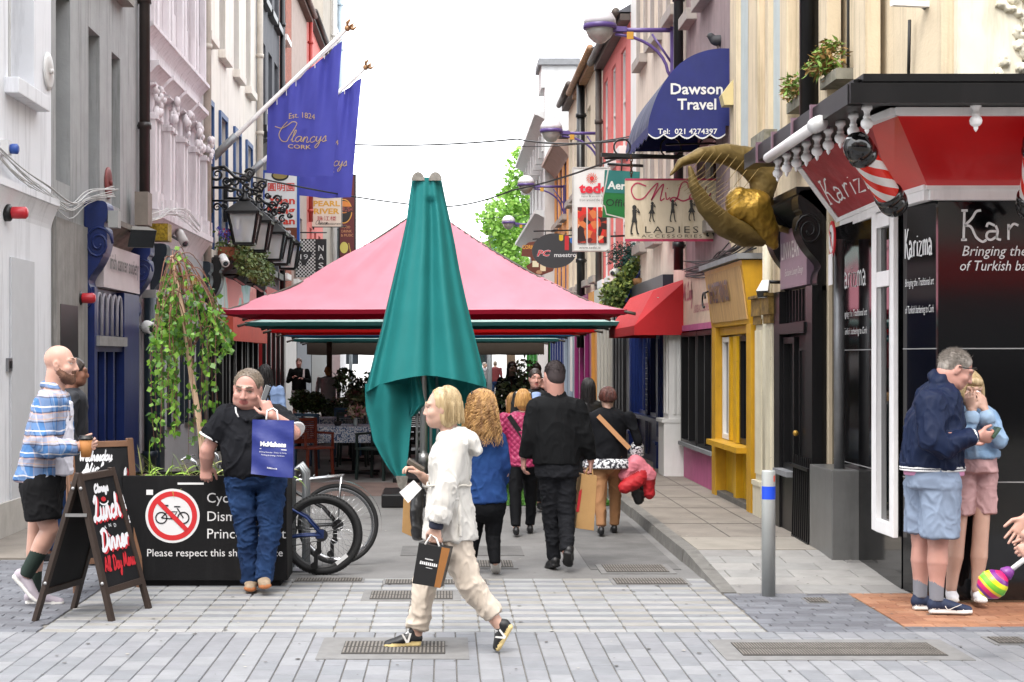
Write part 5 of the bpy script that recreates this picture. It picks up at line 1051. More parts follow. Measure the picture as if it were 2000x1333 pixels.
R1=cor(wt+.05,h+.02); R2=cor(.1,h+.22); g.add(R1+R2,[(0,1,5,4),(1,2,6,5),(2,3,7,6),(3,0,4,7),(4,5,6,7),(0,3,2,1)]); g.lathe([(.1,h+.22),(.12,h+.25),(.06,h+.3),(.05,h+.36),(.0,h+.4)],c,12); g.build('lantern_frame',m_irn,t)
g=MB(); a=cor(wb-.01,.01);b_=cor(wt-.01,h-.01); g.add(a+b_,[(0,1,5,4),(1,2,6,5),(2,3,7,6),(3,0,4,7)]); g.build('lantern_glass',mg_,t)
g=MB(); g.lathe([(.0,.1),(.03,.12),(.03,.28),(.07,.36),(.06,.44),(.0,.47)],c,12); g.build('bulb',M('bulb_pale','#b7b2a6',.2,var=0),t)
g=MB(); X0=-4.28; y=28.0
g.tube([(X0,y,4.86),(X0+.35,y,4.86),(X0+.55,y,4.8),(-3.66,y,4.62),(-3.66,y,4.2)],.026,8); g.tube([(X0,y,4.62),(X0+.5,y,4.62)],.02,8); g.bar((X0,y,4.4),(X0,y,5.2),.08,.05)
def spiral(cx,cz,r,a0,turn,th=.02):
    g.tube([(cx+r*(1-i/26)*math.cos(a0+turn*i*.42),y,cz+r*(1-i/26)*math.sin(a0+turn*i*.42)) for i in range(24)],[th*(1.1-i/30) for i in range(24)],6)
spiral(X0+.12,5.1,.13,2,1,.028); spiral(X0+.3,4.98,.1,0,-1,.024); spiral(X0+.45,4.98,.09,2.5,1,.022); spiral(X0+.6,5.0,.08,0,1,.022); spiral(X0+.72,5.12,.09,3,-1,.026); spiral(X0+.12,4.5,.08,0,1); spiral(X0+.25,4.5,.06,3,-1); spiral(X0+.66,4.84,.08,1,1,.024); spiral(X0+.82,4.92,.06,0,-1,.022)
g.tube([(X0,y,5.2),(X0+.25,y,5.24),(X0+.45,y,5.05),(X0+.7,y,4.98),(X0+.8,y,5.2)],[.03,.034,.03,.03,.02],8); g.build('scroll_bracket',m_irn,t)
t['label']='nearest of five black iron lanterns on scrolled brackets above the flower box'
for k,D in enumerate((29.9,32.6,34.1,35.8)): copy_tree(t,(-4.3,D,3.8),label=('second','third','fourth','farthest')[k]+' of five black iron lanterns on scrolled brackets above the flower box')
# flower box -----------------------------------------------------------------
t=thing('window_box','long trailing flower box on the black cornice under the lanterns','flower box',(-3.95,29.6,3.62)); g=MB(); g.box(-4.15,-3.85,28.0,32.4,3.61,3.78); g.build('box',M('terracotta','#8d4f36',.85,var=.15),t)
n=2600; c_=np.stack([RNG.uniform(-4.2,-3.7,n),RNG.uniform(27.9,32.6,n),3.8+RNG.normal(0,.11,n)],1); tr=RNG.random(n)<.5; c_[tr,0]=RNG.uniform(-3.85,-3.62,tr.sum()); c_[tr,2]=3.72-RNG.random(tr.sum())**1.5*.42
v,f=leaf_geo(c_,.085,RNG,.4); ml=[M('leaf_sage','#6d7d45',.6,var=.3,vs=8),M('leaf_olive','#4f6330',.6,var=.3,vs=8)]; link_mesh('foliage',np_mesh('foliage',v,f,ml,np.repeat(RNG.integers(0,2,n),2)),t)
n=160; c_=np.stack([RNG.uniform(-4.15,-3.75,n),RNG.uniform(27.9,29.2,n),3.98+RNG.uniform(-.02,.12,n)],1); v,f=leaf_geo(c_,.07,RNG,-.3,1.); link_mesh('blossom',np_mesh('blossom',v,f,[M('petal_violet','#5c59b0',.6),M('petal_red','#b02a3c',.6)],np.repeat((RNG.random(n)<.2).astype(int),2)),t)
# cameras and floods
def cctv(label,pos,d,L=.32,r=.055,mat=None):
    t=thing('security_camera',label,'camera',pos,'cameras on the shopfronts'); p=Vector(pos); d=Vector(d).normalized(); g=MB(); g.lathe([(.0,-L/2),(r*.8,-L/2),(r,-L/2+.03),(r,L/2),(r*.8,L/2+.01)],p,16,axis=d); g.build('housing',mat or m_white,t); g=MB(); g.lathe([(0,0),(r*.75,0),(r*.6,.012),(0,.014)],p+d*(L/2+.001),16,axis=d); g.build('lens',m_glass,t)
    g=MB(); w=Vector((XL if p.x<0 else XR,p.y,p.z+.08)); g.tube([p,p-d*.05+Vector((0,0,-r*1.2)),w],.02,8); g.build('arm',m_lead,t)
cctv('grey bullet camera on the pink cornice above the birch tree',(-4.05,23.6,3.6),(.4,-.7,-.6),.34,.07,M('camera_grey','#a9a5a2',.4,var=.05)); cctv('white bullet camera on the black bracket above the painted fascia',(-3.95,27.4,3.5),(.3,-.8,-.45),.3,.075)
cctv('white dome camera on the blue shop frame',(-4.1,21.2,2.18),(.7,-.6,-.25),.16,.085); cctv('white twin dome camera beside the pale entrance',(-4.15,21.9,2.4),(.7,-.6,-.1),.14,.085); cctv('small white camera on the cream pilaster of the right row',(3.05,27.6,3.3),(-.5,-.8,-.3),.2,.07)
def flood(label,p,d,s=.3,mat=None):
    t=thing('floodlight',label,'floodlight',p,'floodlights on the fronts'); p=Vector(p); d=Vector(d).normalized(); x=d.cross(EZ).normalized(); y=x.cross(d); g=MB(); n=len(g.v); q=[p+d*.1+x*a*s*.5+y*b*s*.4 for a,b in((-1,-1),(1,-1),(1,1),(-1,1))]+[p-d*.08+x*a*s*.3+y*b*s*.22 for a,b in((-1,-1),(1,-1),(1,1),(-1,1))]; g.add(q,[(0,1,5,4),(1,2,6,5),(2,3,7,6),(3,0,4,7),(4,5,6,7)]); g.build('housing',mat or m_black,t); g=MB(); g.add([a+d*-.005 for a in q[:4]],[(0,1,2,3)]); g.build('lamp_glass',m_glass,t); g=MB(); g.tube([p-d*.08,Vector((XL if p.x<0 else XR,p.y,p.z+.05))],.018,6); g.build('arm',m_black,t)
flood('grey square floodlight with a bent arm on the grey shop cornice',(-3.95,19.9,3.35),(.35,-.7,-.6),.34,M('flood_grey','#6d6862',.6)); flood('black floodlight aimed at the painted fascia, nearer one',(-3.92,29.6,3.3),(-.5,-.2,-.8),.3); flood('black floodlight aimed at the painted fascia, farther one',(-3.92,32.6,3.3),(-.5,-.2,-.8),.3)
flood('small white floodlight over the gilded capitals',(3.2,15.4,2.46),(-.3,-.6,-.7),.12,m_white); flood('black floodlight pair beside the tapas sign',(2.75,28.6,3.98),(-.4,-.7,-.4),.3); flood('black lamp hood on the right below the round grey sign',(2.75,36.5,3.2),(-.3,-.3,-.9),.5)
g=MB(); g.box(2.62,2.95,29.0,29.3,4.15,4.5); g.build('cloth_bundle',M('cloth_blue','#2b4c8a',.8,var=.3,vs=9),label='blue wrapped bundle under the green sign',cat='bundle')
g=MB(); g.add([(XR-.002,16.9,3.05),(XR-.2,16.9,3.05),(XR-.2,16.9,3.35),(XR-.1,16.9,3.5),(XR-.002,16.9,3.5),(XR-.002,17.3,3.05),(XR-.2,17.3,3.05),(XR-.2,17.3,3.35),(XR-.1,17.3,3.5),(XR-.002,17.3,3.5)],[(0,1,2,3,4),(9,8,7,6,5),(1,6,7,2),(2,7,8,3),(3,8,9,4),(0,5,6,1)]); [g.box(XR-.16,XR-.04,16.88,16.899,3.18+i*.05,3.2+i*.05,1) for i in range(4)]; g.build('alarm_box',[M('alarm_cream','#cdbd8b',.5,var=.05),M('alarm_slot','#8d8160',.5)],label='cream louvred alarm box under the gold horns',cat='alarm')
g=MB(); g.add([(XR-.022,18.0,4.72),(XR-.13,18.0,4.72),(XR-.16,18.0,4.84),(XR-.022,18.0,5.02),(XR-.022,18.2,4.72),(XR-.13,18.2,4.72),(XR-.16,18.2,4.84),(XR-.022,18.2,5.02)],[(0,1,2,3),(7,6,5,4),(1,5,6,2),(2,6,7,3),(0,4,5,1)]); g.build('alarm_box',MATS['alarm_cream'],label='cream wedge shaped alarm box beside the blue awning',cat='alarm')
# blue awning ---------------------------------------------------------------
t=thing('awning','deep blue quarter round first floor awning with white lettering and scalloped valance','awning',(2.9,19.4,4.3)); m_aw=M('awning_blue','#172062',.7,var=.12,vs=4,dirt='#2c3562',dirt_amt=.4,bump=.1,bs=200); m_awt=M('awning_striped','#232a4c',.7,var=.2,vs=3,dirt='#8d8f98',dirt_amt=.8,dirt_s=(1,6,1))
pr=[(1425,95),(1405,95),(1380,99),(1350,110),(1322,130),(1298,160),(1282,190),(1270,225),(1266,246)]; D0,D1=18.4,20.7; cp=catmull(pr,4)
A=[P(u,v,D0) for u,v in cp]; fl=P(1425,246,D0); g=MB(); g.add(A+[fl],[tuple(range(len(A)+1))]); dl=EY*(D1-D0); fb_=[p+dl for p in A]; g.add(fb_+[fl+dl],[tuple(range(len(A)+1))[::-1]])
g.add(A+fb_,[(i,i+1,len(A)+i+1,len(A)+i) for i in range(len(A)-1)],1)
def scal(p0,p1,n):
    vs=[];m=n*8
    for i in range(m+1):
        f=i/m; p=p0.lerp(p1,f); vs+= [p,p-EZ*(.11+.05*abs(math.sin(math.pi*n*f)))]
    g.add(vs,[(2*i,2*i+1,2*i+3,2*i+2) for i in range(m)],0)
    g.add([x+( -EY*.004) for i in range(m+1) for x in (vs[2*i+1]+EZ*.018,vs[2*i+1])],[(2*i,2*i+1,2*i+3,2*i+2) for i in range(m)],2)
scal(A[-1],fl-EX*.05,5); scal(A[-1],A[-1]+dl,6); cv=g.build('canopy',[m_aw,m_awt,ink('#d0d0d0')],t)
g=MB(); o=D0-.006; put_text(g,'Dawson',P(1361,174,o),EX,EZ,22*o/FPX,102*o/FPX,bold=.02); put_text(g,'Travel',P(1361,204,o),EX,EZ,22*o/FPX,76*o/FPX,bold=.02); put_text(g,'Tel:  021 4274397',P(1343,257,o),EX,EZ,11*o/FPX,116*o/FPX,bold=.015); g.build('lettering',ink('#d0d0d0'),t).parent=cv
# gold horns ------------------------------------------------------------------
DH=14.55; s_=DH/FPX; q=lambda u,v,dy=0:P(u,v,DH+dy)
hs=[LO([q(1309,343,-.25),q(1330,318,-.22),q(1370,302,-.15),(q(1420,302,-.05)),q(1462,315,.02),q(1492,345,.05),q(1488,385,.05)],[.02,.05,.07,.09,.12,.13,.11],.02,0,(0,1,0),[2*s_,8*s_,14*s_,21*s_,28*s_,30*s_,22*s_],.6),
 LO([q(1347,326,-.35),q(1356,365,-.32),q(1380,405,-.25),q(1415,440,-.15),q(1455,460,-.05),q(1490,468,0)],[.02,.06,.09,.11,.1,.06],.02,0,(0,1,0),[4*s_,11*s_,18*s_,23*s_,23*s_,14*s_],.6)]
sk=[LO([q(1440,388,-.05),q(1470,410,-.03),q(1495,450,0),q(1512,480,.02)],[.1,.16,.12,.06],.04,0,(0,1,0),[24*s_,38*s_,26*s_,9*s_]),EL(q(1436,412,-.08),(17*s_,.08,24*s_),.06),EL(q(1472,388,0),(24*s_,.12,16*s_),.06),LO([q(1430,436,-.1),q(1455,418,-.15),q(1480,396,-.14)],[4*s_]*3,.01)]
t=thing('horn_sculpture','large beaten gold horned skull mounted over the street on the right','sculpture',q(1480,480)); m_gs=M('beaten_gold','#8a6c28',.42,.7,var=.35,vs=7,bump=.6,bs=16,dirt='#3a2c12',dirt_amt=.6,dirt_s=(2,2,2)); m_gm=M('matt_gold','#65532a',.55,.4,var=.2,vs=9,dirt='#3f3218',dirt_amt=.5,dirt_s=(3,3,3))
sdf_obj('horns',hs,[m_gm],t,.011,[(.004,(14,14,14))],1); sdf_obj('skull',sk,[m_gs],t,.011,[(.005,(8,8,5)),(.004,(20,20,12))],1)
g=MB()
for i in range(13):
    f=i/12; a=q(1350+80*f,345+60*f,-.42); g.tube([a+Vector((-.13,0,-.09)),a+Vector((.12,0,.09))],.0022,4)
for i in range(8): a=q(1360+105*i/7,322+ (i/7)**2*30,-.3); g.tube([a+Vector((-.08,0,-.1)),a+Vector((.09,0,.12))],.003,4)
g.tube([q(1500,440,0),(XR,14.8,2.95)],.03,8); g.tube([q(1480,400,0),(XR,14.9,3.3)],.03,8); g.build('wires',M('brass_wire','#8d774a',.5,.5,var=0),t)
# purple street lamps
m_pur=M('lamp_purple','#57457f',.4,var=.08); m_dome=M('lamp_dome','#c9c7cb',.3,var=.04); m_bowl=M('lamp_bowl','#9d9a92',.25,var=.15,vs=6)
D=22.9; Z=6.64; x0=XR-.02; xe=2.30
t=thing('street_lamp','purple wall lamp with a white dome over the right pavement, one of four','street lamp',(XR,D,Z),'purple wall lamps'); g=MB(); g.tube([(x0,D,Z),(xe+.2,D,Z)],.035,10); g.bar((x0,D,Z+.05),(x0,D,Z-.95),.06,.05)
g.tube([(x0-.01,D,Z-.72)]+[(x0-.06-.85*(1-math.cos(a)),D,Z-.68+.62*math.sin(a)) for a in np.linspace(.1,1.5,9)],.024,6); g.tube([(x0,D,Z-.5),(x0-.3,D,Z-.06)],.018,6); g.bar((x0-.6,D,Z-.02),(x0-.6,D,Z-.14),.05,.03); g.build('arm',m_pur,t)
hx=xe; g=MB(); g.lathe([(.0,-.23),(.09,-.2),(.17,-.12),(.22,0)],(hx,D,Z+.02),20); g.build('bowl',m_bowl,t); g=MB(); g.lathe([(.245,0.05),(.235,.14),(.19,.22),(.12,.275),(.05,.295),(.0,.3)],(hx,D,Z+.02),20); g.build('dome',m_dome,t); g=MB(); g.lathe([(.22,-.01),(.25,.0),(.25,.06),(.22,.07)],(hx,D,Z+.02),20); g.bar((hx+.2,D,Z+.02),(hx+.4,D,Z+.01),.09,.07); g.build('rim',m_pur,t); g=MB(); g.box(x0-.68,x0-.58,D-.035,D-.03,Z-.14,Z-.03); g.build('number_plate',M('plate_amber','#b9892c',.5,var=0),t)
t['label']='nearest of four purple wall lamps with white domes, above the blue awning'
for Dk,nm in ((33.4,'second nearest'),(43.8,'third'),(56.,'farthest')): copy_tree(t,(XR,Dk,Z),label=nm+' of four purple wall lamps with white domes on the right')
for lb,y,z,mt in (('pale oval wall tie plate high on the white corner building',16.6,4.85,m_white),('red oval wall plate on the grey house between its windows',19.55,3.98,M('plate_red','#7d3a38',.6,var=.15))):
    g=MB(); c=Vector((XL,y,z)); g.lathe([(.0,.03),(.16,.03),(.2,.02),(.2,.002)],c,24,axis=(1,0,0)); g.lathe([(.0,.06),(.03,.06),(.03,.03)],c,10,axis=(1,0,0)); g.build('wall_plate',mt,label=lb,cat='wall plate')
g=MB(); g.box(-4.1,-3.85,21.3,21.6,3.38,3.62); g.build('planter_box',M('gold_mosaic','#9c8128',.35,.5,var=.6,vs=30),label='small gold mosaic box on the end of the shop cornice',cat='box')
# overhead wires
def wire(label,pts,r=.008,sag=.0):
    g=MB(); q=[Vector(p) for p in pts]; o=[]
    for a,b_ in zip(q,q[1:]):
        for i in range(12): f=i/12; o.append(a.lerp(b_,f)-EZ*sag*4*f*(1-f))
    o.append(q[-1]); g.tube(o,r,5); g.build('overhead_wire',m_cable,label=label,cat='cable')
wire('purple grey overhead cable crossing the sky to the blue awning',[(-4.3,44,8.0),P(1010,272,35),(3.3,21.5,4.95)],.02,.15); wire('thin second cable below it crossing the sky',[(-4.3,47,8.1),P(1000,285,36),(3.3,24,5.3)],.011,.1); wire('low cable with a dangling plug crossing from the flags to the right lamps',[(-4.3,27.5,5.2),P(850,404,38),P(1000,372,32),(3.3,21,4.9)],.018,.1); wire('faint high cable across the middle of the street',[(-4.3,60,7.2),(3.3,58,7.2)],.01,.2)
# greenery on the right row
def foliage_thing(name,label,cat,centres,size,mats,extra=None,base=None,droop=.3,aspect=.6,group=None,pname='foliage'):
    c_=np.asarray(centres); b=base or Vector((c_[:,0].mean(),c_[:,1].mean(),c_[:,2].min())); t=thing(name,label,cat,b,group); v,f=leaf_geo(c_,size,RNG,droop,aspect); link_mesh(pname,np_mesh(pname,v,f,mats,np.repeat(RNG.integers(0,len(mats),len(c_)),2)),t); return t
def blobs(spec,n):
    w=np.array([s[1]**2 for s in spec]); k=RNG.choice(len(spec),n,p=w/w.sum()); c_=np.array([list(spec[i][0]) for i in k]); r=np.array([spec[i][1] for i in k]); d=RNG.normal(size=(n,3)); d/=np.linalg.norm(d,axis=1)[:,None]; return c_+d*(r*RNG.uniform(.55,1.05,n))[:,None]
ivm=[M('ivy_light','#8d9a4c',.55,var=.3,vs=7),M('ivy_mid','#66783a',.55,var=.3,vs=7),M('ivy_dark','#3f5428',.6,var=.3,vs=7)]
t=foliage_thing('hanging_basket','overflowing ivy basket hung from a blue iron bracket on the right','hanging basket',blobs([(P(1205,575,27.2),.28),(P(1230,560,27),.3),(P(1195,590,27.3),.2),(P(1262,520,27),.28),(P(1285,550,27),.22),(P(1250,590,27.2),.22),(P(1228,540,27),.22),(P(1280,525,27),.2)],2600),.1,ivm)
g=MB(); g.lathe([(.0,-.2),(.12,-.17),(.22,-.06),(.24,.04),(.2,.05)],P(1260,550,26.8),16); g.build('basket',M('coir_basket','#86603c',.9,var=.3,vs=12,bump=.5),t); g=MB(); g.tube([P(1300,505,26.8),P(1265,500,26.8),P(1235,560,26.8),P(1222,590,26.8)],.02,8); g.tube([P(1320,512,26.8),P(1270,520,26.8),P(1240,545,26.8)],.02,8); g.build('bracket',blue,t)
foliage_thing('fir_garland','dark blue green artificial fir garland over the shop on the right','garland',blobs([(P(1215,500,27.6),.25),(P(1240,510,27.6),.3),(P(1265,495,27.6),.28),(P(1290,500,27.6),.3),(P(1230,535,27.6),.25),(P(1255,475,27.6),.2)],3000),.11,[M('fir_teal','#1f4a44',.7,var=.3,vs=7),M('fir_dark','#15332d',.7,var=.3,vs=7)],aspect=.16)
fm=[M('fern_green','#6b8a36',.6,var=.3,vs=9),M('fern_rust','#8a6a35',.7,var=.3,vs=9)]
foliage_thing('fern','small fern growing on the mossy sill beside the black downpipe','fern',blobs([((3.2,14.1,4.26),.1),((3.22,14.3,4.24),.09)],260),.075,fm,aspect=.3); foliage_thing('fern','bigger fern growing over the sill edge above the black gutter','fern',blobs([((3.25,12.98,4.32),.13),((3.2,13.1,4.25),.12)],420),.08,fm,aspect=.3)
part([x for x in COL.objects if x.get('label','').startswith('cream stuccoed corner building')][0],'window_sill',MATS['sill_mossy'],(12.7,13.25,4.06,4.15,.0,.17),s=1)
# pigeon
g=MB(); c=P(1405,91,19.0); 
t=sdf_obj('pigeon',[EL(c+Vector((0,0,.07)),(.12,.07,.07),.03),EL(c+Vector((-.11,0,.13)),.04,.04),LO([c+Vector((.08,0,.06)),c+Vector((.2,0,.0))],[.05,.02],.03),LO([c+Vector((-.14,0,.13)),c+Vector((-.17,0,.12))],[.012,.004],.01,1),LO([c+Vector((-.02,.02,.02)),c+Vector((-.02,.02,-.03))],.008,.01,1),LO([c+Vector((-.02,-.02,.02)),c+Vector((-.02,-.02,-.03))],.008,.01,1)],[M('feather_dark','#2e2f33',.7,var=.3,vs=14),M('beak_grey','#6a5a50',.6)],None,.008,label='dark pigeon sitting on top of the blue awning',cat='pigeon')
# bollard
D=11.29; x=(1501-870)/FPX*D; z=ramp_z(0,D)
t=thing('bollard','grey metal bollard with blue and red stickers on the right paving','bollard',(x,D,z)); g=MB(); g.lathe([(.05,0),(.05,.915),(.047,.925),(.0,.927)],(x,D,z),28); g.build('post',M('bollard_grey','#a4a7a5',.45,.12,var=.08,vs=3,dirt='#6c6c6a',dirt_amt=.4,wear='#76776f'),t); g=MB()
def patch(a0,a1,z0,z1,m): g.grid(lambda a,b_:Vector((x+.0508*math.cos(a0+(a1-a0)*a),D+.0508*math.sin(a0+(a1-a0)*a),z+z0+(z1-z0)*b_)),12,2,m)
patch(-3.0,-.35,.715,.81,0); patch(-1.0,-.6,.845,.89,1); g.build('sticker',[M('sticker_blue','#1546c9',.5,var=0),M('sticker_red','#d05a45',.6,var=.1)],t)
# ------------------------------------------------------------------ planter, tree, boards, bicycles
m_plb=M('planter_black','#0c0c0e',.6,spec=.25,var=.15,vs=4,dirt='#2b2a2a',dirt_amt=.5,bump=.1,bs=90); m_soil=M('soil','#4a3426',.95,var=.4,vs=30,bump=.8,bs=40)
DP=11.75; px0,px1=-2.47,-1.215; pz=.85
t=thing('planter','long black planter box with cycling notice in white lettering','planter',((px0+px1)/2,DP+.22,0)); g=MB()
g.box(px0,px1,DP,DP+.03,.05,pz); g.box(px0,px1,DP+.42,DP+.45,.05,pz); g.box(px0,px0+.03,DP+.03,DP+.42,.05,pz); g.box(px1-.03,px1,DP+.03,DP+.42,.05,pz); g.box(px0+.05,px1-.05,DP+.04,DP+.42,.0,.06); bx=g.build('box',m_plb,t,bevel=.003)
g=MB(); g.grid(lambda a,b:Vector((px0+.03+(px1-px0-.06)*a,DP+.03+.39*b,pz-.04+.03*math.sin(a*23)*math.sin(b*9))),30,8); g.build('soil',m_soil,t)
g=MB(); mats=[ink('#d4d3d3'),ink('#c0262a'),ink('#1a1a1d')]; o=DP-.003; px=DP/FPX
def disc(u,v,r,m,o,r2=None,n=48):
    c=P(u,v,o)
    if r2 is None: g.add([c+Vector((r*px*math.cos(2*math.pi*i/n),0,r*px*math.sin(2*math.pi*i/n))) for i in range(n)],[tuple(range(n))],m)
    else: g.add([c+Vector((q*px*math.cos(2*math.pi*i/n),0,q*px*math.sin(2*math.pi*i/n))) for q in(r,r2) for i in range(n)],[(i,(i+1)%n,n+(i+1)%n,n+i) for i in range(n)],m)
disc(337,1008,53,0,o); disc(337,1008,48,1,o-.0015,38)
for u in(315,358): disc(u,1012,12,2,o-.003,9.5)
L2=lambda pts,w,m,oo: ribbon(g,[np.array(p,float) for p in pts],w,lambda x,y:P(float(x),float(y),oo),m,False)
L2([(315,1012),(327,1000),(346,1000),(336,1014),(315,1012)],2.4,2,o-.003); L2([(327,1000),(336,1014)],2.4,2,o-.0033); L2([(346,993),(358,1012)],2.4,2,o-.0036); L2([(340,990),(352,990)],2.4,2,o-.003); L2([(325,994),(336,1014)],2.4,2,o-.0042); L2([(319,988),(329,988)],3,2,o-.003)
L2([(310,981),(364,1035)],9,1,o-.005)
def PT(b,u,v,h,oo=o): 
    vs,fs=text_geo(b,0,0,1,'LEFT'); s=h*px/.73; g.add([P(u,v,oo)+EX*float(x*s)+EZ*float(y*s) for x,y in vs],fs,0)
PT('Cyclists',403,982,20); PT('Dismount',403,1018,20); PT('Princes Street',403,1052,20); PT('Please respect this shared space',286,1087,15)
g.box(P(286,0,DP).x,P(299,0,DP).x,DP-.004,DP-.001,P(0,967,DP).z,P(0,957,DP).z,0); g.box(P(347,0,DP).x,P(398,0,DP).x,DP-.005,DP-.001,P(0,947,DP).z,P(0,943,DP).z,0)
g.build('notice',mats,t).parent=bx
# leek-like blades in the planter
def blade_geo(n,rng):
    V_=[];F_=[]
    for i in range(n):
        b=np.array([rng.uniform(px0+.08,px1-.08),DP+rng.uniform(.08,.38),pz-.03]); a=rng.uniform(0,6.28); L=rng.uniform(.12,.42); up=rng.uniform(.15,1.)
        d=np.array([math.cos(a),math.sin(a)*.4,0]); w=np.array([-d[1],d[0],.3])*rng.uniform(.006,.013); k=len(V_)
        for j in range(6):
            f=j/5; p=b+d*L*f*(1.1-.6*up)+np.array([0,0,L*(up*f-.75*f*f*(1.2-up))]); ww=w*(1-f**3); V_+= [p-ww,p+ww]
        F_+= [[k+2*j,k+2*j+1,k+2*j+3,k+2*j+2] for j in range(5)]
    return np.array(V_),np.array(F_)
v,f=blade_geo(170,RNG); link_mesh('leafy_shoots',np_mesh('leafy_shoots',v,f,[M('shoot_green','#7fa03a',.5,var=.3,vs=9),M('shoot_pale','#b3b476',.6,var=.25,vs=9)],np.repeat((RNG.random(170)<.4).astype(int),5)),label='green and straw coloured shoots growing low in the black planter',cat='plants',kind='stuff')
# weeping birch
tb=thing('birch_tree','slender weeping birch with hanging green branches growing in the black planter','tree',P(400,925,12.0)); Db=12.0
trunk=catmull([P(400,930,Db),P(390,830,Db),P(372,720,Db+.02),P(362,640,Db),P(347,560,Db),P(335,500,Db)],4); g=MB(); g.tube([Vector(p) for p in trunk],[.026-.013*i/(len(trunk)-1) for i in range(len(trunk))],10)
m_bark=M('birch_bark','#b89a80',.8,var=.2,vs=12,stretch=(1,1,.3),bump=.4,dirt='#6a4c3a',dirt_amt=.5,dirt_s=(6,6,1)); g.build('trunk',m_bark,tb)
g=MB(); lc=[]; rr=random.Random(11)
tops=[P(337,503,Db),P(352,540,Db),P(360,575,Db),P(365,620,Db),P(372,690,Db)]
for i in range(56):
    o=tops[rr.choice((0,0,0,1,1,2,2,3,4))]; ut=rr.choice((rr.uniform(300,345),rr.uniform(300,440),rr.uniform(395,440),rr.uniform(310,390))); dy=rr.uniform(-.32,.3); k=abs(ut-365)/75
    vt=rr.uniform(560,640)+30*k; vb=rr.uniform(640,900) if ut<425 else rr.uniform(620,720)
    e=P(ut,vt,Db+dy); end=P(ut+rr.uniform(-10,10),vb,Db+dy*1.1); mid=(o+e)/2+Vector((0,0,.12+rr.uniform(0,.08)))
    pts=[Vector(p) for p in catmull([o,mid,e,(e+end)/2+Vector((rr.uniform(-.03,.03),0,0)),end],6)]; g.tube(pts,[.005*(1-.75*j/len(pts)) for j in range(len(pts))],4)
    st=5 if rr.random()<.35 else 9
    for j in range(st,len(pts)-1):
        for _ in range(2 if rr.random()<.62 else 1): lc.append(list(pts[j].lerp(pts[j+1],rr.random())+Vector((rr.uniform(-.025,.025),rr.uniform(-.025,.025),rr.uniform(-.02,.01)))))
g.build('branches',M('twig_brown','#6f4a3a',.8,var=.2),tb)
def leafmat(n,c,tr=.35):
    m=M(n,c,.45,var=.3,vs=6); nt=m.node_tree; b=nt.nodes['Principled BSDF']; tl=nt.nodes.new('ShaderNodeBsdfTranslucent'); tl.inputs[0].default_value=(*[x*1.6 for x in lin(c)],1); ms=nt.nodes.new('ShaderNodeMixShader'); ms.inputs[0].default_value=tr; nt.links.new(b.outputs[0],ms.inputs[1]); nt.links.new(tl.outputs[0],ms.inputs[2]); nt.links.new(ms.outputs[0],nt.nodes['Material Output'].inputs[0]); return m
bl=[leafmat('birch_leaf','#507a24'),leafmat('birch_leaf_light','#6f9636'),leafmat('birch_leaf_deep','#33561a')]
v,f=leaf_geo(np.array(lc),.05,RNG,.9,.85); link_mesh('leaves',np_mesh('leaves',v,f,bl,np.repeat(RNG.integers(0,3,len(lc)),2)),tb)
# A-boards
m_wood=M('board_wood','#2e2119',.6,var=.2,vs=6,stretch=(1,1,.15),dirt='#24180f',dirt_amt=.4,bump=.15,bs=60); m_woodl=M('board_wood_light','#6b4a33',.65,var=.25,vs=6,stretch=(1,1,.15),bump=.15); m_chalk=M('chalkboard','#101012',.65,spec=.25,var=.15,vs=4,dirt='#2e2e30',dirt_amt=.4)
def aboard(label,feet,top,wood,write):
    """feet: a-near,a-far (written side), b-near,b-far; top: ridge near, far"""
    an,af,bn,bf=[Vector(x) for x in feet]; tn,tf=[Vector(x) for x in top]; t=thing('sandwich_board',label,'A-board',(an+af+bn+bf)/4)
    for k,(n_,f_) in enumerate(((an,af),(bn,bf))):
        ex=(f_-n_).normalized(); W=(tf-tn).length; off=(tf-tn)-(f_-n_); up=((tn-n_).normalized()+(tf-f_).normalized()).normalized(); nr=ex.cross(up).normalized(); ctr=(an+af+bn+bf)/4
        if nr.dot((n_+f_)/2-ctr)<0: nr=-nr
        g=MB()
        for a,b in((n_,tn),(f_,tf)): g.bar(a,b,.05,.032,up=nr)
        for fr in(.2,.965): g.bar(n_.lerp(tn,fr),f_.lerp(tf,fr),.045,.03,up=nr)
        fo=g.build('frame',wood,t,bevel=.003); g=MB(); q=[n_.lerp(tn,.2),f_.lerp(tf,.2),f_.lerp(tf,.95),n_.lerp(tn,.95)]; g.add([p+nr*.006 for p in q]+[p-nr*.006 for p in q],[(0,1,2,3),(7,6,5,4),(0,4,5,1),(2,6,7,3)]); pn=g.build('panel',m_chalk,t)
        if k==0 and write:
            a,b,c,d=q
            fl=ex.x<0
            def S(x,y,o=.009):
                if nr.cross(EZ).dot(ex)>0: x=1-x
                return a*(1-x)*(1-y)+b*x*(1-y)+c*x*y+d*(1-x)*y+nr*o
            write(S,pn)
    g=MB(); 
    for fr in(.72,): 
        for a,b,tt in((an,bn,tn),): g.bar(a.lerp(tt,fr)+Vector((0,-.03,0)),b.lerp(tt,fr)+Vector((0,-.03,0)),.022,.006,up=EY)
    for p in(an,bn): 
        for fr in(.9,.26): g.sphere(tuple(p.lerp(tn,fr)+Vector((0,-.028,0))),.012,5)
    g.build('hinge_plate',M('zinc_bright','#a6a6a6',.35,.8,var=.1),t); return t
cw,cr=ink('#d8d8da'),ink('#b8232c')
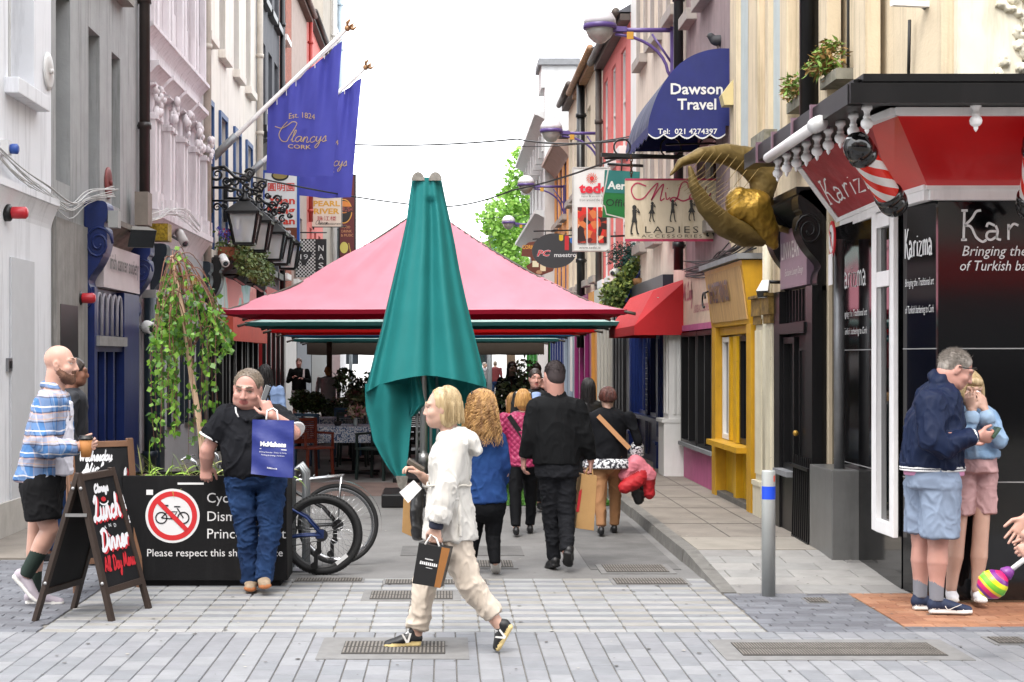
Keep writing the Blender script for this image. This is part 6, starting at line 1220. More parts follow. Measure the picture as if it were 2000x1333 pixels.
def scr(g,S,txt,cx,cy,w,xh,st,m,sl=.25,o=.009,tp=False):
    lines,adv=script_lines(txt,sl)
    for ln in lines: ribbon(g,[np.array(((p[0]-adv/2)*w/adv+cx,(p[1]-.5)*xh+cy)) for p in ln],st,lambda x,y:S(float(x),float(y),o),m,tp)
def w1(S,pn):
    g=MB()
    for dx,m,o in((.04,1,.008),(0,0,.0095)):
        scr(g,S,'Lunch',.5+dx,.68-dx*.4,.78,.10,.042,m,.25,o); scr(g,S,'Dinner',.52+dx,.40-dx*.4,.8,.09,.04,m,.25,o)
    for i,ch in enumerate('AND'):
        vs,fs=text_geo(ch); g.add([S(.36+i*.14+x*.1,.535+y*.045+(.01 if i==1 else 0),.0095) for x,y in vs],fs,0)
    scr(g,S,'Clancys',.5,.89,.42,.03,.03,0); scr(g,S,'All Day Menu',.52,.2,.84,.06,.026,1)
    n=20; g.add([S(.5+.07*math.cos(2*math.pi*i/n),.8+.022*math.sin(2*math.pi*i/n)) for i in range(n)],[tuple(range(n))],1)
    ribbon(g,[np.array((.5+.14*math.cos(a),.80+.05*math.sin(a))) for a in np.linspace(3.6,5.8,10)],.015,lambda x,y:S(float(x),float(y)),0,False)
    g.build('chalk_lettering',[cw,cr],None if False else pn.parent).parent=pn
aboard('dark sandwich board with lunch and dinner in white script, nearest the camera',[(-2.215,10.2,0),(-2.07,10.72,0),(-2.73,10.22,0),(-2.6,10.74,0)],[(-2.44,10.21,.985),(-2.335,10.73,.985)],m_wood,w1)
def w2(S,pn):
    g=MB(); scr(g,S,'Wednesday',.4,.9,.55,.045,.02,0); scr(g,S,'Night',.4,.79,.4,.045,.022,0)
    for dx,m,o in((.03,1,.008),(0,0,.0095)): scr(g,S,'Comedy',.52+dx,.66-dx*.4,.9,.085,.05,m,.25,o); scr(g,S,'Club',.62+dx,.5-dx*.4,.6,.085,.05,m,.25,o)
    scr(g,S,'Mi',.28,.32,.16,.04,.02,0); scr(g,S,'Club',.78,.34,.3,.04,.02,0); g.build('chalk_lettering',[cw,cr],pn.parent).parent=pn
aboard('taller sandwich board for a comedy night standing against the planter',[(-2.74,11.42,0),(-2.33,11.72,0),(-2.9,11.85,0),(-2.55,12.1,0)],[(-2.84,11.62,1.13),(-2.44,11.86,1.13)],m_woodl,w2)
# bicycles ----------------------------------------------------------------
m_tyre=M('tyre','#161617',.75,var=.2,vs=20,bump=.2); m_rimb=M('rim_black','#1d1d1e',.4,.3,var=.1); m_chr=M('chrome','#b5b6b8',.2,.9,var=.05); m_sad=M('saddle_black','#131313',.35,var=.1)
def bicycle(label,hub,r,D,col,rims,knob,guard):
    hx,hz=hub; t=thing('bicycle',label,'bicycle',(hx-.5,D,0)); fxb=hx-1.04
    H=lambda x,z,y=0:Vector((hx+x,D+y,hz+z))
    for wx in(0,-1.04):
        g=MB(); tr=.028 if knob else .02; g.tube([H(wx+(r-tr)*math.cos(a),(r-tr)*math.sin(a)) for a in np.linspace(0,2*math.pi,60)[:-1]],tr,10,closed=True)
        if knob:
            for i in range(72):
                a=i*2*math.pi/72
                for y in(-.016,.0,.016): g.obox(H(wx+(r-.002)*math.cos(a+(.04 if y else 0)),(r-.002)*math.sin(a+(.04 if y else 0)),y),Vector((math.cos(a),0,math.sin(a)))*.005,Vector((-math.sin(a),0,math.cos(a)))*.007,EY*.006)
        w=g.build('wheel',m_tyre,t); g=MB(); rr_=r-.06 if knob else r-.05
        pr=[(rr_+.014,-.013),(rr_+.014,.013),(rr_-.012,.012),(rr_-.012,-.012),(rr_+.014,-.013)]; g.lathe(pr,H(wx,0),56,axis=EY); g.build('rim',rims,t).parent=w
        g=MB()
        for i in range(32):
            a=i*2*math.pi/32; y=.03 if i%2 else -.03; b=a+(.5 if i%4<2 else -.5); g.tube([H(wx+.025*math.cos(b),.025*math.sin(b),y),H(wx+rr_*math.cos(a),rr_*math.sin(a))],.0014,4)
        g.lathe([(.02,-.045),(.026,-.03),(.016,-.02),(.016,.02),(.026,.03),(.02,.045)],H(wx,0),14,axis=EY); g.build('spokes',m_chr,t).parent=w
    g=MB(); BB=(-.43,-.04); ST=(-.56,.42); HT=(-1.0,.5); HB=(-.97,.33)
    for a,b,rd in((BB,ST,.017),(BB,HB,.02),(ST,HT,.018),(HT,HB,.02)): g.tube([H(*a),H(*b)],rd,10)
    for y in(-.06,.06):
        g.tube([H(ST[0]+.03,ST[1]-.05,y*.3),H(-.12,.14,y),H(0,0,y)],.011,8); g.tube([H(*BB,y*.6),H(-.15,-.005,y),H(0,0,y)],.011,8); g.tube([H(HB[0],HB[1],y*.5),H(-1.0,.1,y),H(-1.04,0,y)],.013,8)
    for y in(-.06,): g.obox(H(-.01,.01,y),EX*.03,EY*.006,EZ*.035)
    g.build('frame',col,t)
    g=MB(); g.tube([H(*ST),H(-.6,.56)],.014,10); g.build('seat_post',m_chr,t)
    s0=H(-.6,.6); sdf_obj('saddle',[LO([s0+Vector((.12,0,.02)),s0+Vector((0,0,.025)),s0+Vector((-.14,0,.0))],[.075,.06,.022],.02,0,(0,1,0),[.03,.024,.018])],[m_sad],t,.007)
    g=MB(); g.tube([H(*HT),H(-1.02,.58),H(-1.08,.62)],.014,8); g.tube([H(-1.08,.62,-.3),H(-1.1,.62),H(-1.08,.62,.3)],.013,8); g.build('handlebar',m_chr,t)
    g=MB(); 
    for i in range(7): g.lathe([(.022+.005*i,0),(.022+.005*i,.003)],H(0,0,-.03-.005*i),18,axis=-EY)
    g.lathe([(.09,-.004),(.09,.004),(.07,.004),(.07,-.004),(.09,-.004)],H(*BB,-.05),26,axis=EY); g.tube([H(-.0,.045,-.05),H(-.43,.05,-.05)],.004,4); g.tube([H(0,-.04,-.05),H(-.43,-.13,-.05)],.004,4)
    g.build('drivetrain',M('gear_dark','#3a3a3b',.4,.6,var=.2),t)
    g=MB(); g.obox(H(-.02,-.09,-.055),EX*.018,EY*.01,EZ*.04); g.obox(H(-.045,-.2,-.055),EX*.016,EY*.01,EZ*.07); 
    for x,z in((-.025,-.13),(-.06,-.245)): g.lathe([(.028,-.005),(.028,.005)],H(x,z,-.055),14,axis=EY)
    g.build('derailleur',m_rimb,t); g=MB(); g.tube([H(*BB,-.08),H(BB[0]-.05,BB[1]-.16,-.08)],.012,8); g.obox(H(BB[0]-.05,BB[1]-.17,-.13),EX*.04,EY*.04,EZ*.01); g.build('crank',m_rimb,t)
    g=MB(); a=-.9; g.obox(H(.16,-.2,-.02),Vector((.02,0,.016))*2.2,EY*.004,Vector((-.016,0,.02))*.6); g.build('reflector',M('reflector_white','#cfcfcf',.3,var=0),t)
    if guard:
        g=MB(); g.grid(lambda p,q:H((r+.025)*math.cos(-.25+2.3*p),(r+.025)*math.sin(-.25+2.3*p),-.028+.056*q),30,3); g.build('mudguard',m_chr,t)
        g=MB(); 
        for y in(-.06,.06): g.tube([H(.05,r+.07,y),H(-.34,r+.03,y),H(-.5,r-.03,y*.5)],.007,6); g.tube([H(.03,r+.07,y),H(0,0,y)],.005,6)
        for k in range(4): g.tube([H(.04-.12*k,r+.07,-.06),H(.04-.12*k,r+.07,.06)],.005,6)
        g.build('luggage_rack',m_chr,t)
    return t
bicycle('dark blue mountain bike with knobbly black tyres parked behind the planter',((629-870)/FPX*12.42,.325),.325,12.42,M('bike_blue','#1c2f5e',.3,.3,var=.1),m_rimb,True,False)
bicycle('black city bike with silver mudguard and luggage rack behind the mountain bike',((660-870)/FPX*13.0,.345),.345,13.0,M('bike_black','#18181a',.3,.2,var=.1),m_chr,False,True)
t=thing('bicycle_stand','galvanised steel bicycle stand between the planter and the bicycles','bike rack',(-1.22,12.8,0)); g=MB()
for y in(12.65,12.8,12.95): g.tube([(-1.28,y,0),(-1.28,y,.8),(-1.0-.2,y,.86),(-1.16,y,.8),(-1.16,y,0)],.022,10)
g.build('hoops',M('galvanised_b','#7f8284',.4,.6,var=.12),t); g=MB(); g.box(-1.34,-1.1,12.55,13.05,.0,.012); g.build('base_plate',M('galvanised_b','#7f8284'),t)
# umbrellas ---------------------------------------------------------------
def cloth(n,c,under=None,tr=.25,rough=.5):
    m=M(n,c,rough,var=.07,vs=2,crease=.35,cs=1.6); nt=m.node_tree; b=nt.nodes['Principled BSDF']; tl=nt.nodes.new('ShaderNodeBsdfTranslucent'); tl.inputs[0].default_value=(*lin(c),1); ms=nt.nodes.new('ShaderNodeMixShader'); ms.inputs[0].default_value=tr; nt.links.new(b.outputs[0],ms.inputs[1]); nt.links.new(tl.outputs[0],ms.inputs[2]); nt.links.new(ms.outputs[0],nt.nodes['Material Output'].inputs[0]); return m
m_umf=M('umbrella_frame','#4c463f',.5,.3,var=.15); m_ump=M('umbrella_pole','#a7a8a8',.35,.7,var=.1)
def umbrella(label,cx,cy,hx,hy,ze,za,top,under,hem=.06,valance=None,wr=1.):
    t=thing('parasol',label,'parasol',(cx,cy,0),'row of large parasols down the street')
    def S(a,b,dz=0):
        x=2*a-1;y=2*b-1; r=max(abs(x),abs(y)); z=ze+(za-ze)*(1-r)**1.35; dg=min(abs(x),abs(y))/(r+1e-6)
        sag=.04*r*(1-dg**2)*(1-r)*4*.3; wv=(.012*math.sin(6*x+9*y*r)+.01*math.sin(15*x*y+3*x))*(r>.05)*min(1,(1-r)*4+.2)*wr
        if y<0 and abs(y)>=abs(x)*.999: 
            p_=x/(r+1e-6)
            for p0,am in((-.7,.09),(-.42,-.06),(-.15,.05),(.28,-.07),(.5,.06),(.74,.09)): wv+=am*wr*math.exp(-((p_-p0-.08*r)/.07)**2)*r*(1-r)*3.2
        return Vector((cx+x*hx,cy+y*hy,z-sag+wv+dz))
    g=MB(); g.grid(lambda a,b:S(a,b),110,60,0); 
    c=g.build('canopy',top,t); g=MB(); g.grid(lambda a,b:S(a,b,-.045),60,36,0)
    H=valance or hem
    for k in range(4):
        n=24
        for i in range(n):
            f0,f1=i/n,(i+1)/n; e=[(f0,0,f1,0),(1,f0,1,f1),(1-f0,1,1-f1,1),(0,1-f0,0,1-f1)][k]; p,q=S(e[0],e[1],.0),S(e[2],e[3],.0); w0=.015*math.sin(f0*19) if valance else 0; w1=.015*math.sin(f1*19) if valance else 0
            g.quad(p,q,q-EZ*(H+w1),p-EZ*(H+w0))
    g.build('underside',under,t)  # same cloth as the canopy, given its darker underside colour
    g=MB()
    for sx,sy in((-1,-1),(1,-1),(1,1),(-1,1),(0,-1),(0,1),(-1,0),(1,0)):
        pts=[S(.5+sx*.5*f,.5+sy*.5*f,-.035) for f in(.06,.3,.6,.85,1.0)]; d=(pts[-1]-pts[-2]).normalized()
        if sx*sy: pts.append(pts[-1]+d*.12)
        g.tube(pts,.022,6); g.tube([S(.5+sx*.5*.55,.5+sy*.5*.55,-.05),Vector((cx,cy,ze-.02))],.014,6)
    g.build('ribs',m_umf,t); g=MB(); g.tube([(cx,cy,.06),(cx,cy,za-.05)],.045,12); g.build('pole',m_ump,t); g=MB(); g.box(cx-.45,cx+.45,cy-.45,cy+.45,.0,.07); g.build('base',m_black,t,bevel=.01); return t
cpk=cloth('canvas_pink','#e093a4'); cpu=cloth('canvas_crimson','#8f0f2a',tr=.4)  # pink top: faded cloth plus sky brightness put into the colour
um=[('large pink canvas parasol, first of the open row',795,20.5,605,430,1225,cpk,cpu),('dark green parasol behind the pink one',740,23.7,629,478,1216,cloth('canvas_green_skylit','#a9c4bf'),cloth('canvas_bottle','#2b5a58')),('bright red parasol, third of the open row',0,26.9,643,526,1165,cloth('canvas_red_skylit','#d98b80'),cloth('canvas_red','#bf1418',tr=.4)),('blue parasol, fourth of the open row',0,30.1,651,550,1121,cloth('canvas_blue_skylit','#a3bfcf'),cloth('canvas_blue','#1c5578')),('small dark green parasol farther down the row',0,33.3,662,570,1094,cloth('canvas_green_skylit','#a9c4bf'),cloth('canvas_bottle','#2b5a58'))]  # pale top colours imitate sky light on the same green, red, blue cloth
for lb,_,Dq,v,u0,u1,a,b in um:
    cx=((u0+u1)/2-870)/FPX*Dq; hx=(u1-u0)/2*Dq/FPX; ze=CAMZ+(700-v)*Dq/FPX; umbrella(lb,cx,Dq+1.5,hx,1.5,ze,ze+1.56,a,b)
umbrella('grey brown parasol with a hanging valance at the far end of the row',(831-870)/FPX*36.5,38,2.82,1.5,2.14,3.5,cloth('canvas_taupe_skylit','#b7b3a8'),cloth('canvas_taupe','#4e463f',tr=.1),valance=.3)  # top colour painted paler, as if lit by the sky
# closed green parasol
Dg=18.4; t=thing('closed_parasol','closed dark green canvas parasol with its folds hanging to one side','parasol',P(828,985,Dg))
gr=cloth('canvas_green','#2b8080',tr=.12,rough=.42)
LE=[(350,805),(390,799),(430,794),(480,783),(530,771),(580,759),(640,745),(700,729),(745,718),(765,714)]; RE=[(350,862),(390,870),(430,879),(480,889),(530,898),(580,909),(640,923),(700,938),(745,949),(765,951)]
il=lambda T,v:float(np.interp(v,[a for a,_ in T],[b for _,b in T]))
def hemv(f): # hem height along the front, f 0..1 from left to right
    return float(np.interp(f,[0,.1,.25,.4,.5,.6,.75,.9,1],[768,752,742,735,733,735,741,750,757]))
g=MB()
def CS(a,b):
    th=2*math.pi*a; c_,s_=math.cos(th),math.sin(th); f=.5+.5*(-c_); vmax=hemv(f) if s_<0.2 else 800; v=350+(vmax-350)*b
    l,r=il(LE,v),il(RE,v); u=(l+r)/2-(r-l)/2*c_*(1); fold=(.025*math.sin(7*th+.6)+.02*math.sin(11*th+2))*(.25+b); d=-(.10+.42*b)*s_*-1
    hw=(r-l)/2*Dg/FPX; y=s_*(.09+.5*hw)
    p=P(u,v,Dg); p.y=Dg+y+fold*1.6*(1 if s_<0 else .5)-.05*math.exp(-((u-842)/9)**2)*(b>.1)*-1; return p
g.grid(lambda a,b:CS(a,b),120,60,0)
# left hanging corner, outer edge to tip
OE=[(768,714),(800,716),(830,724),(862,731),(890,745),(915,760),(945,784)]; IE=[(745,800),(780,806),(815,805),(850,801),(885,798),(915,794),(947,790)]
def LF(a,b,dy=0):
    v=750+(945-750)*b; uo,ui=il(OE,v),il(IE,v); u=uo+(ui-uo)*a; p=P(u,v,Dg); p.y=Dg-.12+.06*math.sin(a*9+b*2)*(1-b*.6)-.16*math.sin(math.pi*a)*(1-b)+.1*a+dy; return p
g.grid(lambda a,b:LF(a,b),40,30,0); g.grid(lambda a,b:LF(a*.5,b,.03)+Vector((-.012*math.sin(b*3),.02,0)),20,30,0)
# inner small fold
def CF(a,b):
    v=733+(815-733)*b; l=float(np.interp(b,[0,.5,1],[800,798,800])); r=float(np.interp(b,[0,.35,.7,1],[818,828,836,806])); u=l+(r-l)*a; p=P(u,v,Dg); p.y=Dg-.1+.05*math.sin(a*8)+.04*b; return p
g.grid(lambda a,b:CF(a,b),20,20,0); g.grid(lambda a,b:CF(a,b*.9)+Vector((.16,.1,0)),20,20,0)
g.grid(lambda a,b:P(835+115*a,740+(70+90*(1-a))*b,Dg+.25+.05*math.sin(a*11)),20,12,0)
cn=g.build('canopy',gr,t)
g=MB()
for u in(817,849): g.add([P(u+13*math.cos(a)+(827-u)*-.06,353-17*math.sin(a),Dg-.2+dy) for dy in(0,.08) for a in np.linspace(0,math.pi,12)],[tuple(range(12)),tuple(range(12,24))[::-1]]+[(i,i+1,13+i,12+i) for i in range(11)])
g.build('end_cap',M('cap_grey','#8b8780',.4,.4,var=.3,vs=14),t)
g=MB(); q=[P(773,930,Dg-.15),P(797,930,Dg-.15),P(794,950,Dg-.15),P(785,958,Dg-.15),P(777,950,Dg-.15)]; g.add(q+[p+EY*.01 for p in q],[(0,1,2,3,4),(9,8,7,6,5)]+[(i,(i+1)%5,5+(i+1)%5,5+i) for i in range(5)]); g.build('corner_plate',MATS['cap_grey'],t)
g=MB(); g.tube([P(827,985,Dg),P(827,380,Dg)],.045,14)
for u in(814,842,856): g.tube([P(u,905,Dg+.05),P(u+ (827-u)*.1,733,Dg+.05)],.018,10)
g.lathe([(.06,0),(.06,.12)],P(827,905,Dg),14); g.build('pole',m_ump,t); g=MB(); g.box(-.75,.25,Dg-.45,Dg+.5,0,.16); g.build('base',m_black,t,bevel=.02)
# tables and chairs ---------------------------------------------------------
def chair(mat,label,x,y,rz):
    t=thing('cafe_chair',label,'chair',(x,y,0),'café chairs under the parasols'); g=MB(); 
    def B(n,bx,m=mat,bev=.008): g=MB(); [g.box(x+a,x+b,y+c,y+d,e,f) for a,b,c,d,e,f in bx]; return g.build(n,m,t,bevel=bev)
    B('seat',[(-.24,.24,-.24,.22,.43,.46)])
    g=MB(); 
    for i in range(9): g.box(x-.2,x+.2,y+.215,y+.23,.55+i*.03,.57+i*.03)
    for q in((-.24,-.2,.46,.86),(.2,.24,.46,.86)): g.box(x+q[0],x+q[1],y+.2,y+.24,q[2],q[3])
    g.box(x-.24,x+.24,y+.2,y+.24,.82,.87); g.box(x-.2,x+.2,y+.205,y+.235,.5,.55); g.build('backrest',mat,t,bevel=.004)
    for sx in(-1,1):
        for sy in(-1,1): g=MB(); g.bar((x+sx*.23,y+sy*.21,0),(x+sx*.21,y+sy*.2,.43),.035); g.build('leg',mat,t)
        g=MB(); g.box(x+sx*.24-.02,x+sx*.24+.02,y-.2,y+.22,.64,.67); g.box(x+sx*.24-.015,x+sx*.24+.015,y-.2,y-.17,.46,.64); g.build('armrest',mat,t)
    t.rotation_euler=(0,0,rz); return t
m_cr=M('chair_rust','#6e2d1c',.5,var=.08); m_cg=M('chair_green','#1f2d2a',.5,var=.08); m_cb=M('chair_blue','#2b4a63',.5,var=.08); m_cblk=M('chair_black','#17181a',.5,var=.08)
chair(m_cr,'rust red slatted armchair at the near café table',-1.95,22.4,.7); chair(m_cg,'dark green armchair at the near café table beside the closed parasol',-.98,22.2,-.5); chair(m_cb,'blue armchair behind the patterned tablecloth',-2.1,24.6,2.6); chair(m_cg,'dark green armchair on the far side of the patterned tablecloth',-1.5,24.9,3.1); chair(m_cb,'blue armchair at the second table seen past the flowers',-1.75,27.5,3.2); chair(m_cblk,'black armchair behind the closed parasol, by the kerb tables',-.3,24.3,.3); chair(m_cb,'blue armchair holding the seated woman in red',1.08,20.2,2.4)
mm,nn,ll,bb=nodemat('tablecloth_print'); tc=nn.new('ShaderNodeTexCoord'); vo=nn.new('ShaderNodeTexVoronoi'); vo.inputs['Scale'].default_value=38; no=nn.new('ShaderNodeTexNoise'); no.inputs['Scale'].default_value=26; rp=nn.new('ShaderNodeValToRGB'); rp.color_ramp.interpolation='CONSTANT'
for i,(ps,cc) in enumerate(((0,'#3d567d'),(.44,'#c9cdd2'),(.56,'#5f7ba0'),(.66,'#d0d2d4'))):
    e=rp.color_ramp.elements[i] if i<2 else rp.color_ramp.elements.new(ps); e.position=ps; e.color=(*lin(cc),1)
ll.new(tc.outputs['Object'],no.inputs['Vector']); ll.new(no.outputs[0],rp.inputs[0]); ll.new(rp.outputs[0],bb.inputs['Base Color'])
def table(label,x,y,w,d,cloth_=True,corner=True):
    t=thing('cafe_table',label,'table',(x,y,0),'café tables under the parasols'); g=MB(); g.box(x-w,x+w,y-d,y+d,.7,.73); g.build('tabletop',m_cblk,t); g=MB(); g.tube([(x,y,.05),(x,y,.7)],.04,10); g.build('pedestal',m_cblk,t); g=MB(); g.bar((x-.35,y-.3,.02),(x+.35,y+.3,.02),.06,.04); g.bar((x-.35,y+.3,.02),(x+.35,y-.3,.02),.06,.04); g.build('foot',m_cblk,t)
    if cloth_:
        g=MB(); w+=.012;d+=.012
        g.box(x-w,x+w,y-d,y+d,.731,.734)
        for k in range(4):
            n=30; c4=[(-w,-d),(w,-d),(w,d),(-w,d)]; a=Vector((*c4[k],0)); b=Vector((*c4[(k+1)%4],0)); nr=Vector(((b-a).y,-(b-a).x,0)).normalized()
            def F(p,q): 
                e=a.lerp(b,p); return Vector((x,y,.733-.24*q-(.08*q*abs(2*p-1)**6)))+e+nr*(.02*math.sin(p*22)*q+.015*q)
            g.grid(F,n,5)
        g.build('tablecloth',mm,None,label='blue and white patterned cloth over '+label,cat='tablecloth',group='patterned tablecloths')
    return t
table('the near café table beside the rust chair',-1.38,23.3,.72,.45); table('the second café table farther in',-1.6,26.2,.6,.45); table('the café table by the kerb on the right',.75,21.4,.4,.4)
t=thing('flower_vase','small glass vase of pale flowers on the near café table','vase',(-1.35,23.1,.735)); g=MB(); g.lathe([(.03,0),(.04,.02),(.03,.1),(.035,.12)],(-1.35,23.1,.735),12); g.build('vase',M('glass_pale','#a9b4b5',.1,var=0),t)
v,f=leaf_geo(blobs([((-1.35,23.1,.95),.1),((-1.28,23.1,.93),.08),((-1.42,23.12,.93),.08)],200),.06,RNG,-.2,.9); link_mesh('flowers',np_mesh('flowers',v,f,[M('petal_cream','#c9b7a4',.6),M('petal_pink','#c08a8a',.6),ivm[1]],np.repeat(RNG.integers(0,3,200),2)),t)
g=MB(); g.lathe([(.04,0),(.06,.03),(.055,.06)],(-1.62,23.1,.735),14); g.build('bowl',m_cblk,label='small black bowl on the near café table',cat='bowl')
# topiary and shrubs
tm=[M('box_leaf','#4d6a33',.5,var=.3,vs=9),M('box_leaf_dark','#33491f',.5,var=.3,vs=9)]
def pot(x,y,r,h,mat=None):
    g=MB(); g.lathe([(r*.75,0),(r,h),(r*1.05,h),(r*1.05,h-.03)],(x,y,0),18); return g
for lb,u,v,D,r,n in(('clipped ball topiary on a thin stem, the nearer of the pair',590,783,30,.22,1500),('clipped ball topiary on a thin stem, half behind the nearer one',617,786,31.3,.21,1300)):
    c=P(u,v,D); t=foliage_thing('topiary',lb,'topiary',blobs([(c,r)],n),.055,tm,base=Vector((c.x,c.y,0)),aspect=.7,group='ball topiaries'); g=MB(); g.tube([(c.x,c.y,.3),(c.x,c.y,c.z)],.02,8); g.build('trunk',M('stem_brown','#3c2c20',.8),t); pot(c.x,c.y,.2,.34).build('pot',m_cblk,t)
def shrub(lb,u,vt,D,w,n,mats,size=.1):
    b=P(u,vt,D); z0=.45; sp=[((b.x+RNG.uniform(-w,w)*.7,D+RNG.uniform(-w,w)*.7,z0+(b.z-z0)*k),w*.62) for k in np.linspace(.1,.92,7)]; t=foliage_thing('potted_shrub',lb,'shrub',blobs(sp,n),size,mats,base=Vector((b.x,D,0)),aspect=.45,group='potted shrubs between the tables'); g=MB(); 
    for k in range(4): g.tube([(b.x,D,.4),(b.x+RNG.uniform(-w,w)*.5,D+RNG.uniform(-w,w)*.5,b.z*.85)],.012,5)
    g.build('stem',MATS['stem_brown'],t); g=MB(); g.box(b.x-.28,b.x+.28,D-.25,D+.25,0,.5); g.build('pot',m_cblk,t,bevel=.01); return t
sm=[M('shrub_leaf','#4a633c',.45,var=.3,vs=9),M('shrub_leaf_dark','#324528',.45,var=.3,vs=9)]; sr=[M('shrub_leaf_plum','#5d4f4e',.5,var=.3,vs=9),M('shrub_leaf_grey','#788868',.5,var=.3,vs=9)]
shrub('tall dark leafy shrub in a black planter left of the closed parasol',690,733,31,.42,1100,sm,.13); shrub('plum leaved shrub in a black planter behind the closed parasol',712,775,28,.4,700,sr+sm,.12); shrub('olive shrub in a planter in front of the man on the phone',1012,708,23,.3,900,sm+sr[1:],.09); shrub('thin trailing shrub in front of the woman in grey',655,788,33,.4,420,sm,.1)
g=MB(); [g.box(-2.75,-2.69,y-.03,y+.03,0,2.2) for y in(33.0,36.)]; g.box(-2.75,-2.69,33,36,2.14,2.2)
# far vans, tree, lamp posts, planters
def van(lb,x,y,w=2.0,h=2.3,L=5,mat=m_wh):
    t=thing('parked_van',lb,'van',(x,y,0),'white vans at the far end'); g=MB(); pr=[(0,.35),(0,h*.93),(.1,h),(L*.68,h),(L*.82,h*.62),(L*.97,h*.5),(L,h*.35),(L,.35)]; g.prism([(-a,b) for a,b in pr],EX,EZ,EY*w,(x+L/2,y,0)); g.build('body',mat,t,bevel=.05)
    g=MB(); g.prism([(-L*.69,h*.93),(-L*.81,h*.6),(-L*.55,h*.6),(-L*.55,h*.93)],EX,EZ,-EY*.01,(x+L/2,y-.002,0)); g.build('side_window',m_glass,t)
    for dx in(-L*.3,L*.3): g=MB(); g.lathe([(.2,-.1),(.34,-.1),(.34,.1),(.2,.1)],(x+dx,y+.05,.34),18,axis=EY); g.build('wheel',m_tyre,t)
    return t
van('white van crossing the far end of the street, left one',-5.2,96); van('white van at the far end of the street, middle one',-.6,104,h=2.1); van('white van parked at the far right end of the street',3.0,98,h=2.2)
tt=thing('street_tree','bright green street tree rising behind the right row','tree',(3.3,76,0)); g=MB(); g.tube([(3.3,76,0),(3.2,76,3),(3.4,76,6)],[.25,.2,.1],10); [g.tube([(3.2,76,3+k*.5),(3.2+RNG.uniform(-2,1.6),76+RNG.uniform(-1.5,1.5),6.5+k)],[.08,.02],6) for k in range(6)]; g.build('trunk',M('tree_bark','#5a4a3a',.9,var=.2),tt)
sp=[((P(u,v,76).x,76+RNG.uniform(-1.2,1.2),P(u,v,76).z),r) for u,v,r in((985,430,1.1),(1010,400,1.),(965,410,.7),(1000,460,1.1),(1015,330,.8),(1005,360,.6),(980,480,1.1),(1012,440,1.1),(960,440,.6),(1015,490,1.2),(985,520,1.2),(1016,305,.45),(995,385,.6),(1035,380,1.3),(1040,440,1.3),(950,425,.4))]
c_=blobs(sp,5200); v,f=leaf_geo(c_,.24,RNG,.3,.7); link_mesh('crown',np_mesh('crown',v,f,[leafmat('tree_leaf','#6f9a3a',.3),leafmat('tree_leaf_light','#8fb455',.3),leafmat('tree_leaf_deep','#557f2a',.3)],np.repeat(RNG.integers(0,3,len(c_)),2)),tt)
sp=[((3.4+1.6+RNG.uniform(-.6,.6),52+RNG.uniform(-.5,.5),11.2+RNG.uniform(0,.5)),.35) for _ in range(3)]; foliage_thing('roof_bush','green bush growing on the roof behind the grey chimney pier','bush',blobs(sp,500),.16,[MATS['tree_leaf']],base=Vector((4.4,50,10.4)))
for lb,u,vt,D,w in(('pale metal post under the far canopies, left of the closed parasol',685,676,62,.07),('pale steel post right of the closed parasol under the canopies',956,683,52,.09)):
    x=(u-870)/FPX*D; g=MB(); g.tube([(x,D,0),(x,D,3.2)],w,12); g.build('metal_post',M('post_pale','#8f979b',.5,.3,var=.1),label=lb,cat='post')
g=MB(); g.box(-2.78,-2.66,35.94,36.06,0,2.2); g.build('timber_post',M('timber_brown','#5a4638',.7,var=.15),label='brown timber post under the far left canopies',cat='post')
# buildings across the street behind the camera: they are what the dark shop fronts mirror
for i,(x0,x1,h,c) in enumerate(((-26,-14,10,'#a9a196'),(-13.98,-5,11.5,'#b4aaa0'),(-4.98,3,10,'#8d7468'),(3.02,12,12,'#a8a49c'),(12.02,26,10.5,'#9a8f84'))):
    t=thing('building',['grey','pale','brick brown','stone','buff'][i]+' building across the crossing street, behind the camera','building',((x0+x1)/2,-6,0)); g=MB(); g.box(x0,x1,-14,-4,-.02,h); g.build('wall',M('opposite_wall_%d'%i,c,.85,var=.1),t)
    for z in(4.2,7.4):
        x=x0+1
        while x<x1-1.5: g=MB(); g.box(x,x+1.1,-4,-3.97,z,z+2); g.build('window',m_glass,t); x+=2.4
    g=MB(); g.box(x0+.4,x1-.4,-4,-3.95,.4,2.9); g.build('shop_window',m_glassd,t); g=MB(); g.box(x0+.2,x1-.2,-4,-3.8,2.95,3.6); g.build('fascia',[navy,m_black,blue,m_redb,m_black][i],t)
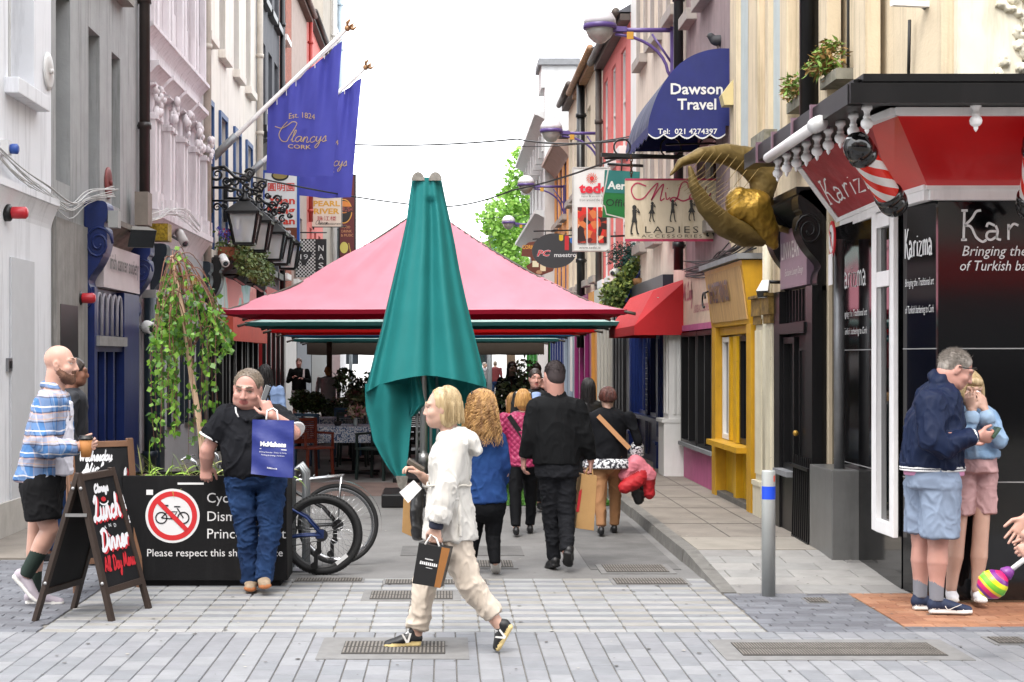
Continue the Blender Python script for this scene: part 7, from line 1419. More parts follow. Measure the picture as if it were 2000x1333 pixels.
# ------------------------------------------------------------------ people
def skinmat(n,c):
    m=M(n,c,.5,var=.07,vs=9); b=m.node_tree.nodes['Principled BSDF']; b.inputs['Subsurface Weight'].default_value=.12; b.inputs['Subsurface Radius'].default_value=(.012,.005,.003); return m
sk_a=skinmat('skin_fair','#b48c7c'); sk_b=skinmat('skin_ruddy','#b5877a'); sk_c=skinmat('skin_light','#b99584'); sk_d=skinmat('skin_brown','#7d5443')
m_lip=M('lips','#a4605a',.45,var=0); m_eye=M('eye_white','#cfc9c4',.2,var=0); m_iris=M('eye_dark','#2a2320',.15,var=0)
def hairmat(n,c,c2,st=(60,60,3)): return M(n,c,.42,var=0,col2=c2,vs=1,stretch=st,bump=.5,bs=1)
h_blond=hairmat('hair_blond','#8a744f','#c7b18a'); h_curl=hairmat('hair_ginger','#6f4a2a','#c49a60',(30,30,6)); h_dark=hairmat('hair_dark','#1c1715','#3a2d27'); h_grey=hairmat('hair_grey','#4f4337','#786a5a',(60,60,20)); h_brown=hairmat('hair_brown','#3a231a','#5f3a2a'); h_auburn=hairmat('hair_auburn','#351a15','#5d2f25'); h_gold=hairmat('hair_gold','#8f6334','#c09455'); h_black=hairmat('hair_black','#0c0b0c','#211d1e'); h_crop=M('hair_cropped','#33292a',.7,var=.2,vs=40); h_salt=hairmat('hair_salt','#6d6660','#a29a91',(60,60,20))
def frame(f,up=(0,0,1)):
    f=Vector(f).normalized(); r=f.cross(Vector(up)).normalized(); u=r.cross(f); return r,f,u
class Head:
    def __init__(s,c,f,up=(0,0,1),k=1.,w=1.):
        s.c=Vector(c); s.r,s.f,s.u=frame(f,up); s.k=k; s.w=w; s.R=np.array([list(s.r),list(s.f),list(s.u)]).T
    def H(s,x,y,z): return s.c+(s.r*x*s.w+s.f*y+s.u*z)*s.k
    def E(s,x,y,z,a,b,c,k=.02,m=0,op='add'): return EL(s.H(x,y,z),(a*s.k*s.w,b*s.k,c*s.k),k,m,s.R,op)
    def L(s,pts,rs,k=.008,m=0,**kw): return LO([s.H(*p) for p in pts],[q*s.k for q in (rs if isinstance(rs,(list,tuple)) else [rs]*len(pts))],k,m,**kw)
    def prims(s,closed=False,beard=0,fem=False,ear=True,jowl=0,browm=4,lipm=1):
        p=[s.E(0,-.018,.035,.077,.097,.09),s.E(0,.022,-.03,.066,.078,.085,.03),s.E(0,.055,-.092,.036 if fem else .044,.032,.027,.03),s.E(0,.02,-.07,.058,.06,.04,.03)]
        if jowl: p+= [s.E(sx*.036,.015,-.07,.042,.055,.06,.04) for sx in(-1,1)]
        p+= [s.L([(0,.091,.018),(0,.1,-.01),(0,.108,-.029)],[.008,.009,.0105],.01) if fem else s.L([(0,.093,.018),(0,.106,-.01),(0,.114,-.03)],[.009,.011,.0135],.01),s.E(.012,.1,-.034,.01,.012,.009,.006),s.E(-.012,.1,-.034,.01,.012,.009,.006),s.L([(-.045,.078,.03),(0,.09,.027),(.045,.078,.03)],.012,.012),s.E(.042,.062,-.03,.026,.026,.024,.02),s.E(-.042,.062,-.03,.026,.026,.024,.02)]
        for sx in(-1,1):
            p.append(s.E(sx*.031,.098,.01,.018,.014,.011,0,0,'sub')); p.append(s.E(sx*.031,.073,.01,.0145,.0135,.0135,.002,0 if closed else 2))
            if closed: p.append(s.L([(sx*.018,.089,.006),(sx*.031,.0915,.003),(sx*.044,.086,.006)],.0026,0,4))
            else: p.append(s.E(sx*.031,.0825,.01,.0065,.005,.0065,0,3)); p.append(s.L([(sx*.016,.088,.014),(sx*.031,.0925,.0195),(sx*.046,.084,.014)],.0045,.003))
            p.append(s.L([(sx*.016,.096,.036),(sx*.034,.094,.041),(sx*.05,.08,.036)],.0045 if fem else .006,0,browm))
            if ear: p+= [s.E(sx*.077,-.004,-.004,.011,.02,.031,.008),s.E(sx*.073,-.002,-.03,.01,.012,.012,.006),s.E(sx*.09,.0,-.0,.008,.01,.018,0,0,'sub')]
        p+= [s.L([(-.023,.086,-.06),(-.008,.0975,-.057),(0,.096,-.059),(.008,.0975,-.057),(.023,.086,-.06)],[.003,.0055,.005,.0055,.003],.003,lipm),s.L([(-.02,.087,-.064),(0,.096,-.069),(.02,.087,-.064)],[.003,.0065,.003],.003,lipm)]
        if beard: p+= [s.E(0,.045,-.09,.05,.05,.042,.012,5),s.L([(-.064,.01,-.045),(-.055,.04,-.075),(0,.075,-.105),(.055,.04,-.075),(.064,.01,-.045)],[.014,.022,.03,.022,.014],.012,5),s.L([(-.03,.088,-.055),(0,.1,-.048),(.03,.088,-.055)],.007,.004,5)]
        return p
    def cap(s,th=.012,hl=0.,low=-.06,k=.02):
        """close hair: skull shell without face"""
        p=[s.E(0,-.018,.035,.077+th,.097+th,.09+th,k),s.E(0,-.055,-.01,.068+th*.6,.06+th*.6,.075,.02)]
        p+= [s.E(0,.115,-.03+hl,.085,.085+hl*1.3,.112+hl*.6,0,0,'sub'),PL(s.H(0,0,low),-s.u)]
        for sx in(-1,1): p.append(s.E(sx*.085,.045,-.045,.05,.055,.06,0,0,'sub'))
        return p
def arm(sh,el,wr,r=(.05,.04,.027),k=.015,m=0): 
    sh,el,wr=map(Vector,(sh,el,wr)); mid=el.lerp(wr,.3); return [LO([sh,sh.lerp(el,.45),el,mid,wr],[r[0]*.75,r[0]*.85,r[1],r[1]*1.08,r[2]],k,m)]
def hand(wr,d,n,t,curl=(.4,.5,.4),s=1.,spread=0.,thumb=.5,m=0,fing=None):
    wr=Vector(wr); d=Vector(d).normalized(); n=Vector(n); n=(n-d*n.dot(d)).normalized(); t0=Vector(t); t=n.cross(d).normalized(); t=t if t.dot(t0)>0 else -t
    p=[LO([wr-d*.01*s,wr+d*.04*s,wr+d*.088*s],[.027*s,.04*s,.041*s],.012,m,list(t),[.021*s,.017*s,.0135*s])]
    for i,Ls in enumerate((.068,.077,.072,.055)):
        a=spread*(1.5-i); dd=(d+t*a*.35).normalized(); b=wr+d*(.086-.005*abs(i-1.2))*s+t*(.031-.0205*i)*s; pts=[b]; th=0; c=fing[i] if fing else curl
        for L_,cv in zip((.44,.31,.25),c): th+=cv; pts.append(pts[-1]+(dd*math.cos(th)+n*math.sin(th))*Ls*L_*s*1.05)
        p.append(LO(pts,[.0092*s,.0088*s,.008*s,.0068*s],.004,m))
    b=wr+d*.022*s+t*.024*s; d1=(d*.6+t*.75+n*.35*thumb*2).normalized(); d2=(d*.85+t*.35*(1-thumb)+n*.5*thumb*2).normalized(); p.append(LO([b,b+d1*.042*s,b+d1*.042*s+d2*.03*s,b+d1*.042*s+d2*.055*s],[.014*s,.011*s,.0098*s,.0075*s],.008,m)); return p
def leg(hip,kn,an,r=(.085,.055,.036),m=0): 
    hip,kn,an=map(Vector,(hip,kn,an)); bk=(kn-an).normalized(); return [LO([hip,hip.lerp(kn,.5),kn,kn.lerp(an,.3),kn.lerp(an,.65),an],[r[0],r[0]*.85,r[1],r[1]*1.06,r[1]*.8,r[2]],.02,m)]
def shoe(t,heel,toe,up,mats,k=1.,name='shoe',high=.07,vox=.006):
    heel,toe,up=Vector(heel),Vector(toe),Vector(up); d=(toe-heel).normalized(); up=(up-d*up.dot(d)).normalized(); s=d.cross(up); L=(toe-heel).length; A=lambda f,z: heel+d*L*f+up*z*k
    p=[LO([A(.1,.014),A(.45,.014),A(.75,.014),A(.9,.016)],[.034*k,.033*k,.043*k,.034*k],.004,1,list(s),[.015*k]*4),LO([A(.13,.05),A(.35,.052),A(.62,.04),A(.88,.03)],[.033*k,.036*k,.042*k,.03*k],.012,0,list(s),[.036*k,.036*k,.026*k,.02*k]),LO([A(.17,.05),A(.2,high)],[.036*k,.034*k],.01,0),LO([A(.34,.086),A(.46,.074),A(.58,.064)],[.014*k]*3,.006,2,list(s),[.005*k]*3)]
    return sdf_obj(name,p,mats,t,vox)
def strands(t,hd,n,mat,drop,R=(.09,.112,.112),lim=2.0,curl=0.,cf=30,out=.02,r=.0042,rng=None,name='hair_strands',back=0.,side_in=0.,top=1.35,lenj=.25,npt=16):
    rng=rng or random.Random(5); mb=MB()
    for i in range(n):
        ph=rng.uniform(-lim,lim); e0=top-rng.random()**2*.9; dr=drop*(1-lenj*rng.random()); ph0=rng.uniform(0,6.28); pts=[]; ex_=rng.uniform(0,.008); sc=1+rng.uniform(-.03,.06)
        x0=math.sin(ph); y0=-math.cos(ph); arcL=e0*.11; tot=arcL+dr
        for j in range(npt):
            f=j/(npt-1)*tot
            if f<arcL: e=e0-f/.11; px_,py_,pz_=R[0]*x0*math.cos(e)*sc,-.018+R[1]*y0*math.cos(e)*sc,.035+R[2]*math.sin(e)*sc
            else: q=f-arcL; px_,py_,pz_=(R[0]*sc+out*q/drop+ex_)*x0,-.018+(R[1]*sc+out*q/drop+ex_)*y0-back*q/drop,.035-q; px_*=1-side_in*(q/drop)**2
            a=curl*min(1,f/.05); px_+=a*math.sin(cf*f+ph0)*.9; py_+=a*math.cos(cf*f+ph0)*.9; pz_+=a*.4*math.sin(cf*f*1.3+ph0)
            pts.append(hd.c+(hd.r*px_+hd.f*py_)*hd.k+EZ*pz_*hd.k)
        mb.tube(pts,[r*(1.1-.75*j/(npt-1)) for j in range(npt)],4,cap=False)
    return mb.build(name,mat,t)
def tufts(t,hd,n,mat,ln=.02,w=.0022,line=.085,low=-.05,comb=(0,-.5,-.35),th=.004,name='short_hair'):
    d=RNG.normal(size=(n*3,3)); d/=np.linalg.norm(d,axis=1)[:,None]; R=np.array([.077+th,.097+th,.09+th]); p=d*R+np.array([0,-.018,.035]); x,y,z=p.T
    ok=((z>line-.2*np.maximum(0,-y)*0)&(y<.09)|(y<.035-.25*np.maximum(0,.05-z))&(z>low))&~((np.abs(x)>.06)&(y>-.03)&(z<.03)); p=p[ok][:n]; d=d[ok][:n]; m=len(p)
    g=d*.45+np.array(comb)+RNG.normal(0,.22,(m,3)); g/=np.linalg.norm(g,axis=1)[:,None]; s_=np.cross(g,d); s_/=np.linalg.norm(s_,axis=1)[:,None]+1e-9; L=ln*RNG.uniform(.5,1.2,m)[:,None]
    v=np.stack([p-s_*w,p+s_*w,p+g*L],1).reshape(-1,3); v[:,0]*=hd.w; B_=np.array([list(hd.r),list(hd.f),list(hd.u)]); v=np.array(list(hd.c))+(v@B_)*hd.k
    return link_mesh(name,np_mesh(name,v,np.arange(3*m).reshape(-1,3),mat),t)
def person(label,base): return thing('person',label,'person',base)
def J_(D): return lambda u,v,dy=0.: P(u,v,D+dy)
bm=lambda sk,brow,beard=None,sock=None:[sk,m_lip,m_eye,m_iris,brow,beard or brow,sock or sk]
FD=[(.009,(9,9,6)),(.004,(22,22,16))]
m_sho_b=M('shoe_black','#141416',.5,var=.1); m_sho_w=M('shoe_white','#cfcfd2',.55,var=.05); m_sole_w=M('sole_white','#d2d0cc',.6,var=.05); m_sole_c=M('sole_cream','#c9b37c',.6,var=.05); m_lace=M('lace_white','#d0d0d0',.7,var=0)
def box_thing(name,label,cat,q,th,mat,extra=None,bev=.003):
    """flat-sided thing from four corner points (a b c d anticlockwise seen from the camera) and a thickness vector"""
    g=MB(); a=[Vector(p) for p in q]; b=[p+th for p in a]; g.add(a+b,[(0,1,2,3),(7,6,5,4),(0,4,5,1),(1,5,6,2),(2,6,7,3),(3,7,4,0)]); t=thing(name,label,cat,(a[0]+a[1])/2); g.build('body',mat,t,bevel=bev); return t
# 1 ---- walking woman in the white parka -------------------------------------
D=9.2; J=J_(D); t=person('blond woman in a pale hooded parka and cream trousers, striding left, phone in hand',J(860,1272)); TH=Head(J(862,797),(-1,-.08,-.06),k=.95,w=.94)
b=TH.prims(fem=True)+[LO([J(880,858),TH.H(0,-.035,-.08)],[.058,.05],.02)]
b+= [LO([J(880,870),J(878,950),J(877,1040)],[.15,.14,.15],.02,0,(0,1,0),[.08,.09,.11])]+arm(J(888,875,-.16),J(878,960,-.235),J(851,1030,-.25),(.045,.036,.025))+arm(J(882,875,.16),J(856,958,.2),J(824,930,.1),(.045,.036,.025))
b+= hand(J(851,1030,-.25),(-.05,0,-1),(.3,1,0),(-1,0,0),(.9,1.1,.8),.95)+hand(J(824,930,.1),(-.75,-.1,.55),(-.4,-.3,-.9),(0,-1,.4),(.5,.9,.6),.95)
b+= leg(J(866,1050,.08),J(828,1138,.09),J(812,1248,.09),(.08,.05,.034))+leg(J(888,1050,-.08),J(912,1135,-.08),J(978,1226,-.08),(.08,.05,.034)); sdf_obj('body',b,bm(sk_c,h_blond),t,.0055)
m_parka=M('parka_white','#bdbab4',.75,var=.03,vs=5,bump=.08,bs=200,crease=.5); m_chino=M('trousers_cream','#bdb1a3',.8,var=.05,vs=6,bump=.1,bs=160,crease=.5)
b=[LO([J(882,856),J(878,895),J(878,945),J(877,1000),J(877,1050)],[.15,.2,.185,.2,.215],.03,0,(0,1,0),[.075,.125,.115,.148,.166],.12),LO([J(890,872,-.15),J(873,952,-.225),J(853,1022,-.25)],[.07,.06,.052],.03,0,cap=.15),LO([J(884,872,.15),J(858,955,.2),J(836,938,.13)],[.075,.066,.055],.03,0,cap=.15),LO([J(893,850),J(915,862),J(930,880)],[.1,.13,.1],.03,0,(0,1,0),[.05,.055,.03]),LO([J(862,858,-.03),J(876,850,-.08),J(895,850,-.07)],[.03,.035,.04],.02),LO([J(862,858,.03),J(876,850,.08),J(895,850,.07)],[.03,.035,.04],.02),LO([J(893,905,-.2),J(897,960,-.22),J(900,1048,-.215)],[.006]*3,.004),LO([J(862,905,-.195),J(850,1000,-.2),J(840,1046,-.17)],[.006]*3,.004),LO([J(858,1006,-.25),J(854,1019,-.25)],[.066,.064],.004,cap=.1),LO([J(868,985,-.21),J(893,975,-.22)],[.012,.012],.004)]
sdf_obj('parka',b,[m_parka],t,.0075,[(.014,(9,9,4)),(.007,(20,20,9))],1)
g=MB(); g.tube([J(877,946)+Vector((.13*math.cos(a),.195*math.sin(a),.006*math.sin(5*a))) for a in np.linspace(0,6.283,40)],.007,6); g.build('drawcord',M('cord_cream','#c4bfb4',.8,var=0),t)
sdf_obj('inner_cuff',[LO([J(854,1012,-.25),J(851,1032,-.25)],[.046,.042],.01,cap=.2)],[M('knit_navy','#161b2e',.8,var=.1)],t,.007)
b=[LO([J(877,1030),J(876,1062)],[.19,.19],.02,0,(0,1,0),[.14,.13]),LO([J(866,1050,.08),J(832,1138,.09),J(817,1222,.09)],[.092,.074,.061],.04,0,cap=.15),LO([J(886,1050,-.08),J(912,1135,-.08),J(960,1198,-.08)],[.098,.077,.058],.04,0,cap=.15),LO([J(818,1214,.09),J(816,1226,.09)],[.066,.065],.006,cap=.2),LO([J(956,1192,-.08),J(964,1202,-.08)],[.063,.062],.006,cap=.2)]
sdf_obj('trousers',b,[m_chino],t,.0075,[(.014,(9,9,6)),(.006,(20,20,13))],1)
for h_,te,up in((J(826,1262,.09),J(748,1268,.09),EZ),(J(1004,1222,-.08),J(974,1275,-.08),Vector((-.8,0,.5)))): so=shoe(t,h_,te,up,[m_sho_b,m_sole_c,m_lace],1.02,high=.085)
g=MB()
for c,ex in((J(795,1248,.03),Vector((-1,0,-.1))),(J(980,1242,-.14),Vector((-.5,0,-.87)))):
    ey=Vector((-ex.z,0,ex.x)); ey=ey if ey.z>0 else -ey; g.add([c+ex*x-EY*.002+ey*y for x,y in((-.03,.03),(-.018,.03),(0,-.01),(.02,.03),(.03,.03),(.008,-.025),(-.008,-.025))],[(0,1,2,5,6),(2,3,4,5)])
g.build('shoe_mark',m_sole_w,t)
b=TH.cap(.007,hl=.03,low=-.06)+[TH.E(0,-.055,-.04,.072,.055,.09,.03),TH.E(.058,-.025,-.045,.026,.045,.08,.02),TH.E(-.058,-.025,-.045,.026,.045,.08,.02)]; sdf_obj('hair',b,[h_blond],t,.006,[(.004,(30,30,8))]); strands(t,TH,520,h_blond,.145,R=(.082,.104,.102),lim=1.62,curl=.003,cf=22,out=.014,side_in=.1,r=.0028,lenj=.3)
# what she carries
q=[J(805,1140,-.3),J(860,1149,-.3),J(879,1072,-.3),J(818,1060,-.3)]; bg=box_thing('paper_bag','small black paper bag with a brown side hanging from the walking woman\'s hand','bag',q,Vector((.02,.1,0)),M('bag_black','#19191a',.45,var=.1,bump=.3,bs=12)); g=MB(); g.add([p.lerp(r_,.0)+Vector((0,-.002,0)) for p,r_ in((J(848,1147,-.3),q[0]),(q[1],q[1]),(q[2],q[2]),(J(863,1069,-.3),q[0]))],[(0,1,2,3)]); g.build('side_panel',M('kraft_brown','#8a5a2a',.6,var=.1),bg); g=MB(); e1,e2=Vector((.97,0,-.2)),Vector((.2,0,.97)); rq=random.Random(3)
for c,n_,w_,h_ in ((J(838,1093,-.304),7,.05,.008),(J(837,1102,-.304),9,.105,.02),(J(838,1110,-.304),6,.04,.004)):
    for k in range(n_): p=c+e1*(w_*((k+.5)/n_-.5)); a=w_/n_*.4; h=h_*.5*rq.uniform(.8,1); g.add([p-e1*a-e2*h,p+e1*a-e2*h,p+e1*a*.7+e2*h,p-e1*a*.8+e2*h],[(0,1,2,3)])
g.build('lettering',ink('#d4d3d3'),bg)
g=MB(); g.tube([J(830,1064,-.3),J(842,1045,-.27),J(852,1052,-.27),J(858,1068,-.3)],.006,6); g.tube([J(838,1066,-.22),J(846,1045,-.24),J(858,1050,-.23),J(866,1070,-.22)],.006,6); g.build('handle',M('cord_white','#cfcdca',.7,var=0),bg)
box_thing('phone','grey smartphone held up by the walking woman','phone',[J(794,906,.06),J(799,899,.06),J(829,918,.1),J(825,926,.1)][::-1],Vector((0,.075,.01)),M('phone_taupe','#5c574e',.35,.3,var=0),bev=.002)
box_thing('paper','folded white sheet of paper under the walking woman\'s arm','paper',[J(797,983,.0),J(780,962,.0),J(808,938,.05),J(824,955,.05)],Vector((0,.004,0)),ink('#d6d6d6'),bev=0)
sdf_obj('shoulder_bag',[LO([J(818,960,.1),J(812,1000,.08),J(817,1045,.06)],[.06,.065,.05],.02,0,(0,1,0),[.03,.04,.035])],[M('leather_black','#121213',.4,var=.1)],None,.008,FD,label='black leather bag under the arm of the walking woman',cat='bag')
box_thing('paper_bag','brown kraft paper bag behind the black shoulder bag','bag',[J(785,1040,.3),J(816,1054,.3),J(816,985,.3),J(788,975,.3)],Vector((0,.1,0)),M('kraft','#a07c4d',.7,var=.1,bump=.3,bs=10))
# 2 ---- man on the phone leaning on the planter --------------------------------
D=11.55; J=J_(D); t=person('stout man in a black polo shirt and jeans leaning on the planter, on his phone',J(500,1150)); TH=Head(J(484,760,-.02),(-.15,-.95,-.25),(.08,0,1),k=1.15,w=1.13)
fa=TH.prims(closed=True,jowl=1); b=fa+[LO([J(492,815,.03),TH.H(0,-.03,-.07)],[.1,.085],.03)]+[LO([J(492,830),J(497,930)],[.2,.18],.03,0,(1,0,0),[.12,.12])]
b+= arm(J(437,815),J(405,880,.0),J(403,912,.06),(.06,.055,.042))+arm(J(546,815),J(573,846,-.2),J(529,812,-.3),(.06,.055,.04))
b+= hand(J(403,908,.06),(.0,-.1,-1),(0,1,0),(1,0,0),(.8,1.3,1.),1.15)+hand(J(529,812,-.3),(-.42,.05,.9),(-.5,.8,.1),(-.6,0,-.4),(.6,.9,.7),1.12,fing=[(-.35,.1,.1),(.6,1.,.7),(.8,1.1,.8),(.9,1.2,.9)])
b+= leg(J(475,950),J(487,1040,-.05),J(488,1130,-.05))+leg(J(528,950),J(525,1040,-.05),J(516,1128,-.1)); sdf_obj('body',b,bm(sk_b,h_grey),t,.0062)
m_polo=M('polo_black','#131419',.85,var=.1,vs=6,bump=.1,bs=250,crease=.5)
b=[LO([J(491,808),J(490,830),J(491,870),J(494,900),J(497,921)],[.15,.215,.232,.236,.222],.04,0,(1,0,0),[.09,.14,.18,.205,.19],.15),LO([J(443,815),J(412,853,.0)],[.1,.088],.05,0,cap=.12),LO([J(540,815),J(572,842,-.15)],[.1,.09],.05,0,cap=.15),LO([J(463,795,-.05),J(462,808,-.06),J(482,822,-.15)],[.028,.03,.016],.008,0),LO([J(520,796,-.02),J(518,808,-.07),J(494,822,-.15)],[.028,.03,.016],.008,0),LO([J(500,812,.1),J(486,812,.1)],[.1,.1],.03,0)]
sdf_obj('polo_shirt',b,[m_polo,m_lace],t,.0075,[(.012,(8,8,6)),(.006,(18,18,12))],1)
sdf_obj('sleeve_trim',[LO([J(412.5,853.5,.0),J(411,856.5,.0)],[.095,.095],.0,0,(1,0,0),[.095,.095],.06),LO([J(571.5,842,-.15),J(573,844.5,-.158)],[.096,.096],.0,0,(1,0,0),[.096,.096],.06)],[m_lace],t,.006); g=MB(); g.tube([J(460,796,-.1),J(461,806,-.115),J(466,815,-.13)],.006,6); g.build('collar_trim',m_lace,t)
m_jean=M('denim_blue','#10203c',.85,var=0,col2='#213a60',vs=5,bump=.15,bs=220,crease=.5)
b=[LO([J(497,915),J(500,945)],[.215,.21],.03,0,(1,0,0),[.17,.16],.15),LO([J(470,945),J(482,1040,-.05),J(487,1100,-.05),J(489,1136,-.06)],[.113,.08,.068,.066],.03,0,cap=.15),LO([J(530,945),J(527,1040,-.1),J(520,1100,-.13),J(515,1132,-.14)],[.113,.083,.071,.067],.03,0,cap=.15)]
sdf_obj('jeans',b,[m_jean],t,.0075,[(.014,(8,8,11)),(.007,(18,18,24))],1); sdf_obj('belt',[LO([J(497,917),J(497.2,920)],[.227,.227],.0,0,(1,0,0),[.182,.182],.06)],[M('belt_brown','#3c2418',.5)],t,.006)
m_tan=M('shoe_suede','#8d7b66',.8,var=.2,vs=14); m_solet=M('sole_tan','#a5673d',.7,var=.1)
shoe(t,J(491,1146,.1),J(487,1158,-.22),EZ+EX*.1,[m_tan,m_solet,m_lace],1.15); shoe(t,J(513,1144,-.02),J(520,1152,-.33),Vector((0,-.4,.9)),[m_tan,m_solet,m_lace],1.15)
sdf_obj('hair',TH.cap(.003,hl=.025,low=-.035),[h_grey],t,.006); tufts(t,TH,2600,h_grey,.010,line=.105)
box_thing('phone','black smartphone at the stout man\'s ear','phone',[J(506,789,-.19),J(514,794,-.19),J(528,757,-.12),J(519,752,-.12)],Vector((.01,.012,0)),m_blackg,bev=.002)
q=[J(490,926,-.42),J(571,934,-.42),J(574,822,-.38),J(493,820,-.38)]; bg=thing('carrier_bag','royal blue paper carrier bag with white lettering hanging from the stout man\'s arm','bag',J(532,934,-.4)); g=MB()
def BS(a,b_): 
    p=q[0]*(1-a)*(1-b_)+q[1]*a*(1-b_)+q[2]*a*b_+q[3]*(1-a)*b_; return p+Vector((0,.012*math.sin(a*7+b_*5)+.01*abs(math.sin(a*3+b_*9))-.04*math.sin(math.pi*a)*(1-b_),0))
g.grid(BS,16,16); g.grid(lambda a,b_:BS(a,b_)+Vector((0,.13*(1-b_*.75),0)),16,16); g.grid(lambda a,b_:BS(0,b_)+Vector((0,.13*a*(1-b_*.75),0)),3,16); g.grid(lambda a,b_:BS(1,b_)+Vector((0,.13*a*(1-b_*.75),0)),3,16); g.grid(lambda a,b_:BS(a,0)+Vector((0,.13*b_,0)),16,3); bb_=g.build('bag_body',M('paper_blue','#1e2a70',.5,var=.06,bump=.5,bs=7),bg)
g=MB(); s=D/FPX; BT=lambda x,y:BS(.52+x/.31,.42+y/.42)-EY*.006
for tx,dy,h,w,bo in(('McMahons',.062,.038,.19,.05),('Building Materials - Timber & Slating',.0,.012,.2,0),('Plumbing & Heating - Hardware',-.022,.012,.17,0),('McMahons.ie',-.115,.013,.075,.02)):
    put_text(g,tx,(0,0,0),EX,EZ,h,w,bold=bo,fn=lambda x,y,dy=dy:BT(x,y+dy))
g.add([BT(-.1,.022),BT(.1,.022),BT(.1,.027),BT(-.1,.027)],[(0,1,2,3)]); g.build('lettering',ink('#d4d3d3'),bb_ and bg); g=MB(); g.tube([J(520,820,-.37),J(522,803,-.33),J(534,798,-.3),J(541,803,-.33),J(543,821,-.37)],.007,6); g.build('handle',MATS['cord_white'],bg)
# 3 ---- bald man in the plaid overshirt ----------------------------------------
D=10.85; J=J_(D); t=person('bald bearded man in a blue plaid overshirt and black shorts walking right with a coffee',J(90,1185)); TH=Head(J(119,712),(1,-.12,-.03),k=1.06)
b=TH.prims(beard=1,lipm=5)+[LO([J(105,768),TH.H(0,-.035,-.07)],[.075,.066],.03)]+[LO([J(104,780),J(88,880)],[.18,.16],.03,0,(0,1,0),[.1,.11])]
b+= arm(J(93,790,-.19),J(80,866,-.26),J(150,873,-.26),(.05,.045,.032))+arm(J(98,790,.19),J(90,870,.24),J(110,920,.2),(.05,.045,.03))+hand(J(152,873,-.26),(.95,0,.12),(0,1,.2),(.1,.2,1),(.55,.8,.6),1.05)
b+= leg(J(78,960,-.09),J(97,1036,-.09),J(52,1122,-.09),(.095,.062,.042))+leg(J(84,960,.09),J(71,1042,.1),J(66,1160,.1),(.095,.062,.042))
b+= [LO([J(74,1082,-.09),J(50,1124,-.09)],[.058,.05],.004,6,cap=.2),LO([J(68,1120,.1),J(66,1162,.1)],[.05,.048],.004,6,cap=.2)]
sdf_obj('body',b,bm(sk_a,M('brow_brown','#5a3d2c',.7,var=.1),M('beard_brown','#5f4030',.8,var=.3,vs=40,bump=.6,bs=120),M('sock_green','#14261f',.85,var=.15)),t,.006)
mm,nn,ll,bb=nodemat('plaid_flannel'); tc=nn.new('ShaderNodeTexCoord'); sp=nn.new('ShaderNodeSeparateXYZ'); nz=nn.new('ShaderNodeTexNoise'); nz.inputs['Scale'].default_value=5; ll.new(tc.outputs['Object'],nz.inputs['Vector']); va=nn.new('ShaderNodeVectorMath'); va.operation='MULTIPLY_ADD'; ll.new(nz.outputs['Color'],va.inputs[0]); va.inputs[1].default_value=(.04,.04,.05); ll.new(tc.outputs['Object'],va.inputs[2]); ll.new(va.outputs[0],sp.inputs[0])
def band(out,scale,stops):
    a=nn.new('ShaderNodeMath'); a.operation='MULTIPLY'; ll.new(out,a.inputs[0]); a.inputs[1].default_value=scale; f=nn.new('ShaderNodeMath'); f.operation='FRACT'; ll.new(a.outputs[0],f.inputs[0]); r=nn.new('ShaderNodeValToRGB'); r.color_ramp.interpolation='CONSTANT'
    for i,(p_,c) in enumerate(stops): e=r.color_ramp.elements[i] if i<2 else r.color_ramp.elements.new(p_); e.position=p_; e.color=(*lin(c),1)
    ll.new(f.outputs[0],r.inputs[0]); return r.outputs[0]
c1=band(sp.outputs[2],6.2,((0,'#3d6a9c'),(.3,'#1f2b4a'),(.36,'#9c9aa4'),(.44,'#b9977f'),(.48,'#9c9aa6'),(.66,'#b98f78'),(.7,'#1f2b4a'),(.76,'#3d6a9c'),(.9,'#d2cfd0'),(.96,'#3d6a9c')))
ad=nn.new('ShaderNodeMath'); ad.operation='ADD'; ll.new(sp.outputs[0],ad.inputs[0]); ll.new(sp.outputs[1],ad.inputs[1]); c2=band(ad.outputs[0],6.0,((0,'#8d8d98'),(.35,'#263a63'),(.4,'#7d92b2'),(.55,'#c8c4c4'),(.6,'#4a74a6'),(.85,'#b49a88'),(.9,'#8d8d98')))
mx=nn.new('ShaderNodeMix'); mx.data_type='RGBA'; mx.inputs[0].default_value=.3; ll.new(c1,mx.inputs[6]); ll.new(c2,mx.inputs[7]); ll.new(mx.outputs[2],bb.inputs['Base Color']); bb.inputs['Roughness'].default_value=.9
b=[LO([J(106,770),J(102,800),J(98,840),J(88,885),J(74,944)],[.15,.2,.21,.2,.19],.04,0,(0,1,0),[.1,.135,.155,.155,.17],.1),LO([J(92,790,-.17),J(80,862,-.26),J(98,876,-.265),J(150,873,-.26)],[.088,.08,.075,.05],.03,0,cap=.15),LO([J(98,790,.17),J(90,868,.24),J(112,915,.2)],[.085,.075,.05],.03,0,cap=.15),LO([J(90,752),J(104,760,-.07),J(128,785,-.09)],[.03,.035,.02],.02),LO([J(90,752),J(104,760,.07),J(128,785,.09)],[.03,.035,.02],.02)]
sdf_obj('plaid_shirt',b,[mm],t,.0075,[(.012,(7,7,5)),(.004,(18,18,14))],1)
sdf_obj('white_tee',[LO([J(118,790),J(122,850),J(120,926)],[.11,.13,.13],.02,0,(0,1,0),[.08,.075,.075],.1)],[M('tee_white','#cfcdd6',.85,var=.04)],t,.008,FD)
m_shb=M('shorts_black','#111113',.85,var=.15,crease=.5); sdf_obj('shorts',[LO([J(88,925),J(86,955)],[.19,.19],.03,0,(0,1,0),[.14,.135],.15),LO([J(92,950,.09),J(88,1010,.1)],[.12,.115],.04,0,cap=.12),LO([J(76,950,-.09),J(84,1014,-.1)],[.13,.125],.04,0,cap=.12)],[m_shb],t,.008,FD)
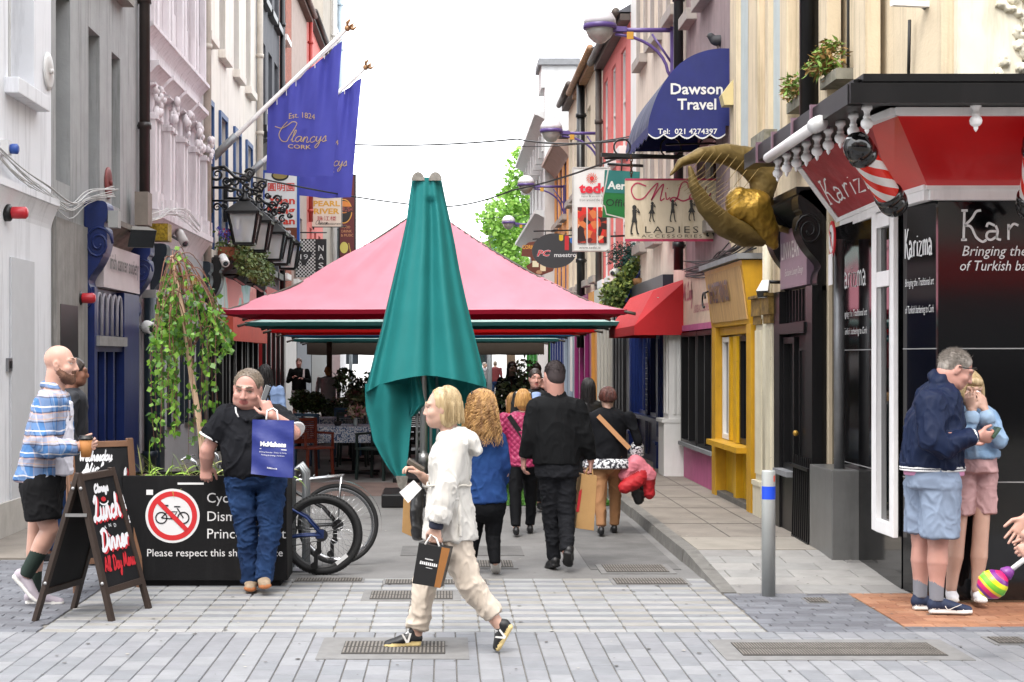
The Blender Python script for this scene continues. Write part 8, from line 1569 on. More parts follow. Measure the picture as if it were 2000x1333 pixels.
m_shg=M('shoe_lilac','#a39aa3',.75,var=.1); shoe(t,J(20,1124,-.09),J(74,1184,-.09),Vector((.74,0,.67)),[m_shg,m_sole_w,m_lace],1.12); shoe(t,J(46,1182,.1),J(128,1184,.1),EZ,[m_shg,m_sole_w,m_lace],1.12)
cp=thing('coffee_cup','kraft paper coffee cup with a black lid in the bald man\'s hand','cup',J(167,892,-.26)); g=MB(); g.lathe([(.034,-.075),(.046,.05)],J(168,872,-.26),20); g.build('cup',M('cup_kraft','#a8703a',.7,var=.08),cp); g=MB(); g.lathe([(.049,.045),(.05,.058),(.044,.06),(.043,.075),(.0,.076)],J(168,872,-.26),20); g.build('lid',m_black,cp)
# 4 ---- proportional figure for people deeper in the street ----------------------
def std(label,D,u,vtop,yaw,top,bottom,hair,hairlen=.0,sk=sk_c,shoes=m_sho_b,w=1.,pose='walk',shorts=False,h=None,vox=.012,arms=None,bald=False,coat=0.,zg=0.,sitz=None,beard=0):
    x=(u-870)/FPX*D; zt=CAMZ-(vtop-700)*D/FPX; h=h or (zt-zg); z0=zt-h; a=math.radians(yaw); f=Vector((math.sin(a),math.cos(a),0)); r=Vector((f.y,-f.x,0)); B=lambda rr,ff,zz: Vector((x,D,z0))+(r*rr+f*ff)*h*1.+EZ*zz*h
    t=person(label,(x,D,z0)); k=h/1.75; hd=Head(B(0,.015,.932),f-EZ*.06,k=k*.95); hw=.1*w
    arms=arms or [(( .125*w,0,.815),(.15*w,-.02,.64),(.14*w,.06,.49)),((-.125*w,0,.815),(-.15*w,.0,.64),(-.14*w,.03,.49))]
    ar=[[B(*q) for q in A] for A in arms]
    st=.05 if pose=='walk' else 0
    if pose=='sit': lg=[[B(s*.05,-.0,.50),B(s*.06,.22,.50),B(s*.06,.24,.27)] for s in(1,-1)]
    else: lg=[[B(s*.05,0,.52),B(s*.055,st*s*1.2+.01,.285),B(s*.05,st*s*2.2-.02*(s>0)*0,.05+.01*(s<0)*(st>0))] for s in(1,-1)]
    b=hd.prims(fem=hairlen>.05,beard=beard)+[LO([B(0,-.005,.84),hd.H(0,-.03,-.08)],[.058*k,.05*k],.02)]+[LO([B(0,0,.82),B(0,0,.55)],[.15*w*k,.14*w*k],.03,0,list(r),[.09*k,.1*k])]
    for A in ar: d=(A[2]-A[1]).normalized(); b+=arm(*A,r=(.045*k,.036*k,.026*k)); b+=hand(A[2],d,f if abs(d.z)>.5 else -EZ,f,(.4,.5,.4),k)
    for L in lg: b+=leg(*L,r=(.08*k*w,.052*k,.036*k))
    sdf_obj('body',b,bm(sk,hair),t,vox)
    hem=.50-coat; b=[LO([B(0,-.0,.85),B(0,0,.79),B(0,0,.66),B(0,0,hem)],[.08*k*w,.19*k*w,.18*k*w,.19*k*w],.04,0,list(r),[.07*k,.12*k*w,.13*k*w,.14*k*w],.15)]
    for A in ar: b.append(LO([A[0],A[1],A[1].lerp(A[2],.92)],[.06*k,.053*k,.045*k],.035,0,cap=.2))
    sdf_obj('jacket',b,[top],t,vox,[(.01,(7,7,6))],1)
    b=[LO([B(0,0,.54),B(0,0,.49)],[.17*k*w,.17*k*w],.03,0,list(r),[.125*k*w,.13*k*w])]
    for L in lg: e=L[1].lerp(L[2],.93); b.append(LO([L[0],L[1],e] if not shorts else [L[0],L[0].lerp(L[1],.9)],[.1*k*w,.075*k,.058*k] if not shorts else [.11*k,.1*k],.03,0,cap=.2))
    sdf_obj('trousers' if not shorts else 'shorts',b,[bottom],t,vox,[(.009,(8,8,7))],1)
    for L in lg: p=L[2].copy(); p.z-= .05*h*.9; shoe(t,p-f*.08*k,p+f*.2*k,EZ,[shoes,m_sole_w if shoes!=m_sho_b else m_sho_b,shoes],k,vox=max(.008,vox*.8))
    if not bald: sdf_obj('hair',hd.cap(.008,low=-.05)+([hd.E(0,-.06,-.05,.085,.06,.09,.03)] if hairlen>.05 else []),[hair],t,max(.008,vox*.8),[(.004,(30,30,10))])
    if hairlen>.05: strands(t,hd,200,hair,hairlen,lim=2.1,curl=.002,out=.015,r=.006,npt=10)
    return t,hd,B,f,r
m_quiltn=M('quilt_navy','#161820',.7,var=.15,bump=.4,bs=14)
std('man in a dark quilted jacket walking behind the bald man, mostly hidden by him',13.0,141,700,75,m_quiltn,m_jean,h_dark,sk=sk_d,w=1.05)
# 5 ---- curly haired woman in the denim shirt ------------------------------------
D=12.35; J=J_(D); t=person('woman with long curly ginger hair in a blue denim shirt and black leggings, walking away',J(950,1122)); TH=Head(J(941,797),(.1,1,-.05),k=1.0)
m_den=M('denim_shirt','#18305f',.85,var=0,col2='#234274',vs=5,bump=.12,bs=220,crease=.5); m_leg=M('leggings_black','#0c0d10',.8,var=.1,spec=.15)
b=TH.prims(fem=True)+[LO([J(946,848),TH.H(0,-.03,-.08)],[.055,.05],.02)]+[LO([J(948,850),J(950,960)],[.14,.13],.03,0,(1,0,0),[.09,.09])]+arm(J(980,858),J(988,915,.0),J(980,950,.14),(.042,.035,.025))+arm(J(914,858),J(906,915,.0),J(912,950,.14),(.042,.035,.025))+hand(J(980,950,.14),(-.1,.6,-.8),(-1,0,0),(0,1,0),(.5,.6,.5),.95)+hand(J(912,950,.14),(.1,.6,-.8),(1,0,0),(0,1,0),(.5,.6,.5),.95)
b+= leg(J(966,985),J(963,1045,.03),J(967,1098,-.02),(.07,.045,.03))+leg(J(934,985),J(925,1045,.12),J(918,1104,.12),(.07,.045,.03)); sdf_obj('body',b,bm(sk_c,h_curl),t,.008)
sdf_obj('denim_shirt',[LO([J(946,838),J(948,856),J(948,900),J(949,940),J(951,980)],[.07,.135,.15,.15,.165],.03,0,(1,0,0),[.07,.11,.12,.13,.14],.1),LO([J(975,860),J(986,912,.0),J(980,945,.13)],[.058,.053,.047],.03,0,cap=.2),LO([J(919,860),J(908,912,.0),J(913,945,.13)],[.058,.053,.047],.03,0,cap=.2)],[m_den],t,.008,[(.009,(8,8,6)),(.004,(18,18,12))],1)
sdf_obj('leggings',[LO([J(950,965),J(950,990)],[.15,.15],.03,0,(1,0,0),[.12,.13]),LO([J(966,985),J(963,1045,.03),J(967,1100,-.02)],[.088,.062,.045],.03,cap=.2),LO([J(934,985),J(925,1045,.12),J(918,1104,.12)],[.088,.062,.045],.03,cap=.2)],[m_leg],t,.008,[(.004,(14,14,14))])
shoe(t,J(968,1096,-.06),J(968,1124,.14),Vector((0,-.6,.8)),[m_sho_w,m_sole_w,m_sho_w],1.0,high=.1); shoe(t,J(918,1122,.06),J(916,1116,.32),EZ,[m_sho_w,m_sole_w,m_sho_w],1.0,high=.1)
sdf_obj('hair',TH.cap(.022,low=-.08)+[LO([TH.H(0,-.05,.03),TH.H(0,-.07,-.08),TH.H(.0,-.075,-.2)],[.085,.105,.09],.03,0,(1,0,0),[.07,.05,.03])],[h_curl],t,.007,[(.014,(26,26,16))]); strands(t,TH,560,h_curl,.35,R=(.1,.116,.114),lim=2.0,curl=.02,cf=55,out=.06,r=.0038,npt=28,rng=random.Random(2),lenj=.45)
g=MB(); g.tube([J(922,765,-.06),J(921,770,-.09)],.006,5); g.tube([J(921,766,-.03),J(945,757,.0),J(962,764,-.0)],.005,5); g.build('sunglasses',m_black,t)
# 6 magenta quilted jacket, 8 long black hair, 9 brown trousers
mm,nn,ll,bb=nodemat('quilt_magenta'); tc=nn.new('ShaderNodeTexCoord'); mp=nn.new('ShaderNodeMapping'); mp.inputs['Rotation'].default_value=(0,math.radians(45),0); ch=nn.new('ShaderNodeTexVoronoi'); ch.inputs['Scale'].default_value=24; ch.inputs['Randomness'].default_value=.15; bp=nn.new('ShaderNodeBump'); bp.inputs['Strength'].default_value=1; bp.inputs['Distance'].default_value=.015; bp.invert=True; ll.new(tc.outputs['Object'],mp.inputs[0]); ll.new(mp.outputs[0],ch.inputs['Vector']); ll.new(ch.outputs[0],bp.inputs['Height']); ll.new(bp.outputs[0],bb.inputs['Normal']); bb.inputs['Base Color'].default_value=(*lin('#8e1f4b'),1); bb.inputs['Roughness'].default_value=.5
t,hd,B,f,r=std('woman with a ginger bob in a magenta quilted jacket, walking away',15.2,1022,764,2,mm,m_leg,h_gold,.12,w=1.08,coat=.02,vox=.009); g=MB(); g.bar(B(-.1,-.07,.83),B(.11,-.085,.52),.05,.01,up=f); g.build('bag_strap',m_black,t); g=MB(); g.tube([hd.H(-.09,.0,.1),hd.H(-.05,.06,.125),hd.H(.05,.06,.125),hd.H(.09,0,.1)],.007,6); g.build('sunglasses',ink('#cfc6bd'),t)
std('woman with long black hair in a black leather jacket, seen from behind',17.5,1149,742,-4,M('leather_black','#121213'),m_leg,h_black,.3,vox=.011)
pr_,nn,ll,bb=nodemat('print_mono'); tc=nn.new('ShaderNodeTexCoord'); no=nn.new('ShaderNodeTexNoise'); no.inputs['Scale'].default_value=45; gt=nn.new('ShaderNodeValToRGB'); gt.color_ramp.interpolation='CONSTANT'; gt.color_ramp.elements[0].color=(.02,.02,.03,1); gt.color_ramp.elements[1].position=.5; gt.color_ramp.elements[1].color=(.62,.62,.64,1); ll.new(tc.outputs['Object'],no.inputs['Vector']); ll.new(no.outputs[0],gt.inputs[0]); ll.new(gt.outputs[0],bb.inputs['Base Color'])
m_cam=M('trousers_camel','#8d6440',.8,var=.06); t,hd,B,f,r=std('auburn haired woman in a black top and camel trousers, tan strap across her back',15.2,1187,760,3,M('jersey_black','#0c0d11',.85,var=.1,crease=.4),m_cam,h_auburn,.0,w=1.22,vox=.009,pose='walk',arms=[((.15,0,.815),(.205,-.01,.64),(.2,.06,.52)),((-.15,0,.815),(-.17,0,.64),(-.15,.06,.5))])
sdf_obj('blouse_hem',[LO([B(0,0,.5),B(0,0,.465)],[.245,.25],.01,0,list(r),[.19,.195],.1),LO([B(.202,.02,.6),B(.2,.04,.555)],[.065,.075],.01,cap=.2)],[pr_],t,.01); g=MB(); g.bar(B(-.07,-.085,.82),B(.14,-.115,.6),.045,.008,up=f); g.build('bag_strap',M('leather_tan','#a5774f',.6),t); strands(t,hd,240,h_auburn,.07,R=(.1,.118,.116),lim=2.2,curl=.006,out=.008,side_in=.3,r=.005,npt=9)
c=B(.2,-.02,.45); m_coatp=M('puffer_pink','#c06c78',.7,var=.05); m_coatr=M('puffer_red','#a3121c',.7,var=.05); sdf_obj('folded_coat',[LO([c+Vector((-.12,0,-.05)),c+Vector((-.02,-.02,.06)),c+Vector((.1,0,-.06))],[.07,.09,.08],.03,0,None,None),LO([c+Vector((-.13,-.06,-.17)),c+Vector((0,-.07,-.1)),c+Vector((.05,-.05,-.02))],[.065,.065,.045],.03,1),LO([c+Vector((.1,0,-.05)),c+Vector((.12,0,-.24))],[.075,.05],.03,1),LO([c+Vector((-.02,.02,-.12)),c+Vector((.02,.02,-.3))],[.08,.05],.03,2)],[m_coatp,m_coatr,m_black],None,.009,[(.007,(8,8,14)),(.004,(18,18,24))],1,label='pink and red puffer coat carried over the arm of the woman in camel trousers',cat='coat')
# 7 ---- man in black walking away ---------------------------------------------
D=12.65; J=J_(D); t=person('tall man with cropped dark hair in a black jacket and black jeans, walking away',J(1092,1115)); TH=Head(J(1082,735),(-.35,1,-.05),k=1.02)
b=TH.prims()+[LO([J(1086,785),TH.H(0,-.03,-.06)],[.075,.068],.03)]+[LO([J(1086,795),J(1088,910)],[.2,.17],.03,0,(1,0,0),[.11,.11])]+arm(J(1044,800),J(1030,860,-.02),J(1023,895,.02),(.055,.045,.03))+arm(J(1128,800),J(1148,860,-.02),J(1154,900,.04),(.055,.045,.03))+hand(J(1023,895,.02),(-.05,.2,-1),(1,.2,0),(.2,1,0),(.4,.6,.5),1.05)+hand(J(1154,900,.04),(0,.1,-1),(-1,.2,0),(0,1,0),(.8,1.1,.8),1.05)
b+= leg(J(1073,925),J(1075,1012,.05),J(1083,1092,.06))+leg(J(1103,925),J(1106,1008,-.02),J(1106,1078,-.14)); sdf_obj('body',b,bm(sk_b,h_dark),t,.007)
m_jkt=M('jacket_black','#0e0f11',.85,var=.12,vs=7,bump=.08,bs=200,crease=.5)
sdf_obj('jacket',[LO([J(1085,768),J(1086,780),J(1086,800),J(1087,850),J(1087,905)],[.09,.1,.2,.205,.195],.04,0,(1,0,0),[.085,.09,.13,.15,.15],.12),LO([J(1048,800),J(1032,860,-.02),J(1024,892,.01)],[.085,.065,.05],.05,cap=.2),LO([J(1126,800),J(1147,860,-.02),J(1153,895,.03)],[.085,.065,.05],.05,cap=.2)],[m_jkt],t,.0075,[(.009,(7,7,3.5)),(.004,(16,16,8))],1)
m_bj=M('jeans_black','#17181c',.85,var=.2,vs=7,bump=.12,bs=200,crease=.5); sdf_obj('jeans',[LO([J(1088,905),J(1088,930)],[.185,.18],.03,0,(1,0,0),[.14,.14],.15),LO([J(1074,930),J(1076,1012,.05),J(1083,1092,.06)],[.096,.07,.056],.03,cap=.15),LO([J(1104,930),J(1106,1008,-.02),J(1107,1076,-.14)],[.096,.07,.056],.03,cap=.15)],[m_bj],t,.0075,[(.007,(9,9,13)),(.004,(20,20,26))],1)
sdf_obj('shirt_hem',[LO([J(1087,903),J(1088,909)],[.18,.18],.0,0,(1,0,0),[.135,.135],.08)],[ink('#9c9c9c')],t,.008)
shoe(t,J(1088,1108,-.02),J(1070,1114,.24),EZ,[m_sho_b,m_sho_b,m_sho_b],1.1); shoe(t,J(1107,1082,-.22),J(1108,1110,-.02),Vector((0,-.65,.75)),[m_sho_b,m_sho_b,m_sho_b],1.1)
sdf_obj('hair',TH.cap(.002,low=-.075),[h_crop],t,.0065); tufts(t,TH,3000,h_crop,.011,low=-.07,th=.002)
q=[J(1124,1032,.0),J(1160,1037,.0),J(1166,930,.0),J(1136,926,.0)]; bg=box_thing('paper_bag','large brown paper carrier bag held by the man in black','bag',q,Vector((-.02,.15,0)),M('kraft','#a07c4d')); g=MB(); g.tube([J(1143,928,.01),J(1148,915,.03),J(1156,915,.04),J(1158,930,.01)],.008,6); g.build('handle',MATS['kraft'],bg); g=MB(); g.add([J(1125,1000,-.004),J(1131,1000,-.004),J(1137,955,-.004),J(1131,960,-.004)],[(0,1,2,3)]); g.build('red_print',m_coatr,bg)
# 10 ---- man in navy jacket ---------------------------------------------------
D=10.55; J=J_(D); t=person('grey haired man in a navy bomber jacket and blue shorts looking at his phone',J(1835,1198)); TH=Head(J(1868,722,-.02),(.86,-.12,-.5),(.45,0,.9),k=1.06)
b=TH.prims(closed=True)+[LO([J(1842,765),TH.H(0,-.04,-.06)],[.085,.072],.03)]+[LO([J(1836,785),J(1824,910)],[.2,.17],.03,0,(0,1,0),[.11,.12])]+arm(J(1820,790,-.19),J(1826,862,-.25),J(1908,852,-.22),(.05,.045,.032))+arm(J(1840,790,.18),J(1845,865,.2),J(1890,862,.05),(.05,.045,.032))+hand(J(1908,852,-.22),(1,.1,-.1),(0,1,.35),(.1,.2,1),(.5,.8,.6),1.08)+hand(J(1890,862,.05),(1,-.2,.0),(0,-.6,.8),(0,1,.3),(.5,.7,.5),1.05)
b+= leg(J(1832,940,-.09),J(1832,1070,-.09),J(1829,1160,-.09),(.1,.066,.044))+leg(J(1800,940,.1),J(1800,1068,.1),J(1797,1155,.1),(.1,.066,.044))+[LO([J(1829,1138,-.09),J(1829,1172,-.09)],[.049,.047],.003,6,cap=.2),LO([J(1797,1135,.1),J(1797,1166,.1)],[.049,.047],.003,6,cap=.2)]
sdf_obj('body',b,bm(sk_b,h_salt,None,M('sock_grey','#7a7c84',.85,var=.1)),t,.006)
m_nav=M('bomber_navy','#131e38',.6,var=.08,vs=4,bump=.08,bs=180,crease=.5)
sdf_obj('bomber_jacket',[LO([J(1840,752),J(1834,785),J(1826,830),J(1822,880),J(1821,912)],[.1,.2,.22,.22,.21],.04,0,(0,1,0),[.09,.15,.19,.21,.205],.1),LO([J(1818,790,-.18),J(1822,860,-.26),J(1840,872,-.26),J(1898,853,-.23)],[.1,.088,.085,.055],.04,cap=.15),LO([J(1840,790,.18),J(1845,865,.2),J(1880,862,.08)],[.09,.08,.055],.04,cap=.15),LO([J(1822,735),J(1836,745,-.07),J(1858,772,-.06)],[.04,.045,.025],.02),LO([J(1822,735),J(1836,745,.07),J(1858,772,.06)],[.04,.045,.025],.02)],[m_nav],t,.0075,[(.015,(7,7,4)),(.007,(16,16,9))],1)
sdf_obj('striped_hem',[LO([J(1821,904),J(1821,918)],[.2,.2],.0,0,(0,1,0),[.215,.215],.08),LO([J(1821,912),J(1821,914)],[.206,.206],.0,1,(0,1,0),[.22,.22],.05),LO([J(1821,917),J(1821,918.5)],[.206,.206],.0,1,(0,1,0),[.22,.22],.05),LO([J(1897,853,-.23),J(1908,852,-.23)],[.046,.044],.0,0,cap=.2),LO([J(1902,852.5,-.23),J(1904,852,-.23)],[.05,.05],.0,1,cap=.1)],[m_nav,m_lace],t,.0055)
sdf_obj('pink_shirt_hem',[LO([J(1824,914),J(1824,927)],[.195,.195],.0,0,(0,1,0),[.2,.2],.08)],[M('shirt_pink','#c285a6',.8,var=.05)],t,.008)
sdf_obj('shorts',[LO([J(1820,920),J(1820,950)],[.2,.205],.03,0,(0,1,0),[.17,.17],.12),LO([J(1836,950,-.09),J(1834,1048,-.09)],[.135,.128],.05,cap=.1),LO([J(1804,950,.1),J(1803,1040,.1)],[.13,.122],.05,cap=.1)],[M('shorts_greyblue','#7f8ca0',.85,var=.06,vs=5,bump=.1,bs=180,crease=.5)],t,.008,[(.012,(7,7,5)),(.005,(16,16,14))],1)
m_snav=M('trainer_navy','#16233f',.7,var=.12,vs=30)
for h_,te in((J(1810,1199,-.09),J(1902,1201,-.09)),(J(1780,1192,.1),J(1856,1194,.1))): shoe(t,h_,te,EZ,[m_snav,m_sole_w,m_lace],1.22,high=.1)
g=MB(); ribbon(g,[np.array(p,float) for p in catmull([(1846,1184),(1852,1191),(1866,1186),(1878,1181)],5)],2,lambda x,y:P(x,y,D-.147),0,True); g.build('shoe_mark',m_sole_w,t)
sdf_obj('hair',TH.cap(.004,hl=.012,low=-.06),[h_salt],t,.006); tufts(t,TH,3200,h_salt,.026,comb=(0,-.7,-.3),low=-.06,line=.098); g=MB(); g.tube([TH.H(.088,-.01,.012),TH.H(.086,.05,.03),TH.H(.075,.088,.06)],.004,6); g.tube([TH.H(-.088,-.01,.012),TH.H(-.086,.05,.03),TH.H(-.075,.088,.06)],.004,6); g.tube([TH.H(.075,.088,.06),TH.H(0,.11,.065),TH.H(-.075,.088,.06)],.004,6); g.build('glasses',m_black,t)
box_thing('phone','dark green smartphone in the hands of the man in the navy jacket','phone',[J(1938,853,-.25),J(1942,858,-.25),J(1957,837,-.22),J(1950,834,-.22)],Vector((0,.08,.0)),M('phone_green','#16351f',.3,var=0),bev=.002)
# 11 ---- woman in the denim jacket -----------------------------------------------
D=11.0-.15; J=J_(D); t=person('blond woman in a pale denim jacket and pink shorts holding a tissue to her nose',J(1890,1178)); TH=Head(J(1894,763),(.1,-1,-.12),(.05,0,1),k=.98)
b=TH.prims(fem=True)+[LO([J(1896,806,.02),TH.H(0,-.03,-.08)],[.058,.05],.02)]+[LO([J(1902,815),J(1902,900)],[.15,.14],.03,0,(1,0,0),[.09,.1])]+arm(J(1872,822),J(1882,862,-.16),J(1898,803,-.2),(.042,.036,.026))+arm(J(1932,822),J(1950,860,-.14),J(1924,803,-.2),(.042,.036,.026))+hand(J(1898,803,-.2),(-.1,.15,1),(.6,.9,0),(.5,-.5,.2),(.25,.5,.4),1.0)+hand(J(1924,803,-.2),(-.2,.15,1),(-.6,.9,0),(-.5,-.5,.2),(.25,.5,.4),1.0)
b+= leg(J(1881,930),J(1868,1062,.0),J(1858,1148,.0),(.068,.056,.038))+leg(J(1922,930),J(1914,1060,-.02),J(1908,1150,-.02),(.068,.056,.038)); sdf_obj('body',b,bm(sk_c,h_blond),t,.006)
m_dl=M('denim_pale','#6d8bac',.85,var=0,col2='#8fa8c2',vs=6,bump=.12,bs=220,crease=.5)
sdf_obj('denim_jacket',[LO([J(1899,800),J(1901,818),J(1903,850),J(1905,890)],[.08,.155,.165,.155],.03,0,(1,0,0),[.075,.11,.125,.125],.1),LO([J(1874,822),J(1882,862,-.16),J(1897,818,-.2)],[.07,.062,.048],.03,cap=.15),LO([J(1932,822),J(1951,860,-.14),J(1926,818,-.2)],[.07,.062,.048],.03,cap=.15),LO([J(1880,803,-.04),J(1884,815,-.1)],[.03,.02],.01),LO([J(1916,803,-.04),J(1912,815,-.1)],[.03,.02],.01),LO([J(1905,881),J(1905,893)],[.166,.166],.0,0,(1,0,0),[.138,.138],.08),LO([J(1901,818,-.1),J(1904,850,-.12),J(1906,890,-.125)],[.016]*3,.003,1),LO([J(1884,836,-.11),J(1897,837,-.125)],[.012]*2,.003,1),LO([J(1912,837,-.125),J(1924,836,-.11)],[.012]*2,.003,1),LO([J(1896,816,-.2),J(1895,824,-.195)],[.056,.056],.003,1,cap=.15),LO([J(1927,816,-.2),J(1929,824,-.195)],[.056,.056],.003,1,cap=.15)],[m_dl,M('denim_pale_seam','#8aa2bb',.85,var=.1)],t,.0075,[(.009,(8,8,6)),(.004,(18,18,14))],1)
sdf_obj('shorts',[LO([J(1903,895),J(1903,920)],[.15,.165],.03,0,(1,0,0),[.125,.135],.12),LO([J(1882,925),J(1880,1004)],[.088,.082],.04,cap=.1),LO([J(1922,925),J(1923,1002)],[.088,.082],.04,cap=.1)],[M('shorts_pink','#b39090',.85,var=.07,vs=9,bump=.15,bs=150,crease=.5)],t,.0075,[(.009,(9,9,9)),(.004,(18,18,18))],1)
shoe(t,J(1857,1174,.13),J(1862,1179,-.17),EZ,[m_sho_w,m_sole_w,m_lace],1.08,high=.1); shoe(t,J(1905,1174,.1),J(1920,1180,-.19),EZ,[m_sho_w,m_sole_w,m_lace],1.08,high=.1)
sdf_obj('hair',TH.cap(.016,low=-.07)+[TH.E(0,.075,.075,.06,.03,.032,.015),TH.E(.075,.02,-.03,.022,.05,.085,.02),TH.E(-.075,.02,-.03,.022,.05,.085,.02)],[h_gold if 0 else h_blond],t,.006,[(.004,(30,30,8))]); strands(t,TH,260,h_blond,.12,lim=2.35,curl=.001,out=.01,side_in=.1,r=.0035,lenj=.2)
sdf_obj('tissue',[EL(TH.H(.0,.135,-.035),(.035,.02,.05),.02),LO([TH.H(.0,.14,-.03),TH.H(.01,.13,-.13)],[.02,.012],.02)],[M('tissue_pale','#d0c3c3',.9,var=.03)],None,.006,[(.008,(30,30,30))],label='crumpled tissue at the nose of the woman in the pale denim jacket',cat='tissue')
# 12 ---- person at the right edge: only forearms and hands reach into the picture ----
D=8.9; J=J_(D); t=person('person in an olive jacket at the right edge, open hand and toy maraca reaching in',J(2130,1300)); TH=Head(J(2120,790),(-.8,-.1,-.5),(-.3,0,1))
b=TH.prims()+[LO([J(2140,850),TH.H(0,-.03,-.07)],[.065,.06],.03),LO([J(2145,870),J(2170,1000)],[.18,.17],.03,0,(0,1,0),[.11,.12])]+arm(J(2130,880,-.17),J(2100,985,-.2),J(2003,1045,-.15),(.05,.042,.03))+arm(J(2140,880,.17),J(2110,1000,.1),J(2012,1012,.05),(.05,.042,.031))
b+= hand(J(2006,1012,.05),(-.5,-.05,-.8),(-.25,-1,.1),(-1,0,.3),(.05,.08,.05),1.12,spread=.35,thumb=.15)+hand(J(2024,1062,-.15),(-.8,0,-.45),(.1,1,-.3),(-.2,-.2,1),(.7,1.,.7),1.05)+leg(J(2160,1020,-.1),J(2150,1170,-.1),J(2160,1310,-.1))+leg(J(2160,1020,.1),J(2170,1170,.1),J(2165,1300,.1)); sdf_obj('body',b,bm(sk_a,h_dark),t,.0055)
m_ol=M('jacket_olive','#4c4a34',.8,var=.1); sdf_obj('jacket',[LO([J(2142,862),J(2150,920),J(2170,1015)],[.17,.21,.2],.03,0,(0,1,0),[.1,.15,.16],.1),LO([J(2130,880,-.17),J(2100,985,-.2),J(2040,1020,-.16)],[.08,.07,.055],.03,cap=.2),LO([J(2140,880,.17),J(2110,1000,.1),J(2016,984,.05)],[.08,.07,.055],.03,cap=.2)],[m_ol],t,.009,FD,1); sdf_obj('trousers',[LO([J(2165,1000),J(2165,1030)],[.18,.18],.03,0,(0,1,0),[.13,.13]),LO([J(2160,1020,-.1),J(2150,1170,-.1),J(2160,1300,-.1)],[.1,.08,.06],.03),LO([J(2160,1020,.1),J(2170,1170,.1),J(2165,1290,.1)],[.1,.08,.06],.03)],[m_jean],t,.012); shoe(t,J(2185,1335,-.1),J(2105,1335,-.1),EZ,[m_sho_b,m_sole_w,m_sho_b],1.1); shoe(t,J(2190,1310,.1),J(2110,1310,.1),EZ,[m_sho_b,m_sole_w,m_sho_b],1.1); sdf_obj('hair',TH.cap(),[h_dark],t,.01)
mc=thing('maraca','bright striped toy maraca held at the right edge','toy',J(1938,1140,-.15)); tp,nn,ll,bb=nodemat('toy_stripes'); tc=nn.new('ShaderNodeTexCoord'); wv=nn.new('ShaderNodeTexWave'); wv.inputs['Scale'].default_value=2.6; wv.inputs['Distortion'].default_value=2.2; wv.wave_profile='SAW'; rp=nn.new('ShaderNodeValToRGB'); rp.color_ramp.interpolation='CONSTANT'
for i,(ps,cc) in enumerate(((0,'#6fb02a'),(.18,'#d8d020'),(.38,'#6d1f76'),(.55,'#c4225f'),(.78,'#d9b322'),(.9,'#5fae2e'))): e=rp.color_ramp.elements[i] if i<2 else rp.color_ramp.elements.new(ps); e.position=ps; e.color=(*lin(cc),1)
mp=nn.new('ShaderNodeMapping'); mp.inputs['Rotation'].default_value=(.3,.9,.4); ll.new(tc.outputs['Object'],mp.inputs[0]); ll.new(mp.outputs[0],wv.inputs[0]); ll.new(wv.outputs[0],rp.inputs[0]); ll.new(rp.outputs[0],bb.inputs['Base Color']); bb.inputs['Roughness'].default_value=.3
g=MB(); ax=(J(2010,1086,-.15)-J(1938,1142,-.15)).normalized(); c=J(1938,1142,-.15); g.lathe([(.0,-.088),(.05,-.07),(.08,-.03),(.085,.01),(.07,.05),(.035,.085)],c,24,axis=ax); g.build('rattle',tp,mc); g=MB(); g.lathe([(.035,.08),(.042,.1),(.03,.13),(.022,.14)],c,16,axis=ax); g.build('collar',M('toy_purple','#6d2a7a',.4,var=.1),mc); g=MB(); g.tube([c+ax*.13,c+ax*.34],.015,10); g.build('handle',m_white,mc)
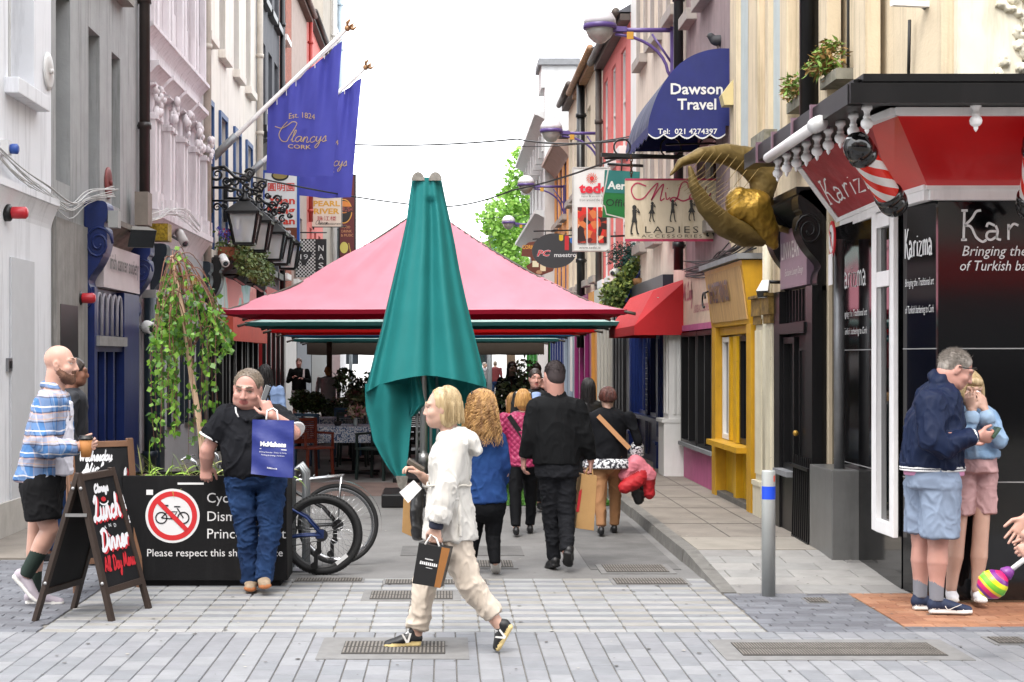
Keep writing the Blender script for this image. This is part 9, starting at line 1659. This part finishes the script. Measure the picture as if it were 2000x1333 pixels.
# people deeper in the street
m_sw=M('sweater_black','#0f1110',.9,var=.1,spec=.15); t,hd,B,f,r=std('young man in a black sweater with a pale backpack strap, beside the ball topiaries',39.5,584,700,180,m_sw,M('shorts_pale','#9c9a98',.85),h_brown,sk=sk_b,shorts=True,vox=.016,arms=[((.12,0,.815),(.16,.02,.66),(.07,.13,.72)),((-.12,0,.815),(-.16,.02,.66),(-.06,.13,.7))]); g=MB(); g.bar(B(-.08,.1,.84),B(-.08,.12,.7),.05,.01,up=f); g.build('backpack_strap',m_white,t)
std('woman in a pale grey puffer jacket walking away behind the shrubs',36,641,717,0,M('puffer_grey','#a5a7ac',.5,var=.05,bump=.5,bs=9,stretch=(.3,.3,2)),m_leg,h_gold,.06,vox=.016,w=1.1)
t,hd,B,f,r=std('woman with long black braids in a pale blue top, half hidden behind the stout man',20,518,716,10,M('top_paleblue','#7f96bd',.8),m_jean,h_black,.0,sk=sk_d,vox=.013); strands(t,hd,90,h_black,.45,R=(.095,.115,.115),lim=1.6,curl=.003,out=.06,r=.009,npt=12)
t,hd,B,f,r=std('balding man in a dark suit jacket and blue shirt on his phone, coming towards us',17.4,1045,721,175,M('suit_black','#131316',.8,var=.1),m_bj,h_dark,sk=sk_b,vox=.009,arms=[((.125,0,.815),(.15,-.02,.64),(.14,.06,.49)),((-.125,0,.815),(-.16,.1,.69),(-.06,.13,.87))]); sdf_obj('shirt',[LO([B(0,.062,.83),B(0,.088,.7)],[.055,.03],.01,0,list(r),[.02,.02])],[M('shirt_blue','#8fa5d0',.8)],t,.009); box_thing('phone','black phone at the ear of the balding man in the suit','phone',[B(-.052,.055,.9),B(-.06,.055,.9),B(-.066,.03,.96),B(-.058,.03,.96)],f*.04,m_blackg,bev=.001)
std('seated woman with ginger hair in a red cardigan at the kerb table',20.4,1003,770,-60,M('cardigan_red','#b5161d',.8,var=.06),m_bj,h_curl,.2,pose='sit',h=1.62,vox=.012,arms=[((.12,0,.815),(.15,.04,.66),(.08,.16,.62)),((-.12,0,.815),(-.15,.04,.66),(-.06,.16,.62))])
std('man in a maroon jumper and blue jeans standing far off with his back to us',62,967,706,15,M('jumper_maroon','#5e1f24',.85),m_jean,h_grey,vox=.02,pose='stand',w=1.1); std('man in a grey cap and pale jacket far off beside the steel post',62,946,708,120,M('jacket_far','#8d8a90',.8),m_bj,h_salt,vox=.02,pose='stand'); std('woman with dark hair talking on a phone behind the olive shrub',27,1000,709,170,m_jkt,m_bj,h_dark,.2,vox=.016,pose='stand',arms=[((.125,0,.815),(.15,-.02,.64),(.14,.06,.49)),((-.125,0,.815),(-.16,.1,.69),(-.06,.13,.87))]); std('woman with her dark hair in a bun, walking away beyond the man in the suit',24,1048,710,0,m_jkt,m_bj,h_dark,vox=.016); std('dark haired person in black seated at the tables under the parasols',24.5,962,772,40,m_jkt,m_bj,h_dark,.05,pose='sit',h=1.6,vox=.016)
for o in SC.objects:
    if o.parent is None and len(o.get('label','').split())>16: print('LONG',o.name,'|',o['label'])
